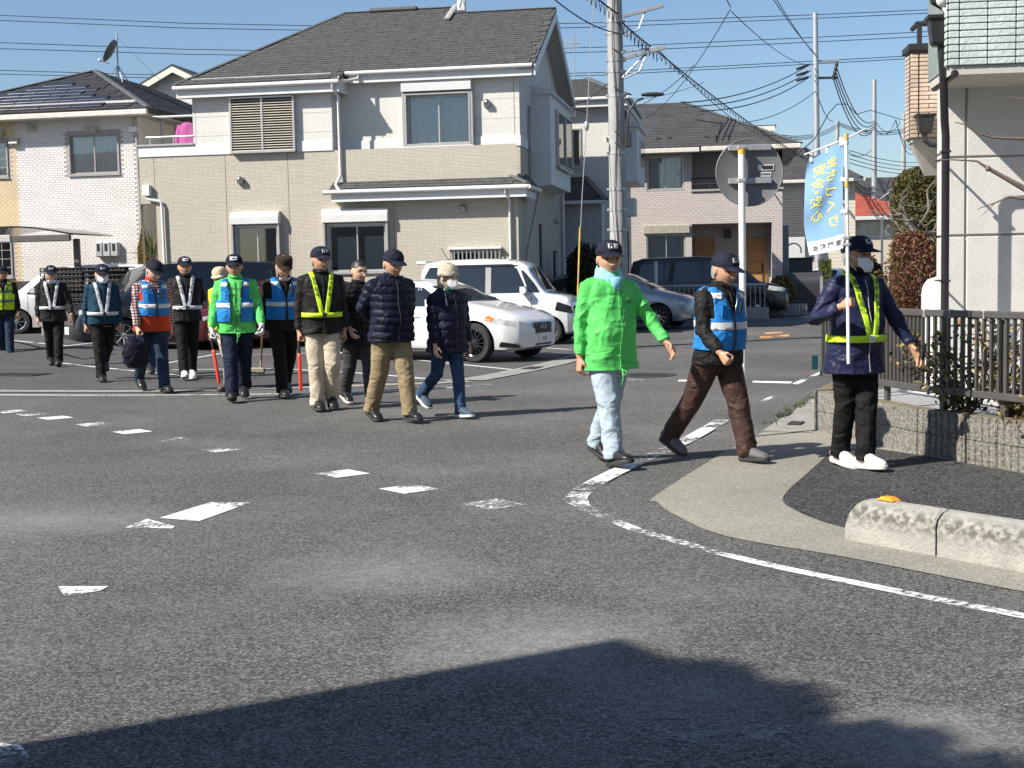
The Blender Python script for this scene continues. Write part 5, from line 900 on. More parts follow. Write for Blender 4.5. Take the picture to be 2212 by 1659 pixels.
for k in range(4): a = P(1806 - 2 * k, 142 + 9 * k, 60); wire('cable in the bundle swooping right from the far pole crossarm, number %s from the top' % ['one', 'two', 'three', 'four'][k], catenary(a, P(1888, 262 + 5 * k, 82), .9 + .12 * k), .026)
for k in range(3): wire('cable crossing the far pole at mid height, %s' % ['upper', 'middle', 'lower'][k], catenary(P(1640, 282 + 3 * k, 52), P(1812, 265 + 4 * k, 94), .5), .02); wire('cable from the short pole to the next, %s' % ['upper', 'middle', 'lower'][k], catenary(P(1812, 265 + 3 * k, 94), P(1960, 277 + 4 * k, 100), .4), .024)
wire('black cable looping up over the flag to the right', [P(*q) for q in ((1640, 390, 47), (1720, 335, 52), (1760, 300, 58), (1790, 245, 64), (1808, 225, 68), (1830, 225, 72), (1850, 247, 76), (1880, 238, 80), (1960, 262, 98))], .024)
for k in range(5): wire('low wire between the flag and the cypress, %s from the top' % ['first', 'second', 'third', 'fourth', 'fifth'][k], catenary(P(1835, 325 + 9 * k + (40 if k > 3 else 0), 66), P(2010, 348 + 8 * k + (20 if k > 3 else 0), 105), .3), .02)
spiral(P(1838, 378, 66), P(1886, 403, 82), .3, 16, .12, .03, 'upper coiled cable behind the flag pole'); spiral(P(1838, 392, 66), P(1888, 414, 82), .3, 16, .12, .03, 'lower coiled cable behind the flag pole')
for k, (x0, y0, x1, y1) in enumerate(((1888, 270, 1935, 258), (1935, 258, 1975, 330), (1935, 262, 1985, 318), (1888, 255, 1945, 262), (1808, 300, 1888, 318))): wire('drooping wire among the far poles, %s' % ['left', 'steep', 'steep right', 'short', 'slack'][k], catenary(P(x0, y0, 84), P(x1, y1, 92), .8), .02)
ty = P(1240, 95, 52); t = thing('tv_antenna', 'thin fishbone television antenna right of the main gable', 'antenna', (ty.x, ty.y, 0)); b = MB(); b.tube([(0, 0, 6), (0, 0, ty.z + .5)], .02, 6); b.obj('mast', GALV, t); b = MB(); b.tube([(-.3, 0, ty.z), (.25, 0, ty.z + .02)], .015, 5); [b.tube([(-.28 + .08 * k, -.01, ty.z - .22), (-.28 + .08 * k, -.01, ty.z + .22)], .01, 4) for k in range(7)]; b.obj('elements', GALV, t)

# ================================================================== plants
def leaves(mb, n_, pos, size, seed=1, aspect=.5, up=.0):
    r = np.random.default_rng(seed); V = np.array(pos); N_ = len(V); d = r.normal(size=(N_, 3)); d[:, 2] += up; d /= np.linalg.norm(d, axis=1)[:, None]; e = r.normal(size=(N_, 3)); e -= (e * d).sum(1)[:, None] * d; e /= np.linalg.norm(e, axis=1)[:, None]; s = size * r.uniform(.6, 1.3, N_)[:, None]
    a = V - d * s; b_ = V + e * s * aspect; c = V + d * s; f = V - e * s * aspect; n3 = np.cross(d, e) * s * .15; vs = np.stack([a, b_ + n3, c, f + n3], 1).reshape(-1, 3); k = len(mb.v); mb.v += vs.tolist(); mb.f += [(k + 4 * i, k + 4 * i + 1, k + 4 * i + 2, k + 4 * i + 3) for i in range(N_)]; mb.mi += [mb.cur] * N_; mb.sm += [False] * N_
def leafmat(name, a, b_, rough=.55):
    m = bpy.data.materials.new(name); m.use_nodes = True; MATS[name] = m; n, l, b = nodes_of(m); b.inputs['Roughness'].default_value = rough; g = n.new('ShaderNodeNewGeometry'); r = n.new('ShaderNodeValToRGB'); l.new(g.outputs['Random Per Island'], r.inputs[0]); r.color_ramp.elements[0].color = (*a, 1); r.color_ramp.elements[1].color = (*b_, 1); l.new(r.outputs[0], b.inputs['Base Color']); b.inputs['Specular IOR Level'].default_value = .3; return m
BARK = mat('bark', (.11, .085, .065), .9, .3, vs=20, bump=.8, bs=50)
CYP = leafmat('cypress_leaf', (.030, .042, .012), (.12, .095, .022)); NAN = leafmat('nandina_leaf', (.10, .026, .022), (.15, .080, .032)); IVY = leafmat('hedge_leaf', (.04, .04, .013), (.30, .22, .075)); YEW = leafmat('bush_leaf', (.07, .055, .018), (.24, .17, .05)); GRN = leafmat('dark_leaf', (.014, .024, .010), (.05, .06, .02)); GOLD = leafmat('gold_conifer_leaf', (.09, .07, .012), (.26, .18, .03)); YUC = leafmat('yucca_leaf', (.03, .05, .015), (.12, .13, .045))
def shell_pts(n_, f, seed):
    r = np.random.default_rng(seed); o = []
    while len(o) < n_:
        u, v = r.uniform(0, 2 * math.pi), r.uniform(-1, 1); q = f(u, v, r); o.append(q) if q is not None else None
    return o
# clipped cypress column
CX = P(1992, 480, 26); zc1 = P(1985, 362, 26).z; t = thing('cypress_hedge', 'tall clipped cypress with brownish green foliage beside the tiled balcony', 'tree', (CX.x, 26, 0))
pts = []; r = np.random.default_rng(3)
for _ in range(26000):
    a = r.uniform(0, 2 * math.pi); z = r.uniform(.3, zc1); s = 1.0 if z < zc1 - .35 else math.sqrt(max(0, 1 - ((z - zc1 + .35) / .36) ** 2)); lump = .90 + .14 * mnoise.noise((math.cos(a) * 2, math.sin(a) * 2, z * 1.6)) ; rr = s * lump * (r.uniform(.72, 1.02)); pts.append((.62 * rr * math.cos(a) * 1.0, .62 * rr * math.sin(a), z))
b = MB(); leaves(b, 0, pts, .035, 4, .45, 1.2); b.obj('crown', CYP, t); MB().tube([(0, 0, 0), (0, 0, zc1 - .4)], [.09, .03], 8).obj('trunk', BARK, t)
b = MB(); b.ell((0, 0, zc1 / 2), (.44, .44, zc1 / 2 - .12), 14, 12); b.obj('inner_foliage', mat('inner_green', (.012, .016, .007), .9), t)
# gnarled bare shrub in front of the cypress
BX = P(1985, 470, 23); t = thing('bare_shrub', 'gnarled leafless shrub in front of the clipped cypress', 'shrub', (BX.x, 23, 0)); GB = mat('grey_bark', (.17, .15, .13), .9, .3, vs=15)
def twig(b, p, d, L_, r_, depth, rg):
    pts = [p]; dd = d.copy()
    for k in range(4): dd = (dd + Vector((rg.gauss(0, .28), rg.gauss(0, .28), rg.gauss(0, .25)))).normalized(); pts.append(pts[-1] + dd * L_ / 4)
    b.tube(pts, [lerp(r_, r_ * .5, k / 4) for k in range(5)], 5 if depth < 2 else 4)
    if depth < 3:
        for k in range(3 if depth else 4): i = rg.randrange(1, 5); twig(b, pts[i], (dd + Vector((rg.gauss(0, .7), rg.gauss(0, .7), rg.gauss(.15, .6)))).normalized(), L_ * .62, r_ * .5, depth + 1, rg)
rg = random.Random(5); b = MB(); zk = P(1985, 510, 23).z
b.tube([(0, 0, 0), (.05, 0, zk * .5), (-.02, 0, zk * .8), (0, 0, zk)], [.06, .05, .055, .05], 7)
for k in range(7): a = k * .9; twig(b, Vector((0, 0, zk - .25 + .07 * k)), Vector((math.cos(a), math.sin(a) * .6, .7)).normalized(), .62, .028, 1, rg)
b.obj('branches', GB, t)
# red nandina
NX = P(1975, 560, 21.5); t = thing('nandina_bush', 'reddish nandina bush below the cypress', 'shrub', (NX.x, 21.5, 0)); zn = P(1975, 500, 21.5).z; r = np.random.default_rng(8); pts = []
for _ in range(4600):
    a = r.uniform(0, 2 * math.pi); q = r.uniform(0, 1) ** .6; z = .25 + (zn - .25) * r.uniform(0, 1); s = (.42 + .10 * math.sin(z * 5)) * math.sqrt(max(0.02, 1 - ((z - zn * .55) / (zn * .55)) ** 2)) * (1 + .9 * mnoise.noise((math.cos(a) * 1.6, math.sin(a) * 1.6 + 4, z * 2.6))); pts.append((s * q * math.cos(a) * 1.05, s * q * math.sin(a), z))
b = MB(); leaves(b, 0, pts, .038, 9, .4); b.obj('foliage', NAN, t); b = MB(); [b.tube([(0, 0, 0), (.25 * math.cos(k), .25 * math.sin(k), zn * .8)], [.015, .008], 5) for k in range(7)]; b.obj('stems', BARK, t)
# shrub growing through the railing
hd_ = (WC - WB).normalized(); rg = random.Random(12); spots = [(.30, .16), (.75, .20), (1.25, .14), (1.8, .2)]
for i, (s, off) in enumerate(spots):
    p = WB + hd_ * s + Vector((hd_.y, -hd_.x)) * -off; p = Vector((WB.x + hd_.x * s + .9 * off, WB.y + hd_.y * s + .5 * off)); t = thing('hedge_shrub', ['leftmost', 'second', 'third', 'rightmost'][i] + ' bronze-leaved shrub growing through the railing', 'shrub', (p.x, p.y, .30)); b = MB(); tips = []
    for k in range(14):
        a = rg.uniform(0, 6.28); q = [Vector((0, 0, 0))]; d = Vector((math.cos(a) * .5, math.sin(a) * .5, 1)).normalized()
        for j in range(6): d = (d + Vector((rg.gauss(0, .3), rg.gauss(0, .3), rg.gauss(.02, .18)))).normalized(); q.append(q[-1] + d * .13); tips += [q[-1] + Vector((rg.gauss(0, .05), rg.gauss(0, .05), rg.gauss(0, .04))) for _ in range(5)]
        b.tube(q, [.009 - .001 * j for j in range(7)], 5)
    b.obj('stems', BARK, t); tips = [v + Vector((rg.gauss(0, .03), rg.gauss(0, .03), rg.gauss(0, .03))) for v in tips for _ in range(2)]; b = MB(); leaves(b, 0, [tuple(v) for v in tips], .029, 30 + i, .55); b.obj('leaves', IVY, t)
# bare tree reaching in from the right edge
t0 = P(2290, 470, 10.6); t = thing('bare_tree', 'bare pruned tree reaching in at the right edge', 'tree', (t0.x, 10.6, .3)); o_ = Vector((t0.x, 10.6, .3)); b = MB(); q = lambda px, py, d=10.6: P(px, py, d) - o_
b.tube([(0, 0, -.0), (.02, 0, 1.2), q(2290, 470), q(2300, 300)], [.07, .06, .045, .04], 9); b.tube([q(2290, 470), q(2214, 408), q(2160, 378), q(2132, 362)], [.032, .024, .017, .016], 8); b.ell(q(2134, 364), .024, 8, 6); b.tube([q(2132, 362), q(2110, 348), q(2060, 345), q(2020, 346), q(2005, 340)], [.012, .008, .006, .005, .003], 6); b.tube([q(2020, 346), q(1995, 352)], [.005, .002], 5); b.tube([q(2214, 300), q(2150, 298), q(2110, 288), q(2082, 268), q(2062, 264)], [.012, .010, .007, .005, .003], 6); b.tube([q(2110, 288), q(2085, 262), q(2075, 242)], [.005, .004, .002], 5); b.tube([q(2150, 298), q(2128, 284)], [.004, .002], 5); b.tube([q(2212, 430), q(2180, 425), q(2150, 438), q(2110, 452)], [.014, .010, .006, .003], 6); b.tube([q(2150, 438), q(2118, 468)], [.004, .002], 5); b.tube([q(2212, 390), q(2196, 360), q(2186, 338)], [.008, .005, .003], 5); b.tube([q(2212, 215), q(2180, 208)], [.008, .004], 5); b.obj('branches', mat('twig_bark', (.16, .125, .10), .85, .25, vs=30), t)
# bushes by the duplex, the pale house, conifer and yucca at left
def bush(label, px, py, d, w_, h_, lm, n_, ls, seed, sphere=True, inner=True):
    p = P(px, py, d); t = thing('bush', label, 'bush', (p.x, d, 0)); r = np.random.default_rng(seed); pts = []
    for _ in range(n_):
        a, q = r.uniform(0, 6.283), r.uniform(-1, 1); s = math.sqrt(1 - q * q) if abs(q) < 1 else 0; k = (.82 + .25 * mnoise.noise((math.cos(a) * s * 2 + seed, math.sin(a) * s * 2, q * 2))) * r.uniform(.75, 1.02); pts.append((w_ * s * k * math.cos(a), w_ * s * k * math.sin(a), h_ * .55 + h_ * .46 * q * k))
    b = MB(); leaves(b, 0, pts, ls, seed, .45); b.obj('foliage', lm, t); b = MB(); [b.tube([(0, 0, 0), (w_ * .5 * math.cos(k * 1.3), w_ * .5 * math.sin(k * 1.3), h_ * .6)], [.02, .01], 5) for k in range(5)]; b.obj('stems', BARK, t)
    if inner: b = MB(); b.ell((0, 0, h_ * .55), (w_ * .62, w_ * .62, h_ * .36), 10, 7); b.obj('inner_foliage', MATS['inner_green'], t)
    return t
bush('rounded yellowish bush in a planter before the duplex', 1691, 640, 44, .50, 1.35, YEW, 5000, .045, 5); bush('dark bush against the pale house wall', 1262, 600, 36, .6, 2.4, GRN, 4500, .06, 6); bush('dark bush behind the flag bearer by the far pole', 1880, 590, 50, .55, 2.0, GRN, 2500, .06, 16)
p = P(1690, 655, 43.2); pl = thing('planter_edge', 'low ribbed concrete planter under the rounded bush', 'planter', (p.x, p.y, 0)); 
for k in range(14): MB().bbox((-.75 + k * .11, -.06, 0), (-.645 + k * .11, .06, .38), .02).obj('rib_block', CONC, pl)
def conifer(px, d, w_, ztop, lab):
    p = P(px, 560, d); t = thing('conifer', lab, 'tree', (p.x, d, 0)); r = np.random.default_rng(21); pts = []
    for _ in range(6000): z = r.uniform(.2, 1); a = r.uniform(0, 6.28); s = w_ * (1 - z) ** .75 * r.uniform(.6, 1.05) * (1 + .3 * mnoise.noise((a, z * 8, 1))); pts.append((s * math.cos(a), s * math.sin(a), z * ztop))
    b = MB(); leaves(b, 0, pts, .045, 22, .4, 1.); b.obj('crown', GOLD, t); MB().tube([(0, 0, 0), (0, 0, ztop * .9)], [.05, .01], 6).obj('trunk', BARK, t)
conifer(311, 34.6, .42, P(311, 495, 34.6).z, 'pointed yellow-green conifer left of the main house')
p = P(330, 560, 34.0); t = thing('yucca', 'spiky yucca plant beside the white downpipe', 'plant', (p.x, 34.0, 0)); zy = P(330, 552, 34.0).z; MB().tube([(0, 0, 0), (0, 0, zy)], [.07, .06], 8).obj('trunk', BARK, t); r = random.Random(4)
for k in range(44):
    a = r.uniform(0, 6.28); el = r.uniform(-.2, 1.4); L_ = r.uniform(.55, .85); d = Vector((math.cos(a) * math.cos(el), math.sin(a) * math.cos(el), math.sin(el))); e = d.cross(Vector((0, 0, 1))).normalized() * .022; c = Vector((0, 0, zy)); m1 = c + d * L_ * .5; m2 = c + d * L_ - Vector((0, 0, .08 * math.cos(el))); b = MB(); b.add([c - e * .6, c + e * .6, m1 + e, m2, m1 - e, m1 + Vector((0, 0, -.012))], [(0, 1, 2, 5), (0, 5, 4), (5, 2, 3), (4, 5, 3)]); b.obj('leaf', YUC, t)
# mesh fence behind the cars, white fence by the duplex
mf = thing('mesh_fence', 'thin green wire mesh fence between the houses', 'fence', (1.3, 37.6, 0), -.17); GW = mat('green_wire', (.05, .06, .05), .5)
for x in (0, .9, 1.8): MB().tube([(x, 0, 0), (x, 0, 1.5)], .022, 8).obj('post', GW, mf)
b = MB(); [b.tube([(x, 0, .1), (x, 0, 1.45)], .004, 4) for x in np.arange(0, 1.8, .09)]; [b.tube([(0, 0, z), (1.8, 0, z)], .004, 4) for z in np.arange(.1, 1.5, .15)]; o = b.obj('wire_mesh', GW, mf); o['kind'] = 'stuff'
wf = thing('low_white_fence', 'low pale metal fence behind the silver car', 'fence', (P(1540, 640, 41).x, 41, 0), -.15)
MB().bbox((-1.6, -.02, 1.02), (1.6, .02, 1.07), .005).obj('top_rail', ALU, wf); [MB().box((x - .01, -.01, .2), (x + .01, .01, 1.02)).obj('bar', ALU, wf) for x in np.arange(-1.55, 1.6, .14)]; MB().bbox((-1.65, -.1, 0), (1.65, .1, .35), .01).obj('base', CONC, wf)
# white marker post, far street things
def post_(lab, px, py0, py1, d, r_, m, name='marker_post'):
    p = P(px, py1, d); t = thing(name, lab, 'post', (p.x, d, 0)); MB().tube([(0, 0, 0), (0, 0, P(px, py0, d).z)], r_, 10).obj('shaft', m, t, True, 50); MB().lathe([(r_ * 1.15, 0), (r_ * 1.15, .05)], 10).obj('foot', m, t); return t
post_('white square post standing before the black minivan', 1417, 565, 640, 38, .05, WHITE); post_('short white post beside the rounded bush', 1658, 614, 650, 44, .04, WHITE); post_('thin pale pole beside the far house with white top', 1905, 470, 620, 62, .06, WHITE)
nb = P(1871, 590, 60); t = thing('banner_strip', 'narrow purple and white banner wrapped on the pole left of the cypress', 'banner', (FPT[1][0] - .05, 81.7, 0)); MB().bbox((-.22, -.06, 1.0), (.22, -.02, 3.3), .01).obj('cloth', mat('purple_cloth', (.22, .06, .20), .7), t)
for k, c in enumerate('スピード'): pass
ys = P(1783, 600, 50); t = thing('warning_banner', 'yellow vertical warning banner seen past the flag bearer shoulder', 'banner', (ys.x, 50, 0)); zt_ = P(1783, 560, 50).z; MB().bbox((-.22, -.02, zt_ - 1.4), (.22, .0, zt_), .005).obj('cloth', mat('banner_yellow', (.55, .45, .06), .7), t); lettering('lettering', 'ス\nピ\nー\nド', .34, TR(0, -.025, zt_ - .75) @ Matrix.Rotation(rad(90), 4, 'X'), BLACK, t); MB().tube([(-.24, 0, 0), (-.24, 0, zt_)], .02, 6).obj('pole', WHITE, t)
for k in range(3): post_('yellow guard post at the street end, %s' % ['left', 'middle', 'right'][k], 1906 + 9 * k, 596, 632, 70, .05, mat('guard_yellow', (.65, .5, .08), .5), 'guard_post')
# ================================================================== vehicles
def carpaint(name, col, metal=0.): return mat(name, col, .28, .03, vs=2, coat=1. if col[0] > .1 else .6, metal=metal)
CGL = mat('car_glass', (.012, .016, .020), .04, .1, spec=.9); CHROME = mat('chrome', (.6, .6, .6), .12, .02, metal=1.); TYRE = mat('tyre', (.018, .018, .019), .75, .15); LAMP = mat('headlamp_glass', (.42, .42, .40), .08, .3, vs=15, spec=.8); BLKP = mat('gloss_black', (.012, .012, .013), .15, .05, coat=.5); AMB = mat('amber_lens', (.60, .15, .02), .2); REDL = mat('red_lens', (.35, .01, .01), .2)
def wheel(t, x, y, R, rim_m, spokes, s, W_=.2):
    Mw = TR(x, y, R) @ Matrix.Rotation(rad(-90) * s, 4, 'X')      # local z points outward
    h = W_ / 2; b = MB(); b.lathe([(R * .66, -h), (R * .93, -h), (R, -h * .7), (R, h * .7), (R * .93, h), (R * .70, h), (R * .67, h * .8)], 32, Mw); w_ = b.obj('wheel', TYRE, t, True, 35)
    b = MB(); b.lathe([(R * .69, h * .9), (R * .66, h * .95), (R * .62, h * .7), (R * .60, 0), (.001, -.01)], 32, Mw); b.obj('barrel', BLKP, w_, True, 35)
    b = MB(); b.lathe([(R * .70, h * .86), (R * .68, h * .98), (R * .63, h * .9), (R * .62, h * .6)], 32, Mw); b.lathe([(R * .17, h * .3), (R * .17, h * .75), (R * .12, h * .82), (.001, h * .82)], 14, Mw)
    for k in range(spokes):
        a = 2 * math.pi * k / spokes; Ms_ = Mw @ RZ(a); b.loft([[(R * .12, -R * .05, h * .45), (R * .12, R * .05, h * .45), (R * .12, R * .04, h * .75), (R * .12, -R * .04, h * .75)], [(R * .66, -R * .035, h * .6), (R * .66, R * .035, h * .6), (R * .66, R * .022, h * .88), (R * .66, -R * .022, h * .88)]], M=Ms_)
    b.obj('rim', rim_m, w_, True, 35)
def car(name, label, sp, loc, theta, group='cars parked in the lot and by the houses'):
    t = thing(name, label, sp.get('cat', 'car'), (loc[0], loc[1], loc[2] if len(loc) > 2 else 0.008), theta, group); L, top, belt, plan, roofw = sp['L'], sp['top'], sp['belt'], sp['plan'], sp['roofw']
    f1 = lambda tab, x: float(np.interp(x, [a for a, _ in tab], [c for _, c in tab]))
    bot = sp.get('bot', [(-L / 2, .30), (-L / 2 + .25, .2), (L / 2 - .3, .18), (L / 2, .26)])
    def sec(x):
        W_, zB, zT, zb = f1(plan, x), f1(belt, x), f1(top, x), f1(bot, x); zB = min(zB, zT - .02); yr = f1(roofw, x); g = max(0., min(1., (zT - zB - .04) / .22))
        m = lerp(zb, zB, .55)
        lo = [(0, zb), (W_ * .80, zb), (W_ * .95, zb + .04), (W_ * .99, zb + .14), (W_, m), (W_ * .992, lerp(m, zB, .7)), (W_ * .965, zB)]
        hi_h = [(W_ * .955, lerp(zB, zT, .35)), (W_ * .93, lerp(zB, zT, .7)), (W_ * .88, zT - .012), (W_ * .5, zT - .0), (0, zT)]
        hi_g = [(lerp(W_ * .955, yr, .45), lerp(zB, zT - .08, .5)), (yr, zT - .08), (yr - .05, zT - .03), (yr * .55, zT - .006), (0, zT)]
        return lo + [(lerp(a[0], c[0], g), lerp(a[1], c[1], g)) for a, c in zip(hi_h, hi_g)]
    ctr = sorted({round(v, 3) for tab in (top, belt, plan, roofw) for v, _ in tab if -L / 2 <= v <= L / 2} | {round(v, 3) for v in np.linspace(-L / 2, L / 2, 44)}); xs = [ctr[0]]
    for v in ctr[1:]:
        if v - xs[-1] > .004: xs.append(v)
    rings = []
    for x in xs: s_ = sec(x); rings.append([(x, y, z) for y, z in s_] + [(x, -y, z) for y, z in reversed(s_[1:-1])])
    b = MB(); b.loft(rings); P_ = sp['paint']; body = b.obj('body', [P_, BLACK], t, True, 38)
    xsn = np.array(xs); secs = np.array([sec(x) for x in xs])
    def at_x(x):
        i = int(np.clip(np.searchsorted(xsn, x) - 1, 0, len(xs) - 2)); k = (x - xsn[i]) / (xsn[i + 1] - xsn[i]); return secs[i] * (1 - k) + secs[i + 1] * k
    def yside(x, z):
        s_ = at_x(x); seg = s_[1:10]; return float(np.interp(z, seg[:, 1], seg[:, 0]))
    def ztop(x, y):
        s_ = at_x(x)[6:][::-1]; return float(np.interp(abs(y), s_[:, 0], s_[:, 1]))
    # wheel arches
    R = sp['R']; wy = sp['wy']; fx, rx = sp['fx'], sp['rx']; cut = MB()
    for x in (fx, rx):
        for s in (-1, 1): cut.lathe([(.001, -.16), (R + .05, -.16), (R + .05, .3), (.001, .3)], 28, TR(x, s * wy, R) @ Matrix.Rotation(rad(-90) * s, 4, 'X'))
    cm = cut.mesh('cut', [P_, BLACK]); cm.polygons.foreach_set('material_index', [1] * len(cm.polygons)); co = ob('cut', cm, t); md = body.modifiers.new('arch', 'BOOLEAN'); md.object = co; md.operation = 'DIFFERENCE'; md.solver = 'EXACT'
    bpy.context.view_layer.update(); me = bpy.data.meshes.new_from_object(body.evaluated_get(bpy.context.evaluated_depsgraph_get())); body.modifiers.clear(); body.data = me; bpy.data.objects.remove(co); me.set_sharp_from_angle(angle=rad(38)); me.name = 'body'
    for x in (fx, rx):
        for s in (-1, 1): wheel(t, x, s * (wy - .0), R, sp['rim'], sp['spokes'], s)
    def side_patch(nm, poly, m, s, off=.004, rows=5, cols=10, parent=None):
        xs_ = np.linspace(min(p[0] for p in poly), max(p[0] for p in poly), cols + 1); g = []
        for x in xs_:
            zz = []
            for i in range(len(poly)):
                (xa, za), (xb, zb) = poly[i], poly[(i + 1) % len(poly)]
                if min(xa, xb) - 1e-6 <= x <= max(xa, xb) + 1e-6: zz += [za, zb] if abs(xb - xa) < 1e-6 else [lerp(za, zb, (x - xa) / (xb - xa))]
            z0, z1 = min(zz), max(zz); g.append([(x, s * (yside(x, lerp(z0, z1, k / rows)) + off), lerp(z0, z1, k / rows)) for k in range(rows + 1)])
        b = MB(); b.loft(g, False, False); return b.obj(nm, m, parent or t, True)
    def top_patch(nm, x0, x1, w0, w1, m, off=.004, cols=10, rows=10):
        g = []
        for i in range(cols + 1):
            x = lerp(x0, x1, i / cols); ww = lerp(w0, w1, i / cols); g.append([(x + (off if x1 > 0 and x0 > 0 else -off) * .7, lerp(-ww, ww, k / rows), ztop(x, lerp(-ww, ww, k / rows)) + off) for k in range(rows + 1)])
        b = MB(); b.loft(g, False, False); return b.obj(nm, m, t, True)
    for s in (-1, 1):
        for w_ in sp['win']: side_patch('side_window', w_, CGL, s)
        for w_ in sp.get('pillar', []): side_patch('door_pillar', w_, MATS['grey_trim'], s, .006, cols=3)
        for w_ in sp['lampside']: side_patch('headlight', w_, LAMP if not sp.get('darklamp') else BLKP, s, .006)
        for w_ in sp.get('amber', []): side_patch('indicator', w_, AMB, s, .009)
        for w_ in sp.get('tail', []): side_patch('tail_light', w_, REDL, s, .006)
        for xx in sp['seams']: z0, z1 = .30, f1(belt, xx) - .0; side_patch('door_seam', [(xx - .006, z0), (xx + .006, z0), (xx + .006, z1), (xx - .006, z1)], BLACK, s, .0015, 8, 1)
        for xx, zz in sp['handles']:
            yy = yside(xx, zz); b = MB(); b.bbox((xx - .10, s * yy - .022, zz - .015), (xx + .10, s * yy + .022, zz + .015), .012); b.obj('door_handle', sp.get('handle_m', P_), t, True, 50)
        mx, mz = sp['mirror']; yy = yside(mx, mz); b = MB(); b.loft([[(mx + dx, s * (yy + .03 + dy), mz + dz) for dx, dz in ((-.06, -.06), (.05, -.06), (.08, .0), (.05, .08), (-.06, .08))] for dy in (.0, .05, .19, .21)]); b.obj('wing_mirror', P_, t, True, 60)
        side_patch('sill', [(rx + R + .08, f1(bot, 0) + .01), (fx - R - .08, f1(bot, 0) + .01), (fx - R - .08, f1(bot, 0) + .09), (rx + R + .08, f1(bot, 0) + .09)], sp.get('sill_m', P_), s, .012)
    x0, x1, w0, w1 = sp['shield']; top_patch('windshield', x0, x1, w0, w1, CGL); x0, x1, w0, w1 = sp['rear']; top_patch('rear_window', x0, x1, w0, w1, CGL)
    if 'grille' in sp:
        gz0, gz1, gw = sp['grille']; b = MB(); b.bbox((L / 2 - .05, -gw, gz0), (L / 2 + .008, gw, gz1), .02); b.obj('grille', sp.get('grille_m', BLKP), t)
        [MB().bbox((L / 2 - .02, -gw * .95, lerp(gz0, gz1, k / 5) - .006), (L / 2 + .016, gw * .95, lerp(gz0, gz1, k / 5) + .006), .003).obj('grille_bar', sp.get('gbar', DARKM), t) for k in range(1, 5)]
    b = MB(); pz = sp.get('plate', .42); b.bbox((L / 2 - .02, -.165, pz - .0825), (L / 2 + .025, .165, pz + .0825), .006); pl = b.obj('number_plate', sp.get('plate_m', WHITE), t)
    if sp.get('ptext'): lettering('plate_text', sp['ptext'], .085, TR(L / 2 + .027, 0, pz - .02) @ basis((0, 0, 0), (0, 1, 0), (0, 0, 1), (1, 0, 0)), mat('plate_green', (.02, .10, .05), .6), pl)
    if 'lower' in sp: lz0, lz1, lw = sp['lower']; b = MB(); b.bbox((L / 2 - .06, -lw, lz0), (L / 2 + .006, lw, lz1), .02); b.obj('lower_grille', BLKP, t)
    return t, side_patch, top_patch, yside, ztop
PWHT = carpaint('white_paint', (.66, .66, .66)); PBLK = carpaint('black_paint', (.008, .008, .010)); PSIL = carpaint('silver_paint', (.30, .32, .36), .5); PNAV = carpaint('dark_navy_paint', (.010, .012, .018)); PRED = carpaint('dark_red_paint', (.075, .010, .015))
SEDAN = dict(L=4.83, top=[(-2.415, .62), (-2.39, .95), (-2.2, 1.02), (-1.85, 1.06), (-1.55, 1.16), (-1.05, 1.36), (-.6, 1.42), (-.1, 1.43), (.25, 1.40), (.55, 1.30), (1.15, 1.02), (1.5, .955), (2.0, .86), (2.22, .78), (2.36, .68), (2.415, .55)], belt=[(-2.4, .90), (-1.0, .92), (.9, .90), (1.3, .86), (2.4, .62)], plan=[(-2.415, .62), (-2.3, .80), (-1.8, .89), (0, .91), (1.6, .905), (1.9, .865), (2.12, .77), (2.29, .61), (2.38, .43), (2.415, .27)], roofw=[(-1.8, .62), (-.6, .60), (.4, .60), (1.2, .68)], R=.335, wy=.80, fx=1.57, rx=-1.28,
  win=[[(-1.30, .99), (-.32, .96), (-.32, 1.31), (-.75, 1.30), (-1.1, 1.20)], [(-.24, .96), (.92, .95), (.35, 1.28), (-.24, 1.32)]], lampside=[[(1.72, .72), (2.28, .60), (2.26, .68), (1.80, .82)]], amber=[[(1.76, .73), (1.90, .69), (1.95, .74), (1.82, .80)]], tail=[[(-2.3, .72), (-2.0, .76), (-2.0, .9), (-2.3, .88)]], seams=(-.28, .95, -1.15), handles=((-.85, .80), (.35, .78)), mirror=(.72, 1.00), shield=(.48, 1.12, .56, .66), rear=(-1.65, -.95, .60, .52), grille=(.47, .66, .27), gbar=DARKM, plate=.40, ptext='920', lower=(.26, .32, .27), spokes=14, rim=BLKP, paint=PWHT)
lw_ = G(1029, 784); th = rad(-33); hv = Vector((math.cos(th), math.sin(th))); rt = Vector((hv.y, -hv.x)); cpos = Vector((lw_.x, lw_.y)) - hv * 1.57 - rt * .82
t, sp_, tp_, ys_, zt_ = car('parked_sedan', 'white luxury sedan with black wheels parked behind the woman in beanie', SEDAN, cpos, th)
b = MB(); Ml = TR(2.428, 0, .585) @ basis((0, 0, 0), (0, 1, 0), (0, 0, 1), (1, 0, 0)); b.lathe([(.058, -.004), (.064, .006), (.07, -.004)], 24, Ml @ Matrix.Diagonal((1.15, .85, 1, 1))); b.box((-.03, -.035, -.004), (-.012, .04, .006), Ml); b.box((-.03, -.035, -.004), (.045, -.02, .006), Ml); b.obj('grille_emblem', CHROME, t)
for s in (-1, 1): sp_('fog_lamp', [(2.02, .27), (2.30, .24), (2.30, .30), (2.06, .36)], BLKP, s, .008)
b = MB(); [b.box((2.395, y, .468), (2.43, y + .33, .48)) for y in (-.27, -.06)]; b.obj('grille_trim', CHROME, t)
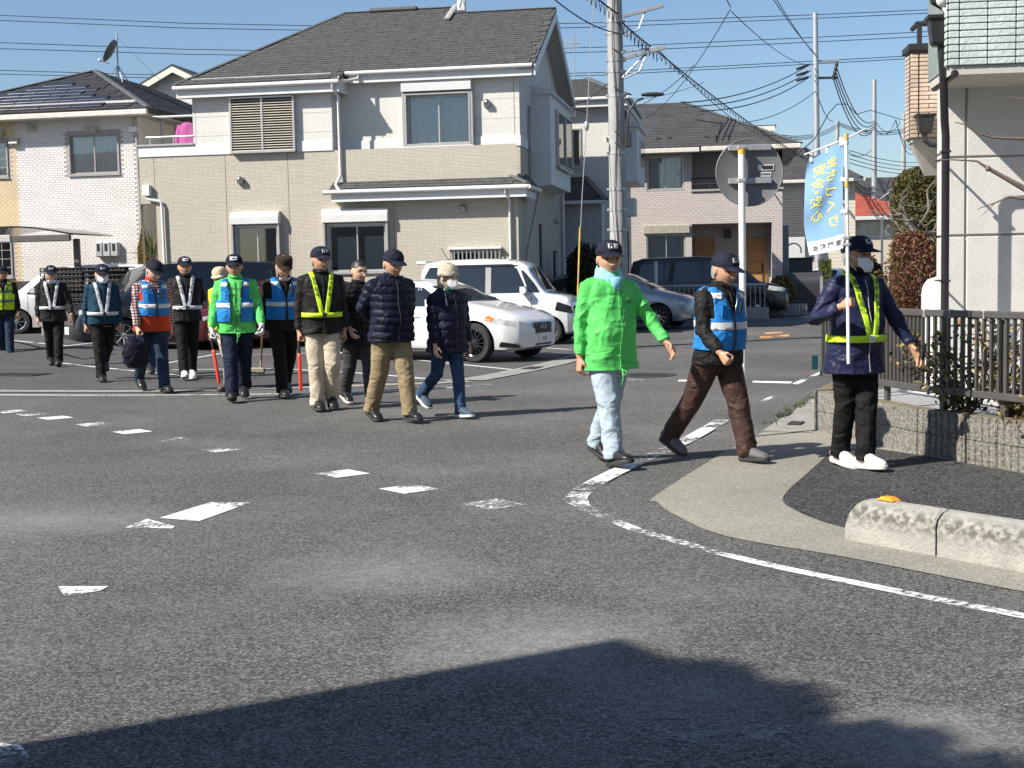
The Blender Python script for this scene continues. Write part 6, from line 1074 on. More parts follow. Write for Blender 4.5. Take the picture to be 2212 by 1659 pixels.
KEI = dict(L=3.395, top=[(-1.698, .80), (-1.68, 1.25), (-1.62, 1.66), (-1.52, 1.77), (-1.2, 1.815), (-.4, 1.83), (.2, 1.81), (.5, 1.76), (.68, 1.68), (1.06, 1.12), (1.12, 1.07), (1.4, 1.03), (1.56, .98), (1.64, .86), (1.685, .62), (1.698, .45)], belt=[(-1.7, 1.05), (.6, 1.03), (1.1, .98), (1.5, .86), (1.7, .6)], plan=[(-1.698, .66), (-1.6, .715), (-1.0, .7375), (1.0, .7375), (1.35, .72), (1.55, .67), (1.66, .58), (1.698, .48)], roofw=[(-1.7, .60), (-.5, .615), (.6, .60), (1.1, .66)], R=.285, wy=.655, fx=1.16, rx=-1.32, bot=[(-1.7, .28), (-1.4, .20), (1.4, .19), (1.7, .24)],
  win=[[(-1.55, 1.09), (-1.12, 1.09), (-1.12, 1.66), (-1.45, 1.66), (-1.55, 1.45)], [(-1.02, 1.09), (-.20, 1.09), (-.20, 1.68), (-1.02, 1.68)], [(-.08, 1.09), (.72, 1.09), (.46, 1.64), (-.08, 1.68)], [(.74, 1.09), (.98, 1.09), (.86, 1.28), (.62, 1.56), (.56, 1.56)]], pillar=[[(-1.12, 1.07), (-1.02, 1.07), (-1.02, 1.69), (-1.12, 1.69)], [(-.20, 1.07), (-.08, 1.07), (-.08, 1.69), (-.20, 1.69)]], lampside=[[(1.30, .72), (1.66, .64), (1.66, .78), (1.34, .90)]], darklamp=True, tail=[[(-1.67, .75), (-1.58, .75), (-1.58, 1.3), (-1.67, 1.3)]], seams=(-.14, .80, -1.08), handles=((-.30, .90), (.08, .89)), handle_m=CHROME, mirror=(.66, 1.14), shield=(.72, 1.04, .55, .62), rear=(-1.672, -1.60, .58, .55), grille=(.60, .80, .46), gbar=CHROME, plate=.40, lower=(.26, .36, .45), spokes=12, rim=CHROME, paint=PWHT)
lw_ = G(1187, 745); th = rad(-14); hv = Vector((math.cos(th), math.sin(th))); rt = Vector((hv.y, -hv.x)); cpos = Vector((lw_.x, lw_.y)) - hv * 1.16 - rt * .67
t, sp_, tp_, ys_, zt_ = car('kei_van', 'tall boxy white kei van with tinted windows parked beside the sedan', KEI, cpos, th)
for s in (-1, 1):
    b = MB(); b.loft([[(x, s * (ys_(x, 1.70) + o), 1.70 - z) for x in np.linspace(-1.0, .5, 8)] for o, z in ((.004, 0), (.03, .05))], False, False); b.obj('rain_visor', BLKP, t, True); sp_('crease', [(-1.5, .985), (1.2, .925), (1.2, .935), (-1.5, .995)], GREYT, s, .003)
b = MB(); b.tube([(-1.25, .2, 1.80), (-1.42, .2, 2.08)], .008, 6); b.lathe([(.03, 1.80), (.02, 1.84)], 8, TR(-1.25, .2, 0)); b.obj('roof_aerial', BLKP, t); MB().bbox((-1.78, -.5, 1.72), (-1.55, .5, 1.80), .02).obj('roof_spoiler', PWHT, t)
HATCH = dict(L=4.5, top=[(-2.25, .75), (-2.2, 1.1), (-1.9, 1.3), (-1.3, 1.46), (-.5, 1.50), (.1, 1.48), (.4, 1.42), (1.2, 1.04), (1.3, 1.0), (1.9, .86), (2.15, .74), (2.25, .55)], belt=[(-2.2, .98), (1.0, .90), (1.5, .84), (2.2, .62)], plan=[(-2.25, .66), (-2.0, .82), (-1, .885), (1.4, .885), (1.9, .82), (2.12, .70), (2.22, .52), (2.25, .42)], roofw=[(-2.2, .58), (0, .58), (1.2, .66)], R=.32, wy=.775, fx=1.38, rx=-1.32, win=[[(-1.75, 1.06), (-1.2, 1.02), (-1.2, 1.36), (-1.5, 1.32)], [(-1.12, 1.0), (-.15, .98), (-.15, 1.40), (-1.12, 1.37)], [(-.08, .98), (1.0, .94), (.4, 1.32), (-.08, 1.40)]], lampside=[[(1.60, .68), (2.14, .60), (2.12, .66), (1.72, .76)]], seams=(-.12, .95, -1.05), handles=((-.85, .82), (.18, .80)), mirror=(.80, 1.0), shield=(.46, 1.16, .54, .64), rear=(-2.1, -1.4, .58, .5), grille=(.50, .62, .36), plate=.42, lower=(.25, .36, .45), spokes=10, rim=CHROME, paint=PSIL)
lw_ = G(1424, 712); th = rad(-22); hv = Vector((math.cos(th), math.sin(th))); rt = Vector((hv.y, -hv.x)); cpos = Vector((lw_.x, lw_.y)) - hv * 1.38 - rt * .78
t, sp_, tp_, ys_, zt_ = car('parked_hatchback', 'silver hatchback parked behind the man in bright green', HATCH, cpos, th)
for s in (-1, 1): sp_('bumper_trim', [(1.95, .30), (2.2, .28), (2.16, .33), (2.0, .40)], CHROME, s, .010)
VAN = dict(L=4.9, top=[(-2.45, .9), (-2.4, 1.4), (-2.3, 1.80), (-2.0, 1.90), (-.3, 1.93), (.5, 1.88), (.85, 1.78), (1.5, 1.18), (1.6, 1.12), (2.1, 1.02), (2.3, .90), (2.42, .7), (2.45, .5)], belt=[(-2.45, 1.12), (1.2, 1.06), (1.7, 1.0), (2.4, .75)], plan=[(-2.45, .78), (-2.2, .90), (0, .925), (1.7, .925), (2.1, .87), (2.35, .74), (2.45, .60)], roofw=[(-2.4, .70), (0, .72), (1.5, .78)], R=.345, wy=.81, fx=1.50, rx=-1.5, bot=[(-2.45, .32), (2.4, .2), (2.45, .26)], win=[[(-2.15, 1.18), (-1.35, 1.16), (-1.35, 1.70), (-2.05, 1.70)], [(-1.27, 1.16), (-.22, 1.14), (-.22, 1.74), (-1.27, 1.74)], [(-.12, 1.14), (1.25, 1.10), (.75, 1.66), (-.12, 1.74)]], lampside=[[(1.8, .85), (2.36, .78), (2.36, .90), (1.85, .98)]], seams=(-.17, 1.2, -1.3), handles=((-.40, .98), (.12, .97)), mirror=(1.05, 1.2), shield=(.92, 1.46, .66, .74), rear=(-2.43, -2.33, .7, .66), grille=(.42, .88, .55), gbar=CHROME, plate=.45, spokes=8, rim=CHROME, paint=PBLK, handle_m=CHROME)
lw_ = P(1515, 700, 41); th = rad(-8); t, sp_, *_ = car('black_minivan', 'long black minivan parked across the duplex front', VAN, (P(1512, 640, 42.5).x + .3, 42.9), th)
DV = dict(VAN); DV['paint'] = PNAV; car('dark_minivan', 'dark minivan with its windscreen facing left, behind the man in black', DV, (P(375, 640, 30.6).x, 30.9), rad(180 + 32))
RV = dict(HATCH); RV['paint'] = PRED; car('dark_red_hatchback', 'dark red hatchback behind the brown-capped man', RV, (P(625, 640, 30.2).x - .3, 30.4), rad(180 + 28))
WV = dict(VAN); WV['paint'] = PWHT; wv = car('white_minivan', 'white minivan under the carport, mostly hidden by dark crates', WV, (P(190, 640, 33.8).x - .1, 34.0, .29), rad(180 + 6))[0]; wv.scale = (1, 1, .86)
FV = dict(HATCH); FV['paint'] = PWHT; car('distant_car', 'pale car far down the street beside the flag bearer', FV, (P(1762, 600, 57).x + .4, 57), rad(-112))

# bicycle, crate stack on its block base, broom
bp = G(66, 719, .285); bt = thing('bicycle', 'dark city bicycle parked at left beside the crate stack', 'bicycle', (bp.x, bp.y, .293), rad(188))
for x in (0, 1.08):
    b = MB(); Mw = TR(x, 0, .335) @ Matrix.Rotation(rad(90), 4, 'X'); b.lathe([(.31, -.016), (.335, -.012), (.335, .012), (.31, .016)], 32, Mw); w_ = b.obj('wheel', TYRE, bt, True); b = MB(); b.lathe([(.30, -.012), (.312, -.012), (.312, .012), (.30, .012)], 32, Mw); [b.tube([(0, 0, 0), (.3 * math.cos(a), .3 * math.sin(a), 0)], .0022, 4, M=Mw) for a in np.linspace(0, 2 * math.pi, 19)[:-1]]; b.lathe([(.02, -.04), (.02, .04)], 8, Mw); b.obj('rim', ALU, w_)
b = MB(); q = lambda *p: [Vector((x, 0, z)) for x, z in p]
for s in (q((0, .335), (.42, .30)), q((.42, .30), (.30, .78)), q((.42, .30), (.90, .72)), q((.33, .66), (.92, .80)), q((.92, .80), (1.08, .335)), q((0, .335), (.32, .70)), q((.88, .98), (.92, .78))): b.tube(s, .016, 7)
b.obj('frame', DARKM, bt); b = MB(); b.tube([(.88, -.27, 1.0), (.86, -.1, 1.02), (.86, .1, 1.02), (.88, .27, 1.0)], .012, 6); b.obj('handlebar', ALU, bt); b = MB(); b.loft([[(x, y * w_, .90 + z * .02) for y, z in ((-.1, 0), (0, 1), (.1, 0), (0, -2))] for x, w_ in ((.14, .8), (.2, 1.1), (.28, .9), (.40, .3))]); b.tube([(.30, 0, .78), (.26, 0, .90)], .013, 6); b.obj('saddle', BLACK, bt, True); b = MB(); b.lathe([(.001, -.01), (.09, -.01), (.09, .01), (.001, .01)], 16, TR(.42, -.05, .30) @ Matrix.Rotation(rad(90), 4, 'X')); b.obj('chain_wheel', ALU, bt)
b = MB(); b.lathe([(.345, -.03), (.36, -.02), (.36, .02), (.345, .03)], 16, TR(0, 0, .335) @ Matrix.Rotation(rad(90), 4, 'X'), a0=.2, a1=2.8); b.obj('mudguard', ALU, bt, True)
c0, c1 = G(90, 726, .285), G(280, 722, .285); bl_ = thing('block_base', 'low grey concrete block base under the dark crates', 'wall', (c0.x, c0.y, .29), math.atan2(c1.y - c0.y, c1.x - c0.x)); Lb = (c1 - c0).length; GB2 = mat('pale_block', (.37, .36, .33), .9, .15, vs=6, bump=.3, bs=70)
me = MB().bbox((.004, 0, .004), (.396, .15, .186), .006).mesh('block', GB2)
for c in range(2):
    for i in range(int(Lb / .4) + 1): ob('block', me, bl_, TR(i * .4 - (.2 if c else 0), 0, c * .19))
dk = mat('weathered_crate', (.030, .027, .024), .85, .4, vs=14, bump=.6, bs=40, var2=(.085, .078, .07)); rg = random.Random(3); zc_ = .39
nl_ = 11; zb_ = .29 + .385; hh = (P(180, 577, c0.y).z - zb_) / nl_; ORD = ['lowest', 'second lowest', 'third lowest', 'fourth lowest', 'fifth lowest', 'middle', 'fifth from top', 'fourth from top', 'third from top', 'second from top', 'topmost']
for i in range(nl_):
    for j in range(2):
        w_ = Lb / 2 - .02; t = thing('dark_crate', 'weathered dark slatted crate, %s of the %s stack on the block base' % (ORD[i], ['left', 'right'][j]), 'crate', tuple(Vector((c0.x, c0.y, zb_ + i * hh)) + Vector((math.cos(bl_.rotation_euler.z), math.sin(bl_.rotation_euler.z), 0)) * (j * (w_ + .02) + rg.uniform(-.02, .02))), bl_.rotation_euler.z + rg.uniform(-.015, .015), 'weathered crates stacked on the block base'); t.location.y += rg.uniform(-.02, .03)
        for z0, z1 in ((0, hh * .3), (hh * .70, hh * .97)): MB().bbox((0, 0, z0 + .004), (w_, .9, z1), .008).obj('deck', dk, t)
        b = MB(); [b.box((x, .01, hh * .3), (x + .03, .06, hh * .70)) for x in np.arange(.0, w_ - .03, .09)]; b.obj('slats', dk, t); MB().box((.02, .30, hh * .3), (w_ - .02, .34, hh * .7)).obj('core', DARKIN, t)
# ================================================================== people
SKIN = mat('skin', (.42, .235, .15), .5, .10, vs=25, spec=.35); EYEM = mat('eye_dark', (.02, .014, .010), .3); LIPM = mat('lips', (.30, .12, .09), .5); HAIRB = mat('hair_black', (.018, .015, .013), .5, .3, vs=60); HAIRG = mat('hair_grey', (.30, .29, .28), .6, .3, vs=60); MASKM = mat('mask_white', (.74, .75, .76), .8, .04); RUBB = mat('shoe_sole', (.03, .03, .03), .7)
def fab(name, c, rough=.8, sheen=.0, var=.10, bs=220., bump=.15, vs=5, wr=.65):
    m = mat(name, c, rough, var, vs=vs, bump=bump, bs=bs, spec=.14); n, l, b = nodes_of(m); tc = n.new('ShaderNodeTexCoord'); mp = n.new('ShaderNodeMapping'); mp.inputs['Scale'].default_value = (1, 1, 1.5); mp.inputs['Rotation'].default_value = (.3, .5, 0); l.new(tc.outputs['Object'], mp.inputs[0])
    nz = n.new('ShaderNodeTexNoise'); nz.inputs['Scale'].default_value = 4.0; nz.inputs['Detail'].default_value = 2.; nz.inputs['Roughness'].default_value = .5; nz.inputs['Distortion'].default_value = 1.2; l.new(mp.outputs[0], nz.inputs['Vector'])
    old = b.inputs['Normal'].links[0].from_socket if b.inputs['Normal'].is_linked else None; bp = n.new('ShaderNodeBump'); bp.inputs['Strength'].default_value = wr; bp.inputs['Distance'].default_value = .075; l.new(nz.outputs[0], bp.inputs['Height'])
    if old: l.new(old, bp.inputs['Normal'])
    l.new(bp.outputs[0], b.inputs['Normal']); return m
TS = bpy.data.scenes.new('scratch'); TVL = TS.view_layers[0]
def voxel(mb, vs, smooth=4, name='tmp', fac=.5):
    me = mb.mesh(name); o = bpy.data.objects.new(name, me); TS.collection.objects.link(o); m = o.modifiers.new('r', 'REMESH'); m.mode = 'VOXEL'; m.voxel_size = vs; m.use_smooth_shade = True
    if smooth: q = o.modifiers.new('s', 'SMOOTH'); q.iterations = smooth; q.factor = fac
    TVL.update(); out = bpy.data.meshes.new_from_object(o.evaluated_get(TVL.depsgraph)); bpy.data.objects.remove(o); bpy.data.meshes.remove(me); return out
def vco(me): a = np.empty(len(me.vertices) * 3); me.vertices.foreach_get('co', a); return a.reshape(-1, 3)
def vno(me): a = np.empty(len(me.vertices) * 3); me.vertices.foreach_get('normal', a); return a.reshape(-1, 3)
def setco(me, a): me.vertices.foreach_set('co', a.reshape(-1)); me.update()
def finish(me, name, m, parent):
    me.materials.clear()
    for q in (m if isinstance(m, (list, tuple)) else [m]): me.materials.append(q)
    me.polygons.foreach_set('use_smooth', [True] * len(me.polygons)); me.name = name; return ob(name, me, parent)
def ring(c, rx, ry, n_=22, e=2.3):
    o = []
    for k in range(n_):
        a = 2 * math.pi * k / n_; ca, sa = math.cos(a), math.sin(a); o.append((c[0] + rx * math.copysign(abs(ca) ** (2 / e), ca), c[1] + ry * math.copysign(abs(sa) ** (2 / e), sa), c[2]))
    return o
TORSO = [(.78, .172, .118, 0), (.86, .176, .122, 0), (.94, .168, .118, -.004), (1.02, .160, .112, -.010), (1.12, .165, .115, -.012), (1.22, .176, .118, -.006), (1.31, .184, .112, 0), (1.37, .172, .098, .006), (1.41, .135, .082, .010), (1.44, .085, .066, .012), (1.47, .062, .060, .010)]
def torso_rings(z0, z1, off, belly=0., n_=24):
    zs = [t[0] for t in TORSO]; o = []
    for z in np.linspace(z0, z1, 18):
        rx, ry, cy = (float(np.interp(z, zs, [t[i] for t in TORSO])) for i in (1, 2, 3)); bl = belly * math.exp(-((z - 1.03) / .14) ** 2); k = off * (1 if z < 1.40 else max(.45, 1 - (z - 1.40) * 6)) + (max(0, .95 - z) * .16 if off > 0 else 0); o.append(ring((0, cy - bl * .6, z), rx + k + bl * .35, ry + k * .95 + bl * .7, n_))
    return o
def folds(co, no, amp, seed, zscale=1., dirs=7, f0=26., tilt=.9):
    r = np.random.default_rng(seed); d = np.zeros(len(co))
    for i in range(dirs):
        k = np.array([r.normal(0, tilt), r.normal(0, tilt), 1.0 * zscale]); k /= np.linalg.norm(k); f = f0 * r.uniform(.55, 1.7); w_ = r.uniform(0, 6.28); warp = 1.2 * np.sin(co @ r.normal(0, 7, 3) + r.uniform(0, 6)); m = .5 + .5 * np.sin(co @ r.normal(0, 5, 3) + r.uniform(0, 6)); d += m * (1 - np.abs(np.sin(co @ k * f + w_ + warp))) ** 2.4
    d = d / dirs * 2.6 - .45; return co + no * (d * amp)[:, None]
def hand(b, W, d, n, l, s, curl, fr=.0088, spread=1.0):
    """palm, four fingers and a thumb; d along the hand, n the way fingers curl, l towards the thumb"""
    d = d.normalized(); n = (n - d * n.dot(d)).normalized(); l = (l - d * l.dot(d) - n * l.dot(n)).normalized(); T = lambda a, q, c: W + d * a + l * q + n * c
    b.loft([[T(a, w_ * math.cos(q), th_ * math.sin(q)) for q in [2 * math.pi * k / 12 for k in range(12)]] for a, w_, th_ in ((-.05, .024, .020), (-.01, .026, .019), (.02, .036, .017), (.055, .041, .015), (.082, .040, .013), (.09, .034, .009))])
    for k, (ll, q0) in enumerate(((.070, .030), (.080, .0105), (.074, -.009), (.058, -.028))):
        p = T(.075, q0 * spread, .002); pts = [p]; ang = curl * .45
        for j, seg in enumerate((.42, .33, .28)): ang += curl * (.55 if j == 0 else .62); v = d * math.cos(ang) + n * math.sin(ang); pts.append(pts[-1] + v * ll * seg * 1.15)
        b.tube(pts, [fr * 1.05, fr, fr * .92, fr * .8], 8, rnd_end=True)
    a = .55 + curl * .1; p = T(.012, .030, .006); v1 = (d * .72 + l * .62 + n * (.25 + .3 * curl)).normalized(); v2 = (d * .9 + l * (.25 - .35 * curl) + n * (.25 + .55 * curl)).normalized(); b.tube([T(-.005, .018, .004), p + v1 * .028, p + v1 * .028 + v2 * .028, p + v1 * .028 + v2 * .052], [.014, .0125, .0105, .009], 8, rnd_end=True)
def face_disp(h):
    x, y, z = h[:, 0], h[:, 1], h[:, 2]; ax = np.abs(x); E = lambda v: np.exp(-v * v)
    up = np.clip((z - .082) / .008, 0, 1) * np.clip((.142 - z) / .05, 0, 1); d = .028 * E(x / .0125) * up + .007 * E(x / .020) * E((z - .090) / .009)
    d += .005 * E((z - .153) / .011) * E(x / .052) - .013 * E((ax - .031) / .016) * E((z - .133) / .013) + .004 * E((ax - .043) / .02) * E((z - .100) / .02)
    d += -.008 * E((z - .060) / .006) * E(x / .024) + .0045 * E((z - .067) / .006) * E(x / .02) + .0045 * E((z - .052) / .006) * E(x / .018) + .007 * E((z - .026) / .014) * E(x / .022) - .003 * E((ax - .045) / .012) * E((z - .06) / .02)
    return d * np.clip((-y - .035) / .03, 0, 1)
def person(label, pos, H, hd, legs, arms, lean=3, head=(0, 0), twist=0, top='jacket', c_top=None, c_leg=None, hem=.80, cap=None, cap_m=None, emblem=None, mask=None, hair=HAIRG, shoe=None, sole=None, vs=.0085, seed=1, puff=0, belly=.02, collar=True, handpose=(.55, .55), gloves=None, legw=1., skin=None, slim=0, vest=None, sash=None, inner=None, hands_in=None, scarf=None, fold=.010, glasses=False, cuffs=True, armpos=None, z0=.010, longhair=False, bandz=None, sash_txt=None, zipm=None):
    s_ = H / 1.70; root = thing('person', label, 'person', (pos[0], pos[1], z0), hd, 'neighbourhood patrol walkers'); root.scale = (s_, s_, s_); sk = skin or SKIN; rr = random.Random(seed)
    hz = .90; hip = [Vector((s * .088, 0, hz - .03)) for s in (1, -1)]; J = []
    for i, s in enumerate((1, -1)):
        t_, k_, f_ = [rad(v) for v in legs[i][:3]]; ab = rad(legs[i][3] - 3) if len(legs[i]) > 3 else rad(-1.5); D = lambda a: Vector((s * math.sin(ab), -math.sin(a) * math.cos(ab), -math.cos(a) * math.cos(ab)))
        kn = hip[i] + D(t_) * .41; an = kn + D(t_ - k_) * .395; J.append([hip[i], kn, an, f_])
    def footpt(j, y, z): a = J[j][3]; return J[j][2] + Vector((0, y * math.cos(a) + (z) * -math.sin(a) * -1 * 0 + (z) * math.sin(a) * 0, 0)) if False else J[j][2] + Matrix.Rotation(a, 3, 'X') @ Vector((0, y, z))
    low = min(min(footpt(j, y, -.085).z for y in (.06, -.19)) for j in (0, 1)); dz = Vector((0, 0, -low))
    for j in J:
        for k in range(3): j[k] = j[k] + dz
    pel = Vector((0, 0, hz)) + dz; MT = TR(*pel) @ RZ(rad(twist)) @ Matrix.Rotation(rad(lean), 4, 'X') @ TR(0, 0, -.90); M3 = MT.to_3x3()
    A = []
    for i, s in enumerate((1, -1)):
        sw, ab, el, inn = arms[i]; sw, ab, el = rad(sw), rad(ab), rad(el); sh = Vector((s * .178, .005, 1.365)); u = Vector((s * math.sin(ab), -math.sin(sw) * math.cos(ab), -math.cos(sw) * math.cos(ab))); eb = sh + u * .285; f = Vector((s * math.sin(ab) * .5 - s * inn, -math.sin(sw + el), -math.cos(sw + el))).normalized(); wr = eb + f * .25
        if armpos and armpos[i]: eb, wr = Vector(armpos[i][0]), Vector(armpos[i][1])
        A.append([MT @ sh, MT @ eb, MT @ wr])
    HM = MT @ TR(0, -.008, 1.432) @ RZ(rad(head[0])) @ Matrix.Rotation(rad(head[1] - lean * .6), 4, 'X') @ Matrix.Diagonal((1.15, 1.15, 1.13, 1))
    # ---- body
    b = MB(); b.loft(torso_rings(.80, 1.46, -.012 - slim), M=MT)
    for j in J: b.tube([j[0] + Vector((0, 0, .05)), j[0].lerp(j[1], .5), j[1], j[1].lerp(j[2], .4), j[2]], [.075, .070, .052, .050, .036], 12, rnd_end=True)
    for i, j in enumerate(J):
        b.loft([[footpt(i, y, 0) + Matrix.Rotation(j[3], 3, 'X') @ Vector((w_ * math.cos(q), 0, h_ / 2 + h_ / 2 * math.sin(q) - .075)) for q in [2 * math.pi * k / 10 for k in range(10)]] for y, w_, h_ in ((.05, .02, .05), (.03, .028, .08), (-.04, .030, .075), (-.10, .036, .05), (-.15, .034, .035), (-.175, .02, .02))])
    for i, a in enumerate(A):
        b.tube([a[0], a[0].lerp(a[1], .5), a[1], a[1].lerp(a[2], .35), a[2]], [.052, .048, .040, .039, .028], 12, rnd_end=True); s = 1 if i == 0 else -1; d = (a[2] - a[1]).normalized(); x_ = M3 @ Vector((-s, 0, 0)); fwd = M3 @ Vector((0, -1, 0)); hp = handpose[i]
        nn, ll = (x_, fwd) if not (hands_in and hands_in[i]) else [M3 @ Vector(v) for v in hands_in[i]]
        hand(b, a[2] + d * .03, d, nn, ll, s, hp)
    n1 = HM @ Vector((0, .005, .06)); b.tube([MT @ Vector((0, .012, 1.40)), HM @ Vector((0, .012, .02)), n1], [.058, .054, .052], 14)
    hr = []
    for k in range(17):
        q = -1.45 + 2.9 * k / 16; zz = .125 + .118 * math.sin(q); cr = math.cos(q); lowf = max(0, (.115 - zz) / .11); hr.append([(.075 * cr ** .85 * (1 - .20 * lowf ** 1.4) * math.cos(a), (.094 if math.sin(a) < 0 else .098 * (1 - .35 * lowf)) * cr ** .8 * math.sin(a) * (1 - .06 * lowf) - .012 - .004 * lowf, zz) for a in [2 * math.pi * j / 20 for j in range(20)]])
    b.loft(hr, M=HM)
    for s in (-1, 1): b.ell((0, 0, 0), (.008, .020, .031), 10, 7, HM @ TR(s * .078, .006, .118) @ RZ(s * .35))
    me = voxel(b, vs, 3, fac=.42); co = vco(me); Hi = np.array(HM.inverted()); h = co @ Hi[:3, :3].T + Hi[:3, 3]; hd_m = (h[:, 2] > -.01) & (h[:, 2] < .26) & (np.abs(h[:, 0]) < .1) & (h[:, 1] < .0) & (h[:, 1] > -.15); dd = np.where(hd_m, face_disp(h), 0); fwd = np.array(HM.to_3x3() @ Vector((0, -1, 0))); co = co + dd[:, None] * fwd; setco(me, co); finish(me, 'body', sk, root); h = co @ Hi[:3, :3].T + Hi[:3, 3]
    fr = h[(h[:, 1] < -.03) & (h[:, 2] > 0) & (h[:, 2] < .26)]
    def ysurf(x, z): q = (fr[:, 0] - x) ** 2 + (fr[:, 2] - z) ** 2; i = np.argsort(q)[:3]; return float(fr[i, 1].mean())
    for s in (-1, 1):
        if not cap or cap != 'low': b = MB(); b.ell((s * .031, ysurf(s * .031, .133) - .0005, .133), (.0150, .0055, .0058), 10, 6, HM); b.obj('eye', EYEM, root, True)
        b = MB(); b.tube([(s * .014, ysurf(s * .014, .150) - .001, .150), (s * .032, ysurf(s * .032, .154) - .001, .155), (s * .050, ysurf(s * .05, .150) + .0, .149)], [.0042, .0055, .0032], 6, M=HM); b.obj('eyebrow', hair or HAIRG, root, True)
    b = MB(); b.tube([(-.022, ysurf(-.022, .059) - .0, .058), (-.008, ysurf(-.008, .060) - .002, .0605), (.008, ysurf(.008, .06) - .002, .0605), (.022, ysurf(.022, .059), .058)], [.0025, .0052, .0052, .0025], 6, M=HM); b.obj('lips', LIPM, root, True)
    if glasses:
        b = MB()
        for s in (-1, 1): b.lathe([(.019, -.002), (.021, 0), (.019, .002)], 16, HM @ TR(s * .031, ysurf(s * .031, .128) - .016, .128) @ Matrix.Rotation(rad(90), 4, 'X') @ Matrix.Diagonal((1.1, .85, 1, 1))); b.tube([(s * .052, ysurf(.03, .128) - .014, .132), (s * .076, .01, .132)], .0018, 5, M=HM)
        b.tube([(-.011, ysurf(0, .13) - .004, .131), (.011, ysurf(0, .13) - .004, .131)], .0018, 5, M=HM); b.obj('glasses', DARKM, root)
    # ---- hair
    if hair:
        b = MB(); rows = []
        for k in range(13):
            q = -.75 + 2.25 * k / 12; q = min(q, 1.5); zz = .125 + .124 * math.sin(q); cr = math.cos(q); rows.append([(.0805 * cr ** .85 * math.cos(a), (.099 if math.sin(a) < 0 else .104) * cr ** .8 * math.sin(a) - .010, zz) for a in [2 * math.pi * j / 28 for j in range(28)]])
        b.loft(rows, False); b.f = [f for f in b.f if (lambda c: (c[2] > .178 - .25 * max(0, c[1] + .02) if not longhair else c[2] > .10) and (c[1] > -.062 or c[2] > .195) or (c[1] > .018 and c[2] > (.065 if not longhair else .0)))(np.mean([b.v[i] for i in f], 0))]
        b.mi = [0] * len(b.f); b.sm = [True] * len(b.f); b.v = [tuple(HM @ Vector(v)) for v in b.v]; b.obj('hair', hair, root, True)
        if longhair: b = MB(); b.loft([ring((0, .03, z), rx, ry, 18) for z, rx, ry in ((-.03, .06, .05), (.0, .078, .07), (.06, .082, .078), (.12, .080, .085))], M=HM); b.obj('hair_back', hair, root, True)
    # ---- headwear
    if cap in ('cap', 'low', 'kepi'):
        b = MB(); e = 2.4 if cap == 'kepi' else 2.05; rows = []
        prof = ((.158, 1.0), (.175, 1.01), (.20, .96), (.225, .83), (.243, .62), (.253, .35), (.256, .05)) if cap != 'kepi' else ((.158, 1.0), (.18, 1.0), (.205, .98), (.228, .95), (.240, .90), (.245, .55), (.247, .05))
        for zz, k in prof: rows.append([(p[0], p[1] + (.0 if k > .9 else .004), p[2] + .012 * p[1] / .1 * -1) for p in ring((0, -.006, zz), .0885 * k, .108 * k, 26, e)])
        b.loft(rows, M=HM); cp = b.obj('cap', cap_m, root, True, 60); b = MB(); g = []; Lb = .075 if cap != 'kepi' else .055
        for j in range(15):
            a = rad(-90 - 62 + 124 * j / 14); x, y = .0885 * math.cos(a), .108 * math.sin(a) - .006; k = math.cos((j / 14 - .5) * math.pi) ** .6; g.append([(x * (1 + .06 * q), y - Lb * k * q, .166 + .010 * (1 - abs(j / 7 - 1) ** 2) - .026 * q * k - .012 * abs(j / 7 - 1) ** 2) for q in (0, .35, .7, 1)])
        rings_ = [[*r_, *[(p[0], p[1], p[2] - .004) for p in reversed(r_)]] for r_ in g]; b.loft(rings_, M=HM); b.obj('brim', cap_m, cp, True, 50); b = MB(); b.ell((0, -.004, .257), (.007, .007, .004), 8, 5, HM); b.obj('button', cap_m, cp, True)
        if emblem:
            vs_, fs_ = text_mesh(emblem[0], emblem[1]); em = MB(); em.add([HM @ Vector((v.x, -.006 - .108 * math.sqrt(max(0, 1 - (v.x / .0885) ** 2)) * float(np.interp(.203 + v.y, [.175, .20, .225, .243], [1.01, .96, .83, .62])) - .004, .203 + v.y + .012)) for v in vs_], fs_); em.obj('emblem', emblem[2], cp)
            if len(emblem) > 3: em = MB(); n_ = 12; em.loft([[(lerp(-.036, .036, k / n_), -.006 - .108 * math.sqrt(1 - (lerp(-.036, .036, k / n_) / .0885) ** 2) * float(np.interp(z, [.175, .20, .225], [1.01, .96, .83])) - .0025, z + .012) for k in range(n_ + 1)] for z in (.186, .205, .222)], False, False, HM); em.obj('front_patch', emblem[3], cp)
    elif cap == 'beanie':
        b = MB(); rows = [ring((0, -.004 + (.02 if k < .7 else 0), zz), .090 * k, .108 * k, 30, 2.1) for zz, k in ((.145, 1.0), (.165, 1.04), (.19, 1.03), (.195, .99), (.22, 1.0), (.25, .90), (.275, .68), (.288, .40), (.292, .05))]; b.loft(rows, M=HM); b.obj('beanie', cap_m, root, True)
    if mask:
        zt_, zb_, off = (.112, .018, .010) if mask == 'on' else (.045, -.012, .016); g = []
        for k in range(11):
            z = lerp(zb_, zt_, k / 10); g.append([(x, min(-.030, -(.098 + off + (.020 * math.exp(-(x / .022) ** 2) * math.sin(math.pi * (k / 10) ** .8) if mask == 'on' else .004) + .0015 * math.sin(k * 2.6)) * math.sqrt(max(.12, 1 - (x / .084) ** 2)) * (1 - .22 * max(0, (.06 - z) / .06) ** 2) - .004), z) for x in np.linspace(-1, 1, 15) * (lerp(.036, .070, min(1, k / 5)) if mask == 'on' else .060)])
        b = MB(); b.loft(g, False, False, HM); b.obj('face_mask', MASKM, root, True); b = MB()
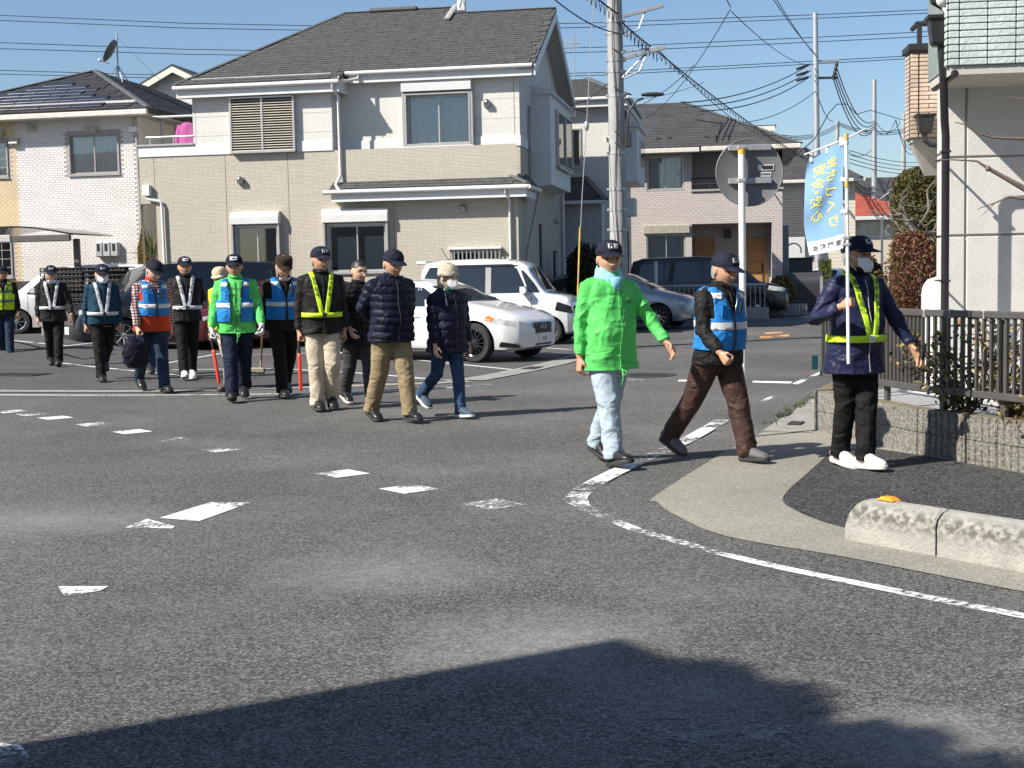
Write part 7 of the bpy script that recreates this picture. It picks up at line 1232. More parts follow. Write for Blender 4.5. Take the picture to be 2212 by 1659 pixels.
        for s in (-1, 1): b.tube([(s * .068, -.05, zt_ - .01), (s * .079, -.01, .128), (s * .082, .016, .12)], .0022, 5, M=HM); b.tube([(s * .066, -.05, zb_ + .012), (s * .078, -.005, .085), (s * .081, .016, .10)], .0022, 5, M=HM)
        b.obj('mask_loop', MASKM, root)
    # ---- trousers
    b = MB(); b.loft([[tuple(Vector(p) + dz) for p in ring((0, 0, z), rx, ry, 22)] for z, rx, ry in ((.80, .16, .115), (.86, .172, .122), (.93, .172, .122), (1.0, .160, .115), (1.04, .155, .11))])
    for j in J:
        fd = Matrix.Rotation(j[3] * .4, 3, 'X') @ Vector((0, 0, -.035)); b.tube([j[0] + Vector((0, 0, .03)), j[0].lerp(j[1], .5), j[1], j[1].lerp(j[2], .5), j[1].lerp(j[2], .85), j[2] + fd], [.104 * legw, .098 * legw, .083 * legw, .078 * legw, .077 * legw, .080 * legw], 16)
    me = voxel(b, max(vs * 1.15, .009), 4); co, no = vco(me), vno(me); lowf = np.clip((1.0 - co[:, 2]) / .5, .25, 1); c2 = folds(co, no, 1, seed + 5, 1.0, 9, 22., 1.0) - co; kn = sum(np.exp(-((co - np.array(j[1])) ** 2).sum(1) / .012) for j in J); an = sum(np.exp(-((co - np.array(j[2])) ** 2).sum(1) / .018) for j in J); co = co + c2 * (fold * 1.9 * (.40 * lowf + .6 * kn + .9 * an))[:, None]; setco(me, co); finish(me, 'trousers', c_leg, root)
    # ---- shoes
    for i, j in enumerate(J):
        R3 = Matrix.Rotation(j[3], 3, 'X'); fp = lambda x, y, z: j[2] + R3 @ Vector((x, y, z - .085)); b = MB(); b.loft([[fp(w_ * math.cos(q), y, .016 + h_ / 2 + h_ / 2 * math.sin(q)) for q in [2 * math.pi * k / 14 for k in range(14)]] for y, w_, h_ in ((.085, .015, .05), (.078, .033, .090), (.048, .042, .112), (0, .044, .114), (-.05, .047, .104), (-.10, .053, .080), (-.155, .055, .062), (-.195, .046, .050), (-.218, .028, .036), (-.226, .010, .02))]); so = b.obj('shoe', shoe or BLACK, root, True)
        b = MB(); out = [(.0, .090), (.031, .080), (.044, .05), (.044, 0), (.047, -.05), (.056, -.11), (.058, -.155), (.049, -.20), (.029, -.226), (0, -.234)]; poly = out + [(-x, y) for x, y in reversed(out[1:-1])]; b.loft([[fp(x * k, y * k, z) for x, y in poly] for z, k in ((.0, .96), (.004, 1), (.026, 1.0), (.030, .97))]); b.obj('sole', sole or RUBB, so, True, 50)
        b = MB(); [b.tube([fp(-.02, -.075 - .018 * q, .098 - .010 * q), fp(0, -.075 - .018 * q, .106 - .010 * q), fp(.02, -.075 - .018 * q, .098 - .010 * q)], .003, 5) for q in range(4)]; b.obj('laces', sole or RUBB, so)
    # ---- jacket
    off = .034 + (.012 if puff else 0) - slim; b = MB(); b.loft(torso_rings(hem, 1.445, off, belly), M=MT); segs = []
    for i, a in enumerate(A):
        d = (a[2] - a[1]).normalized(); cu = a[2] - d * .005; s = 1 if i == 0 else -1; si = MT @ Vector((s * .12, .008, 1.375)); k = 1.12 if puff else 1.; b.tube([si, a[0], a[0].lerp(a[1], .5), a[1], a[1].lerp(a[2], .5), a[1].lerp(a[2], .86), cu], [.066 * k, .076 * k, .071 * k, .064 * k, .058 * k, .052 * k, .044 * k], 16, rnd_end=False); segs.append((np.array(a[0]), np.array(a[1]), np.array(cu)))
    me = voxel(b, max(vs, .0085), 4); co, no = vco(me), vno(me); Ti = np.array(MT.inverted()); tl_ = co @ Ti[:3, :3].T + Ti[:3, 3]; armd = np.full(len(co), 9.); armt = np.zeros(len(co)); elb = np.zeros(len(co))
    for p0, p1, p2 in segs:
        acc = 0
        for q0, q1 in ((p0, p1), (p1, p2)):
            v = q1 - q0; L_ = np.linalg.norm(v); t_ = np.clip(((co - q0) @ v) / L_ ** 2, 0, 1); dd = np.linalg.norm(co - q0 - t_[:, None] * v, axis=1); m = dd < armd; armd[m] = dd[m]; armt[m] = acc + t_[m] * L_; acc += L_
        elb += np.exp(-((co - p1) ** 2).sum(1) / .014) + .7 * np.exp(-((co - p2) ** 2).sum(1) / .006)
    isarm = armd < .088
    if puff:
        sp = np.where(isarm, armt, tl_[:, 2]); q = np.abs(np.sin(math.pi * sp / puff)) ** .55; co = co + no * ((q - .55) * .015)[:, None]; co = co + (folds(co, no, .008, seed, .4, 6, 40.) - co)
    else:
        c2 = folds(co, no, 1, seed, .7, 9, 17., 1.5) - co; co = co + c2 * (fold * 1.7 * (.60 + .9 * elb + .3 * isarm))[:, None]
    setco(me, co); jk = finish(me, 'jacket', c_top, root)
    # zip, cuffs, collar
    def front_y(x, z, o): zs = [t[0] for t in TORSO]; ry, cy = float(np.interp(z, zs, [t[2] for t in TORSO])), float(np.interp(z, zs, [t[3] for t in TORSO])); rx = float(np.interp(z, zs, [t[1] for t in TORSO])) + o; bl = belly * math.exp(-((z - 1.03) / .14) ** 2); return cy - bl * .6 - (ry + (o + max(0, .95 - z) * .16) * .95 + bl * .7) * max(0, 1 - (abs(x) / (rx + bl * .35)) ** 2.3) ** (1 / 2.3)
    b = MB(); b.tube([MT @ Vector((.004 * math.sin(z * 20), front_y(0, z, off + .006), z)) for z in np.linspace(hem + .02, 1.40, 14)], .0035, 6); b.obj('zip', zipm or DARKM, jk)
    if collar:
        cc = collar if not isinstance(collar, bool) else c_top; b = MB(); rows = [[tuple(v) for v in ring((0, .012 - .010 * k, z), rx, ry, 24, 2.1)] for k, (z, rx, ry) in enumerate(((1.405, .100, .088), (1.435, .086, .080), (1.465, .079, .076), (1.485, .080, .078), (1.482, .072, .070), (1.45, .070, .068)))]; b.loft(rows, False, M=MT); b.obj('collar', cc, jk, True)
    if inner: b = MB(); b.loft([ring((0, .006, z), rx, ry, 20) for z, rx, ry in ((1.41, .080, .074), (1.45, .068, .066), (1.478, .063, .062))], M=MT); b.obj('undershirt', inner, root, True)
    if scarf: b = MB(); b.loft([[(x + .008 * math.sin(k * 9 + i), y + .006 * math.cos(k * 7 + i * 2), z + .012 * math.sin(k * 1.0 + i)) for k, (x, y, z) in enumerate(ring((0, -.004, z), rx, ry, 26))] for i, (z, rx, ry) in enumerate(((1.40, .112, .100), (1.43, .112, .105), (1.455, .10, .098), (1.48, .092, .092), (1.515, .086, .090), (1.52, .074, .078), (1.48, .07, .07)))], False, M=MT); b.loft([ring((0, -.115 - .004 * k, 1.44 - .05 * k), .05 - .012 * k, .022, 14) for k in range(3)], M=MT); b.obj('scarf', scarf, root, True)
    # ---- cut shells: vest, sash, bands
    def shell(o, z0, z1, keep, m, name, planes=(), parent=None, th=.003):
        b = MB(); b.loft(torso_rings(z0, z1, o, belly, 56), False); bm = bmesh.new(); vv = [bm.verts.new(v) for v in b.v]
        for f in b.f: bm.faces.new([vv[i] for i in f])
        for pc, pn in planes: bmesh.ops.bisect_plane(bm, geom=bm.verts[:] + bm.edges[:] + bm.faces[:], plane_co=pc, plane_no=pn, dist=1e-5)
        bmesh.ops.delete(bm, geom=[f for f in bm.faces if not keep(f.calc_center_median())], context='FACES'); bmesh.ops.delete(bm, geom=[v for v in bm.verts if not v.link_faces], context='VERTS')
        me = bpy.data.meshes.new(name); bm.normal_update(); r = bmesh.ops.solidify(bm, geom=bm.faces[:], thickness=th) if bm.faces else None; bm.to_mesh(me); bm.free(); c_ = vco(me)
        if len(c_): c_ = folds(c_, vno(me), .005, seed + 3, .6, 6, 22.); Mn = np.array(MT); me.vertices.foreach_set('co', (c_ @ Mn[:3, :3].T + Mn[:3, 3]).reshape(-1))
        return finish(me, name, m, parent or root)
    vo = off + .016
    if vest:
        vm, bandm, vz0, vzv, open_ = vest; nx = .098; slope = (nx - .012 - open_) / (1.43 - vzv)
        V = lambda z: .012 * 0 + open_ + max(0, (z - vzv)) * slope
        pl = [((0, 0, vz0), (0, 0, 1)), ((.165, 0, 0), (1, 0, 0)), ((-.165, 0, 0), (1, 0, 0)), ((open_, 0, 0), (1, 0, 0)), ((-open_, 0, 0), (1, 0, 0)), ((open_, 0, vzv), (1, 0, -slope)), ((-open_, 0, vzv), (1, 0, slope)), ((.165, 0, 1.20), (1, 0, .5)), ((-.165, 0, 1.20), (1, 0, -.5)), ((0, 0, 1.19), (0, 0, 1))]
        keep = lambda c: c.z > vz0 and (c.z < 1.19 or abs(c.x) < .165) and (c.y > -.02 and c.z < 1.43 or (abs(c.x) > V(c.z) and c.z < 1.435)); vt = shell(vo, .84, 1.438, keep, vm, 'vest', pl)
        for bz0, bz1 in (bandz or ((1.10, 1.155),)): shell(vo + .004, .84, 1.438, lambda c: bz0 < c.z < bz1 and (c.z < 1.19 or abs(c.x) < .165) and (c.y > -.02 or abs(c.x) > V(c.z)), bandm, 'reflective_band', pl + [((0, 0, bz0), (0, 0, 1)), ((0, 0, bz1), (0, 0, 1))], vt)
        shell(vo + .004, .84, 1.438, lambda c: 1.345 < c.z < 1.395 and .09 < abs(c.x) < .165 and c.y < 0, bandm, 'shoulder_band', pl + [((0, 0, 1.345), (0, 0, 1)), ((0, 0, 1.395), (0, 0, 1))], vt)
        for sx in (-1, 1): b = MB(); b.tube([MT @ Vector((sx * (V(z) + .002), front_y(V(z), z, vo + .006), z)) for z in np.linspace(vz0, 1.41, 12)], .005, 5); b.obj('binding', BLKP if open_ else DARKM, vt, True)
        b = MB(); b.bbox((-.118, -.008, 1.20), (-.06, .004, 1.30), .004, MT @ TR(0, front_y(-.09, 1.25, vo + .004), 0)); b.obj('pocket', vm, vt); b = MB(); b.bbox((-.094, -.022, 1.22), (-.070, -.004, 1.325), .006, MT @ TR(0, front_y(-.08, 1.25, vo + .004), 0) @ Matrix.Rotation(.12, 4, 'Y')); b.obj('clip_light', BLACK, vt)
    if sash:
        sm, bz = sash[0], sash[1]; w_ = .024; x0, x1 = .105, .022; z0_, z1_ = 1.43, bz; nrm = Vector((z1_ - z0_, 0, -(x1 - x0))).normalized()
        for sx in (-1, 1):
            nn = Vector((nrm.x, 0, nrm.z * sx)); p0 = Vector((sx * x0, 0, z0_)); kp = lambda c: abs((Vector((c.x, 0, c.z)) - p0).dot(nn)) < w_ and c.y < .0 and c.z > bz - .01; shell(vo, .9, 1.45, kp, sm, 'sash_strap', [(p0 + nn * w_, nn), (p0 - nn * w_, nn), ((0, 0, bz - .01), (0, 0, 1)), ((0, 0, 0), (0, 1, 0))])
            if sash_txt:
                dirv = Vector((x1 - x0, 0, z1_ - z0_)).normalized()
                for q, ch in enumerate(sash_txt[0]):
                    vs_, fs_ = text_mesh(ch, .045); c_ = Vector((sx * (x0 + dirv.x * (.05 + .055 * q)), 0, z0_ + dirv.z * (.05 + .055 * q))); em = MB(); em.add([MT @ Vector((c_.x + v.x, front_y(c_.x + v.x, c_.z + v.y, vo + .010), c_.z + v.y)) for v in vs_], fs_); em.obj('sash_letter', sash_txt[1], root)
        shell(vo + .002, .9, 1.45, lambda c: bz - .026 < c.z < bz + .026, sm, 'sash_belt', [((0, 0, bz - .026), (0, 0, 1)), ((0, 0, bz + .026), (0, 0, 1))])
        b = MB(); b.bbox((-.022, -.008, bz - .028), (.022, .006, bz + .028), .004, MT @ TR(.0, front_y(0, bz, vo + .004), 0)); b.obj('buckle', sash[2] if len(sash) > 2 else DARKM, root)
    if gloves:
        for i, a in enumerate(A):
            s = 1 if i == 0 else -1; d = (a[2] - a[1]).normalized(); b = MB(); hand(b, a[2] + d * .03, d, M3 @ Vector((-s, 0, 0)), M3 @ Vector((0, -1, 0)), s, handpose[i], .0112); b.tube([a[2] - d * .02, a[2] + d * .03], [.034, .032], 12); me = voxel(b, .0055, 2); finish(me, 'glove', gloves, root)
    W4 = TR(pos[0], pos[1], z0) @ RZ(hd) @ Matrix.Diagonal((s_, s_, s_, 1))
    return dict(root=root, W=W4, MT=MT, A=A, HM=HM, J=J, fy=front_y, off=off)
NAVY = fab('navy_cap_cloth', (.016, .018, .032)); WEMB = mat('white_print', (.65, .65, .65), .7); CHAR = fab('black_nylon', (.016, .015, .015), .6); BLKT = fab('black_trousers', (.012, .0115, .0115), .75); JEAN = fab('blue_jeans', (.035, .065, .13), .85, var=.35, vs=7); JEAND = fab('dark_jeans', (.022, .035, .062), .85, var=.35, vs=7); JEANL = fab('pale_jeans', (.36, .44, .50), .85, var=.12, vs=5); GRNJ = fab('green_nylon', (.105, .56, .125), .5, .1, .08); BLUV = fab('blue_vest_cloth', (.025, .20, .52), .65, .1); REFL = mat('reflective_tape', (.60, .61, .62), .35, .05, vs=40); LIME = mat('lime_tape', (.55, .82, .02), .45, .06, vs=30); HIV = fab('lime_vest_cloth', (.50, .72, .03), .7); KHAK = fab('khaki_cotton', (.25, .195, .115), .85); BEIG = fab('beige_cotton', (.50, .43, .33), .85); BRNP = fab('brown_nylon', (.055, .032, .026), .5); GRYP = fab('charcoal_wool', (.055, .054, .056), .85); NPUF = fab('navy_puffer', (.010, .012, .026), .45); BPUF = fab('black_puffer', (.012, .011, .012), .45); PURP = fab('dark_purple_puffer', (.012, .013, .030), .5); NJKT = fab('navy_windbreaker', (.019, .022, .054), .34); TEAL = fab('teal_jacket_cloth', (.012, .045, .075), .7); REDV = fab('red_fleece', (.50, .055, .02), .9); BRNC = fab('brown_felt', (.040, .026, .020), .9); YELJ = fab('yellow_nylon', (.75, .52, .03), .55); NAVP = fab('navy_trousers', (.014, .020, .042), .8); SHW = mat('white_leather', (.70, .68, .62), .5, .06); SHB = mat('black_leather', (.018, .017, .017), .35); SHG = mat('grey_suede', (.12, .115, .12), .8); SHN = mat('blue_suede', (.05, .08, .12), .8); WSOLE = mat('pale_sole', (.62, .60, .55), .7); SCRF = fab('light_blue_towel', (.28, .62, .75), .95, .4, bump=.5, bs=160); CRMH = fab('cream_knit', (.50, .44, .34), .95, .5, bump=.6, bs=140); BTXT = mat('sash_ink', (.03, .03, .02), .7); SKT = mat('tanned_skin', (.47, .265, .165), .5, .10, vs=25, spec=.35); SKL = mat('light_skin', (.56, .36, .26), .5, .08, vs=25, spec=.35); GLOV = mat('white_glove', (.72, .72, .72), .85); HAIRD = mat('hair_dark_brown', (.025, .018, .014), .5, .3, vs=60)
PLAID = fab('plaid_cotton', (.45, .38, .36), .85); n, l, b = nodes_of(PLAID); tc = n.new('ShaderNodeTexCoord'); ws_ = []
for ax, f in (('X', 55), ('Z', 55)):
    w_ = n.new('ShaderNodeTexWave'); w_.wave_type = 'BANDS'; w_.bands_direction = ax; w_.inputs['Scale'].default_value = f / 6.28 * 1.0; l.new(tc.outputs['Object'], w_.inputs['Vector']); mr = n.new('ShaderNodeMapRange'); mr.inputs[1].default_value = .6; mr.inputs[2].default_value = .75; l.new(w_.outputs[1], mr.inputs[0]); ws_.append(mr.outputs[0])
m1 = n.new('ShaderNodeMix'); m1.data_type = 'RGBA'; l.new(ws_[0], m1.inputs[0]); m1.inputs[6].default_value = (.55, .48, .46, 1); m1.inputs[7].default_value = (.25, .05, .05, 1); m2 = n.new('ShaderNodeMix'); m2.data_type = 'RGBA'; l.new(ws_[1], m2.inputs[0]); l.new(m1.outputs[2], m2.inputs[6]); m2.inputs[7].default_value = (.09, .05, .08, 1); l.new(m2.outputs[2], b.inputs['Base Color'])
EMB = ('防犯', .036, WEMB)
def gp(px, py): g = G(px, py); return (g.x, g.y)
# ---- the three in front
P16 = person('man in navy windbreaker with lime sash and white mask, holding the flag pole', gp(1846, 1013), 1.68, rad(24), ((11, 8, -4, -2), (-6, 11, 6, -2)), ((16, 25, 12, -.10), (22, 12, 95, .55)), armpos=(None, ((-.36, -.02, 1.11), (-.315, -.25, 1.21))), lean=1, head=(18, 0), twist=-2, zipm=GREYT, c_top=NJKT, c_leg=BLKT, hem=.70, cap='cap', cap_m=NAVY, emblem=EMB, mask='on', hair=HAIRG, shoe=SHW, sole=WSOLE, vs=.0068, seed=3, belly=.035, handpose=(.35, 1.5), skin=SKT, sash=(LIME, .965, WHITE), inner=mat('pale_blue_shirt', (.45, .52, .66), .8), sash_txt=('清門町会', BTXT), collar=fab('black_collar', (.012, .012, .016), .8), fold=.014, hands_in=(None, ((.8, -.25, 0), (.2, .3, 1))))
P15 = person('elderly man in blue reflective vest and brown trousers, striding right', gp(1552, 996), 1.62, rad(36), ((18, 5, -4, 5), (-25, 13, 22, 8)), ((-10, 12, 12, .05), (16, 10, 34, .16)), lean=4, head=(6, 12), twist=-4, c_top=CHAR, c_leg=BRNP, hem=.80, cap='cap', cap_m=NAVY, emblem=EMB, hair=HAIRG, shoe=SHG, sole=RUBB, vs=.0068, seed=5, belly=.03, handpose=(.9, 1.3), skin=SKT, legw=1.12, vest=(BLUV, REFL, .93, 1.22, .004), bandz=((1.10, 1.16),), fold=.013)
P14 = person('man in bright green jacket and pale jeans with light blue neck towel', gp(1318, 1003), 1.71, rad(28), ((-14, 16, 14, 1), (18, 8, -12, 3)), ((24, 24, 16, -.05), (-4, 11, 10, .0)), lean=1, head=(-14, 2), twist=-2, zipm=GRNJ, c_top=GRNJ, c_leg=JEANL, hem=.735, cap='cap', cap_m=NAVY, emblem=EMB, hair=HAIRG, shoe=SHB, sole=RUBB, vs=.0068, seed=9, belly=.035, handpose=(.55, .75), skin=SKT, scarf=SCRF, legw=1.05, fold=.015)
# ---- behind them
P12 = person('man in navy quilted jacket and khaki trousers walking with hands behind his back', gp(850, 911), 1.74, rad(30), ((15, 5, -4, 4), (-10, 16, 12, 6)), ((-20, 18, 20, .3), (-20, 18, 20, .3)), lean=3, head=(6, 12), c_top=NPUF, c_leg=KHAK, hem=.80, cap='cap', cap_m=NAVY, hair=HAIRG, shoe=SHB, puff=.075, seed=12, belly=.035, armpos=(((.255, .12, 1.13), (.06, .215, .96)), ((-.255, .12, 1.13), (-.06, .20, .97))), skin=SKT, legw=1.08)
P13 = person('woman in cream beanie and white mask, dark quilted jacket and jeans', gp(970, 903), 1.56, rad(38), ((12, 6, -4, 2), (-16, 38, 28, 2)), ((4, 9, 8, .0), (8, 9, 8, .0)), lean=3, head=(10, 0), c_top=PURP, c_leg=JEAN, hem=.74, cap='beanie', cap_m=CRMH, mask='on', hair=HAIRD, longhair=True, shoe=SHN, sole=WSOLE, puff=.10, seed=13, belly=.02, collar=fab('green_hood', (.02, .085, .06), .9), inner=WHITE, skin=SKL, legw=.92)
P11 = person('bareheaded man with glasses in black quilted jacket and grey trousers', gp(778, 876), 1.67, rad(28), ((14, 5, -4, 2), (-12, 22, 16, 2)), ((-8, 9, 8, 0), (20, 9, 30, .1)), lean=4, head=(12, 4), c_top=BPUF, c_leg=GRYP, hem=.72, cap=None, hair=HAIRB, shoe=SHB, sole=WSOLE, puff=.06, seed=14, glasses=True, inner=fab('check_shirt', (.42, .36, .28), .8), skin=SKL)
P10 = person('tall man in black jacket with lime sash and beige trousers, baton in hand', gp(700, 886), 1.80, rad(18), ((16, 40, 14, 3), (6, 5, -2, 2)), ((2, 8, 8, 0), (-2, 10, 8, .02)), lean=2, head=(18, 3), c_top=CHAR, c_leg=BEIG, hem=.80, cap='cap', cap_m=NAVY, emblem=EMB, hair=HAIRG, shoe=SHB, seed=15, sash=(LIME, 1.0), sash_txt=('清門町会', BTXT), skin=SKT, handpose=(.6, 1.25), legw=1.05, inner=CHAR)
P9 = person('man in brown cap and blue vest over black clothes with lowered mask', gp(618, 858), 1.77, rad(22), ((-12, 28, 22, 2), (14, 8, -4, 2)), ((4, 8, 10, 0), (-6, 10, 8, 0)), lean=4, head=(0, 20), c_top=fab('dark_brown_knit', (.022, .017, .015), .9), c_leg=BLKT, hem=.80, cap='kepi', cap_m=BRNC, mask='chin', hair=HAIRG, shoe=SHB, seed=16, vest=(BLUV, REFL, .94, 1.20, .004), handpose=(.7, 1.1), skin=SKT)
P8 = person('man in bright green jacket under open blue vest, white gloves and baton', gp(517, 866), 1.77, rad(10), ((-14, 22, 18, 1), (16, 6, -12, 2)), ((14, 16, 22, 0), (4, 15, 12, 0)), lean=2, head=(-2, 3), c_top=GRNJ, c_leg=NAVP, hem=.80, cap='cap', cap_m=NAVY, emblem=('●●', .018, NAVY, WHITE), hair=HAIRG, shoe=SHB, seed=17, belly=.04, vest=(BLUV, REFL, .93, 1.10, .055), gloves=GLOV, handpose=(.9, 1.2), skin=SKT, inner=mat('pale_green_shirt', (.45, .60, .25), .8), legw=1.1)
P7 = person('person in yellow jacket and beige cap, mostly hidden behind the green jacket', gp(494, 843), 1.64, rad(-30), ((8, 6, 0, 2), (-12, 26, 20, 2)), ((4, 8, 10, 0), (4, 8, 10, 0)), lean=6, head=(20, 10), c_top=YELJ, c_leg=BEIG, hem=.84, cap='cap', cap_m=fab('beige_cap_cloth', (.50, .42, .30), .9), hair=HAIRG, shoe=mat('brown_leather', (.10, .06, .05), .6), seed=18, skin=SKT)
P6 = person('man in black jacket with white sash, hands behind back and dark cap', gp(408, 820), 1.80, rad(18), ((-8, 12, 10, 1), (14, 6, -10, 2)), ((-15, 14, 15, .2), (-15, 14, 15, .2)), lean=0, head=(4, 0), c_top=CHAR, c_leg=BLKT, hem=.80, cap='cap', cap_m=NAVY, emblem=('●●', .018, NAVY, WHITE), hair=HAIRG, shoe=SHW, sole=WSOLE, seed=19, sash=(REFL, 1.0), sash_txt=('清門町会', BTXT), armpos=(((.245, .10, 1.13), (.07, .20, .98)), ((-.245, .10, 1.13), (-.07, .19, .99))), skin=SKT, inner=mat('cream_shirt', (.60, .56, .45), .8))
P5 = person('person in jeans and dark checked jacket hidden behind the plaid-sleeved man', gp(338, 812), 1.70, rad(10), ((14, 6, -4, 3), (-14, 18, 14, 3)), ((0, 8, 8, 0), (0, 8, 8, 0)), c_top=fab('dark_check', (.06, .045, .05), .9), c_leg=JEAN, hem=.76, cap='cap', cap_m=NAVY, hair=HAIRB, shoe=SHB, seed=20, skin=SKT)
P4 = person('grey-haired man in blue vest over red fleece with plaid sleeves, looking down', gp(334, 848), 1.77, rad(34), ((16, 8, -4, 2), (-18, 20, 20, 2)), ((2, 8, 8, 0), (12, 10, 14, .0)), lean=6, head=(12, 22), c_top=PLAID, c_leg=JEAND, hem=.86, cap='cap', cap_m=NAVY, hair=HAIRG, shoe=SHB, seed=21, belly=.03, vest=(BLUV, REFL, 1.0, 1.26, .004), handpose=(.7, 1.25), collar=REDV, inner=REDV, skin=SKL)
P3 = person('man in teal jacket with silver sash and white mask', gp(228, 824), 1.73, rad(24), ((-20, 42, 36, 1), (12, 6, -4, 2)), ((4, 8, 10, 0), (-4, 10, 8, 0)), lean=4, head=(4, 8), c_top=TEAL, c_leg=BLKT, hem=.84, cap='cap', cap_m=NAVY, emblem=EMB, mask='on', hair=HAIRG, shoe=SHB, seed=22, belly=.04, sash=(REFL, 1.0), sash_txt=('パトロール', BTXT), handpose=(.7, 1.0), skin=SKT)
P2 = person('man in black coat with white sash and mask lowered under his chin', gp(120, 792), 1.78, rad(16), ((16, 6, -10, 1), (-14, 20, 18, 2)), ((16, 18, 16, 0), (0, 10, 8, 0)), lean=2, head=(4, 6), c_top=CHAR, c_leg=BLKT, hem=.76, cap='cap', cap_m=NAVY, emblem=EMB, mask='chin', hair=HAIRG, shoe=SHB, seed=23, sash=(REFL, 1.0), sash_txt=('パトロール', BTXT), skin=SKT, inner=fab('olive_shirt', (.10, .095, .07), .9))
P1 = person('man in lime hi-vis vest and jeans at the left edge', gp(14, 774), 1.82, rad(20), ((12, 6, -4, 2), (-10, 18, 12, 2)), ((10, 10, 12, 0), (-4, 9, 8, 0)), lean=2, head=(8, 2), c_top=CHAR, c_leg=JEAND, hem=.80, cap='cap', cap_m=NAVY, hair=HAIRG, shoe=SHB, sole=WSOLE, seed=24, vest=(HIV, mat('grey_band', (.13, .14, .12), .5), .90, 1.24, .004), bandz=((1.04, 1.09), (1.22, 1.27)), skin=SKT)
# extra bits worn
q = P4; b = MB(); b.loft(torso_rings(.80, 1.05, q['off'] + .008, .03), False, M=q['MT']); b.obj('fleece_hem', REDV, q['root'], True); b = MB(); b.loft(torso_rings(1.05, 1.30, q['off'] + .006, .03), False, M=q['MT']); b.obj('fleece_body', REDV, q['root'], True)
for q, zz in ((P14, .735), (P8, .80)):
    b = MB(); y = q['fy'](.01, zz + .01, q['off'] + .01); b.tube([q['MT'] @ Vector((.01, y, zz + .01)), q['MT'] @ Vector((.012, y - .01, zz - .06)), q['MT'] @ Vector((.0, y - .006, zz - .12))], .005, 6); b.tube([q['MT'] @ Vector((.01, y, zz)), q['MT'] @ Vector((.04, y - .012, zz - .01)), q['MT'] @ Vector((.035, y - .012, zz - .05)), q['MT'] @ Vector((.012, y - .01, zz - .03))], .005, 6); b.obj('drawstring', GRNJ, q['root'], True)
    b = MB(); b.loft(torso_rings(zz, zz + .05, q['off'] + .005, .045, 40), False, M=q['MT']); b.obj('hem_band', GRNJ, q['root'], True)
vs_, fs_ = text_mesh('防犯', .03); em = MB(); em.add([P14['MT'] @ Vector((.095 + v.x, P14['fy'](.095 + v.x, 1.25 + v.y, P14['off'] + .016), 1.25 + v.y)) for v in vs_], fs_); em.obj('chest_print', BTXT, P14['root'])
b = MB(); b.tube([P13['MT'] @ Vector(v) for v in ((-.08, -.05, 1.46), (-.115, -.13, 1.36), (-.12, -.16, 1.28))], .006, 6); b.obj('hood_cord', WHITE, P13['root'])
# ---- things they carry
def hand_pt(q, i, a=.09): W_, A_ = q['W'], q['A'][i]; w_ = W_ @ A_[2]; e_ = W_ @ A_[1]; d = (w_ - e_).normalized(); return w_ + d * a, d
def baton(q, i, lab, tilt):
    p, d = hand_pt(q, i, .10); t = thing('traffic_baton', lab, 'baton', tuple(p), 0); v = Vector((tilt[0], tilt[1], -1)).normalized(); b = MB(); b.tube([-v * .06, v * .16], .017, 12, rnd_end=True); b.obj('grip', BLACK, t, True); b = MB(); b.tube([v * .16, v * .20, v * .56, v * .58], [.018, .021, .021, .012], 12); b.obj('light_tube', mat('baton_red', (.85, .06, .035), .25, .05, spec=.6), t, True)
baton(P8, 1, 'red traffic baton hanging from the white glove of the green-jacketed man', (.16, -.1)); baton(P10, 1, 'red traffic baton held by the tall man in lime sash', (.02, -.05))
p, d = hand_pt(P4, 1, .10); t = thing('carried_bag', 'dark navy cloth bag carried by the plaid-sleeved man', 'bag', tuple(p), .4); BAG = fab('bag_nylon', (.012, .012, .025), .6)
b = MB(); b.loft([[(x + .02 * math.sin(k * 1.3 + i), y, z) for k, (x, y, z) in enumerate(ring((-.02 - .01 * i, 0, z), rx, ry, 18))] for i, (z, rx, ry) in enumerate(((-.46, .03, .03), (-.44, .10, .07), (-.36, .17, .10), (-.24, .18, .11), (-.13, .13, .09), (-.06, .06, .05), (-.01, .02, .02)))]); me = voxel(b, .012, 3); co, no = vco(me), vno(me); setco(me, folds(co, no, .016, 4)); finish(me, 'bag_body', BAG, t); b = MB(); b.tube([(-.06, 0, -.12), (-.02, 0, .01), (.05, 0, -.12)], .010, 8); b.obj('strap', BAG, t)
p, d = hand_pt(P9, 1, .10); t = thing('hand_broom', 'wooden-handled broom with grey head carried low by the brown-capped man', 'broom', tuple(p), 0); v = Vector((-.10, .1, -1)).normalized(); b = MB(); b.tube([-v * .08, v * .42], .013, 8); b.obj('handle', MATS['pale_wood'], t); b = MB(); c = v * .44; b.bbox((c.x - .22, c.y - .03, c.z - .05), (c.x + .06, c.y + .03, c.z + .03), .02); b.obj('head', mat('grey_straw', (.30, .28, .22), .8), t)
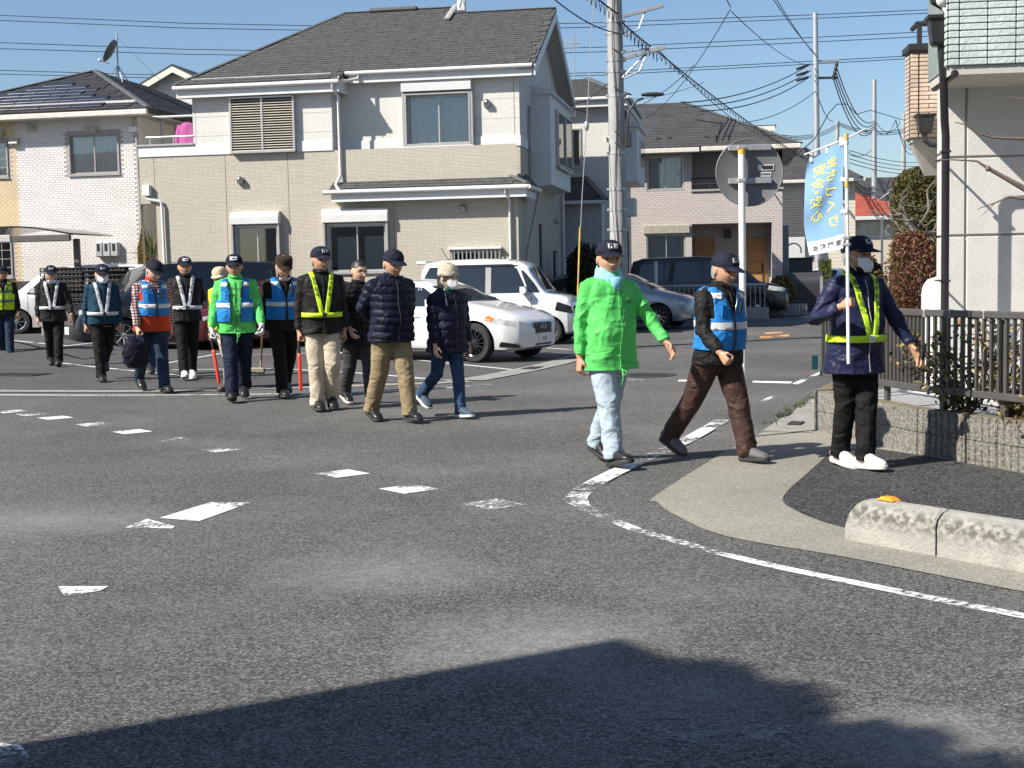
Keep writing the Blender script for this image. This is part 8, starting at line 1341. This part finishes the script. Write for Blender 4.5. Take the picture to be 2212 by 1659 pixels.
# ---- the flag
p, d = hand_pt(P16, 1, .095); FLX = p.copy(); fy_ = FLX.y; zb_, zt_ = P(1832, 786, fy_).z, P(1827, 292, fy_).z; xb, xt = P(1833, 786, fy_).x, P(1828, 292, fy_).x
fl_ = thing('nobori_flag', 'sky-blue vertical banner with yellow writing on a white pole', 'flag', (xb, fy_, zb_)); top_ = Vector((xt - xb, 0, zt_ - zb_)); PWH = mat('flag_pole_white', (.78, .78, .77), .4, .03); YJ = mat('flag_pole_joint', (.62, .38, .10), .45)
MB().tube([(0, 0, 0), top_], .0125, 14).obj('pole', PWH, fl_, True, 50)
for f in (.995, .79): MB().tube([top_ * (f - .016), top_ * (f + .012)], .0165, 12).obj('pole_joint', YJ, fl_, True, 50)
dv = .22      # the cloth swings away from the camera to the left, so depth grows along it
ca = P(1738, 334, fy_ + dv) - Vector((xb, fy_, zb_)); cb = P(1870, 278, fy_ - .05) - Vector((xb, fy_, zb_)); MB().tube([ca, top_ * .985, cb], .006, 8).obj('crossbar', PWH, fl_, True)
TL, TRt = P(1746, 344, fy_ + dv) , P(1823, 303, fy_); BL, BR = P(1745, 552, fy_ + dv * .9), P(1820, 536, fy_); o_ = Vector((xb, fy_, zb_))
def cloth(u, v):      # u 0 at the free edge..1 at the pole, v 0 top..1 bottom
    L_ = TL.lerp(BL, v) + Vector((-.028 * math.sin(math.pi * v) ** 1.0, 0, 0)); R_ = TRt.lerp(BR, v); p = L_.lerp(R_, u); k = (1 - u) ** .7
    return p - o_ + Vector((.004 * math.sin(9 * v), .030 * k * math.sin(3.3 * v * 3.14 + 2.2 * u) + .015 * math.sin(7 * u + 5 * v), -.006 * math.sin(math.pi * u)))
FB_, FW_ = mat('flag_blue', (.17, .31, .48), .8, .08), mat('flag_white', (.60, .61, .66), .8, .03); vsplit = .865
for nm, v0, v1, m in (('banner_cloth', 0, vsplit, FB_), ('banner_foot', vsplit, 1, FW_)): b = MB(); b.loft([[cloth(i / 24, lerp(v0, v1, j / 20)) for i in range(25)] for j in range(21)], False, False); b.obj(nm, m, fl_, True)
def flag_text(ch, u, v, su, sv, m, off=.0035):
    vs_, fs_ = text_mesh(ch, 1.0); mb = MB(); xs_ = [q.x for q in vs_]; ys_ = [q.y for q in vs_]; cx, cy = (min(xs_) + max(xs_)) / 2, (min(ys_) + max(ys_)) / 2; bm = bmesh.new(); vv = [bm.verts.new((q.x - cx, q.y - cy, 0)) for q in vs_]
    for f in fs_:
        try: bm.faces.new([vv[i] for i in f])
        except ValueError: pass
    bmesh.ops.triangulate(bm, faces=bm.faces[:]); bm.verts.ensure_lookup_table(); bm.verts.index_update()
    for s_ in (-1, 1):
        k = len(mb.v); mb.v += [tuple(cloth(u - q.co.x * su, v - q.co.y * sv) + Vector((0, s_ * off, 0))) for q in bm.verts]; mb.f += [[i.index + k for i in f.verts] for f in bm.faces]; mb.mi += [0] * len(bm.faces); mb.sm += [False] * len(bm.faces)
    bm.free(); mb.obj('lettering', m, fl_)
FY = mat('flag_yellow', (.72, .66, .12), .8, .05); FK = mat('flag_ink', (.10, .10, .13), .8)
for ch, u, v in (('ま', .66, .145), ('ち', .66, .27), ('づ', .68, .42), ('く', .72, .565), ('り', .76, .72), ('安', .35, .165), ('全', .32, .30), ('・', .29, .385), ('安', .30, .48), ('心', .34, .62)): flag_text(ch, u, v, .34, .115, FY)
for ch, u in (('清', .86), ('門', .64), ('町', .42), ('会', .20)): flag_text(ch, u, .935, .17, .060, FK)
for v in (.02, .36, .66): c = cloth(.99, v); b = MB(); b.tube([c + Vector((-.012, 0, 0)), Vector((top_.x * .9, -.014, c.z)), Vector((top_.x * .9 + .014, 0, c.z)), c + Vector((-.012, .006, 0))], .005, 6, flat=[(1, 3)] * 4); b.obj('tie_tab', PWH, fl_)
for u in (.1, .55, .93): c = cloth(u, 0.); b = MB(); b.bbox((c.x - .012, c.y - .004, c.z - .03), (c.x + .012, c.y + .004, c.z + .035), .003); b.obj('loop_tab', PWH, fl_)
for v in (.90, .965): c = cloth(.97, v); b = MB(); b.tube([c, Vector((.0, -.015, c.z)), Vector((.016, 0, c.z))], .012, 8, flat=[(.3, 1)] * 3); b.obj('tape', GREYT, fl_)

# ================================================================== what stands behind the photographer: a house and tree whose shade lies on the road
sdv = Vector((math.cos(SUN_TH), math.sin(SUN_TH))); spv = Vector((sdv.y, -sdv.x)); corner = Vector((.38, 5.48)); Hh = 6.2; tn = 1 / math.tan(SUN_EL); base = corner - sdv * Hh * tn
nh = thing('near_house', 'plain house outside the picture behind the photographer, shading the road', 'house', (base.x, base.y, 0), math.atan2(-sdv.y, -sdv.x)); LW = 4.6
MB().box((0, 0, 0), (6, LW, Hh)).obj('wall', SIDU, nh) ; MB().box((-.0, -.0, Hh), (6.1, LW + .1, Hh + .05)).obj('roof', SLC, nh)
gp_ = base - sdv * .5 + spv * 1.0; rt_ = thing('garden_tree', 'leafy tree outside the picture beside the near house', 'tree', (gp_.x, gp_.y, 0)); r = np.random.default_rng(77); pts = []
for k in range(22):
    c_ = spv * (-.75 + k * .085 + r.uniform(-.05, .05)); cz = Hh + r.uniform(-.15, .16) - (0.25 if k < 3 else 0); rd = r.uniform(.12, .26)
    v = r.normal(size=(420, 3)); v /= np.linalg.norm(v, axis=1)[:, None]; v *= (rd * r.uniform(.2, 1.1, 420) ** .5)[:, None]; pts += (v + np.array((c_.x + sdv.x * r.uniform(.3, .5), c_.y + sdv.y * r.uniform(.3, .5), cz))).tolist()
b = MB(); leaves(b, 0, pts, .045, 5, .5); b.obj('crown', GRN, rt_); MB().tube([(sdv.x * .75, sdv.y * .75, 0), (sdv.x * .75, sdv.y * .75, Hh - .1)], [.10, .04], 9).obj('trunk', BARK, rt_)
for i, (x, y, a, hh, m) in enumerate(((9, -14, .1, 6.4, SIDU), (-22, -8, -.2, 6.2, CLAP), (22, -6, .2, 6.0, BEI), (-4, -20, 0, 6.5, BRC), (-34, 6, .1, 6.2, BRC))):
    h = thing('opposite_house', ['house behind the photographer to the right, cream siding', 'house behind the photographer to the left, clapboard', 'beige house out of view to the right', 'brick house straight behind the photographer', 'brick house out of view at far left'][i], 'house', (x, y, 0), a); MB().box((-5, -4, 0), (5, 4, hh)).obj('wall', m, h)
    for s in (-1, 1): roof_plane(h, [(-5.5, s * 4.5, hh), (5.5, s * 4.5, hh), (4, 0, hh + 2), (-4, 0, hh + 2)], SLC, shingles=False)

bpy.data.scenes.remove(TS)
bpy.data.scenes.remove(TSC)
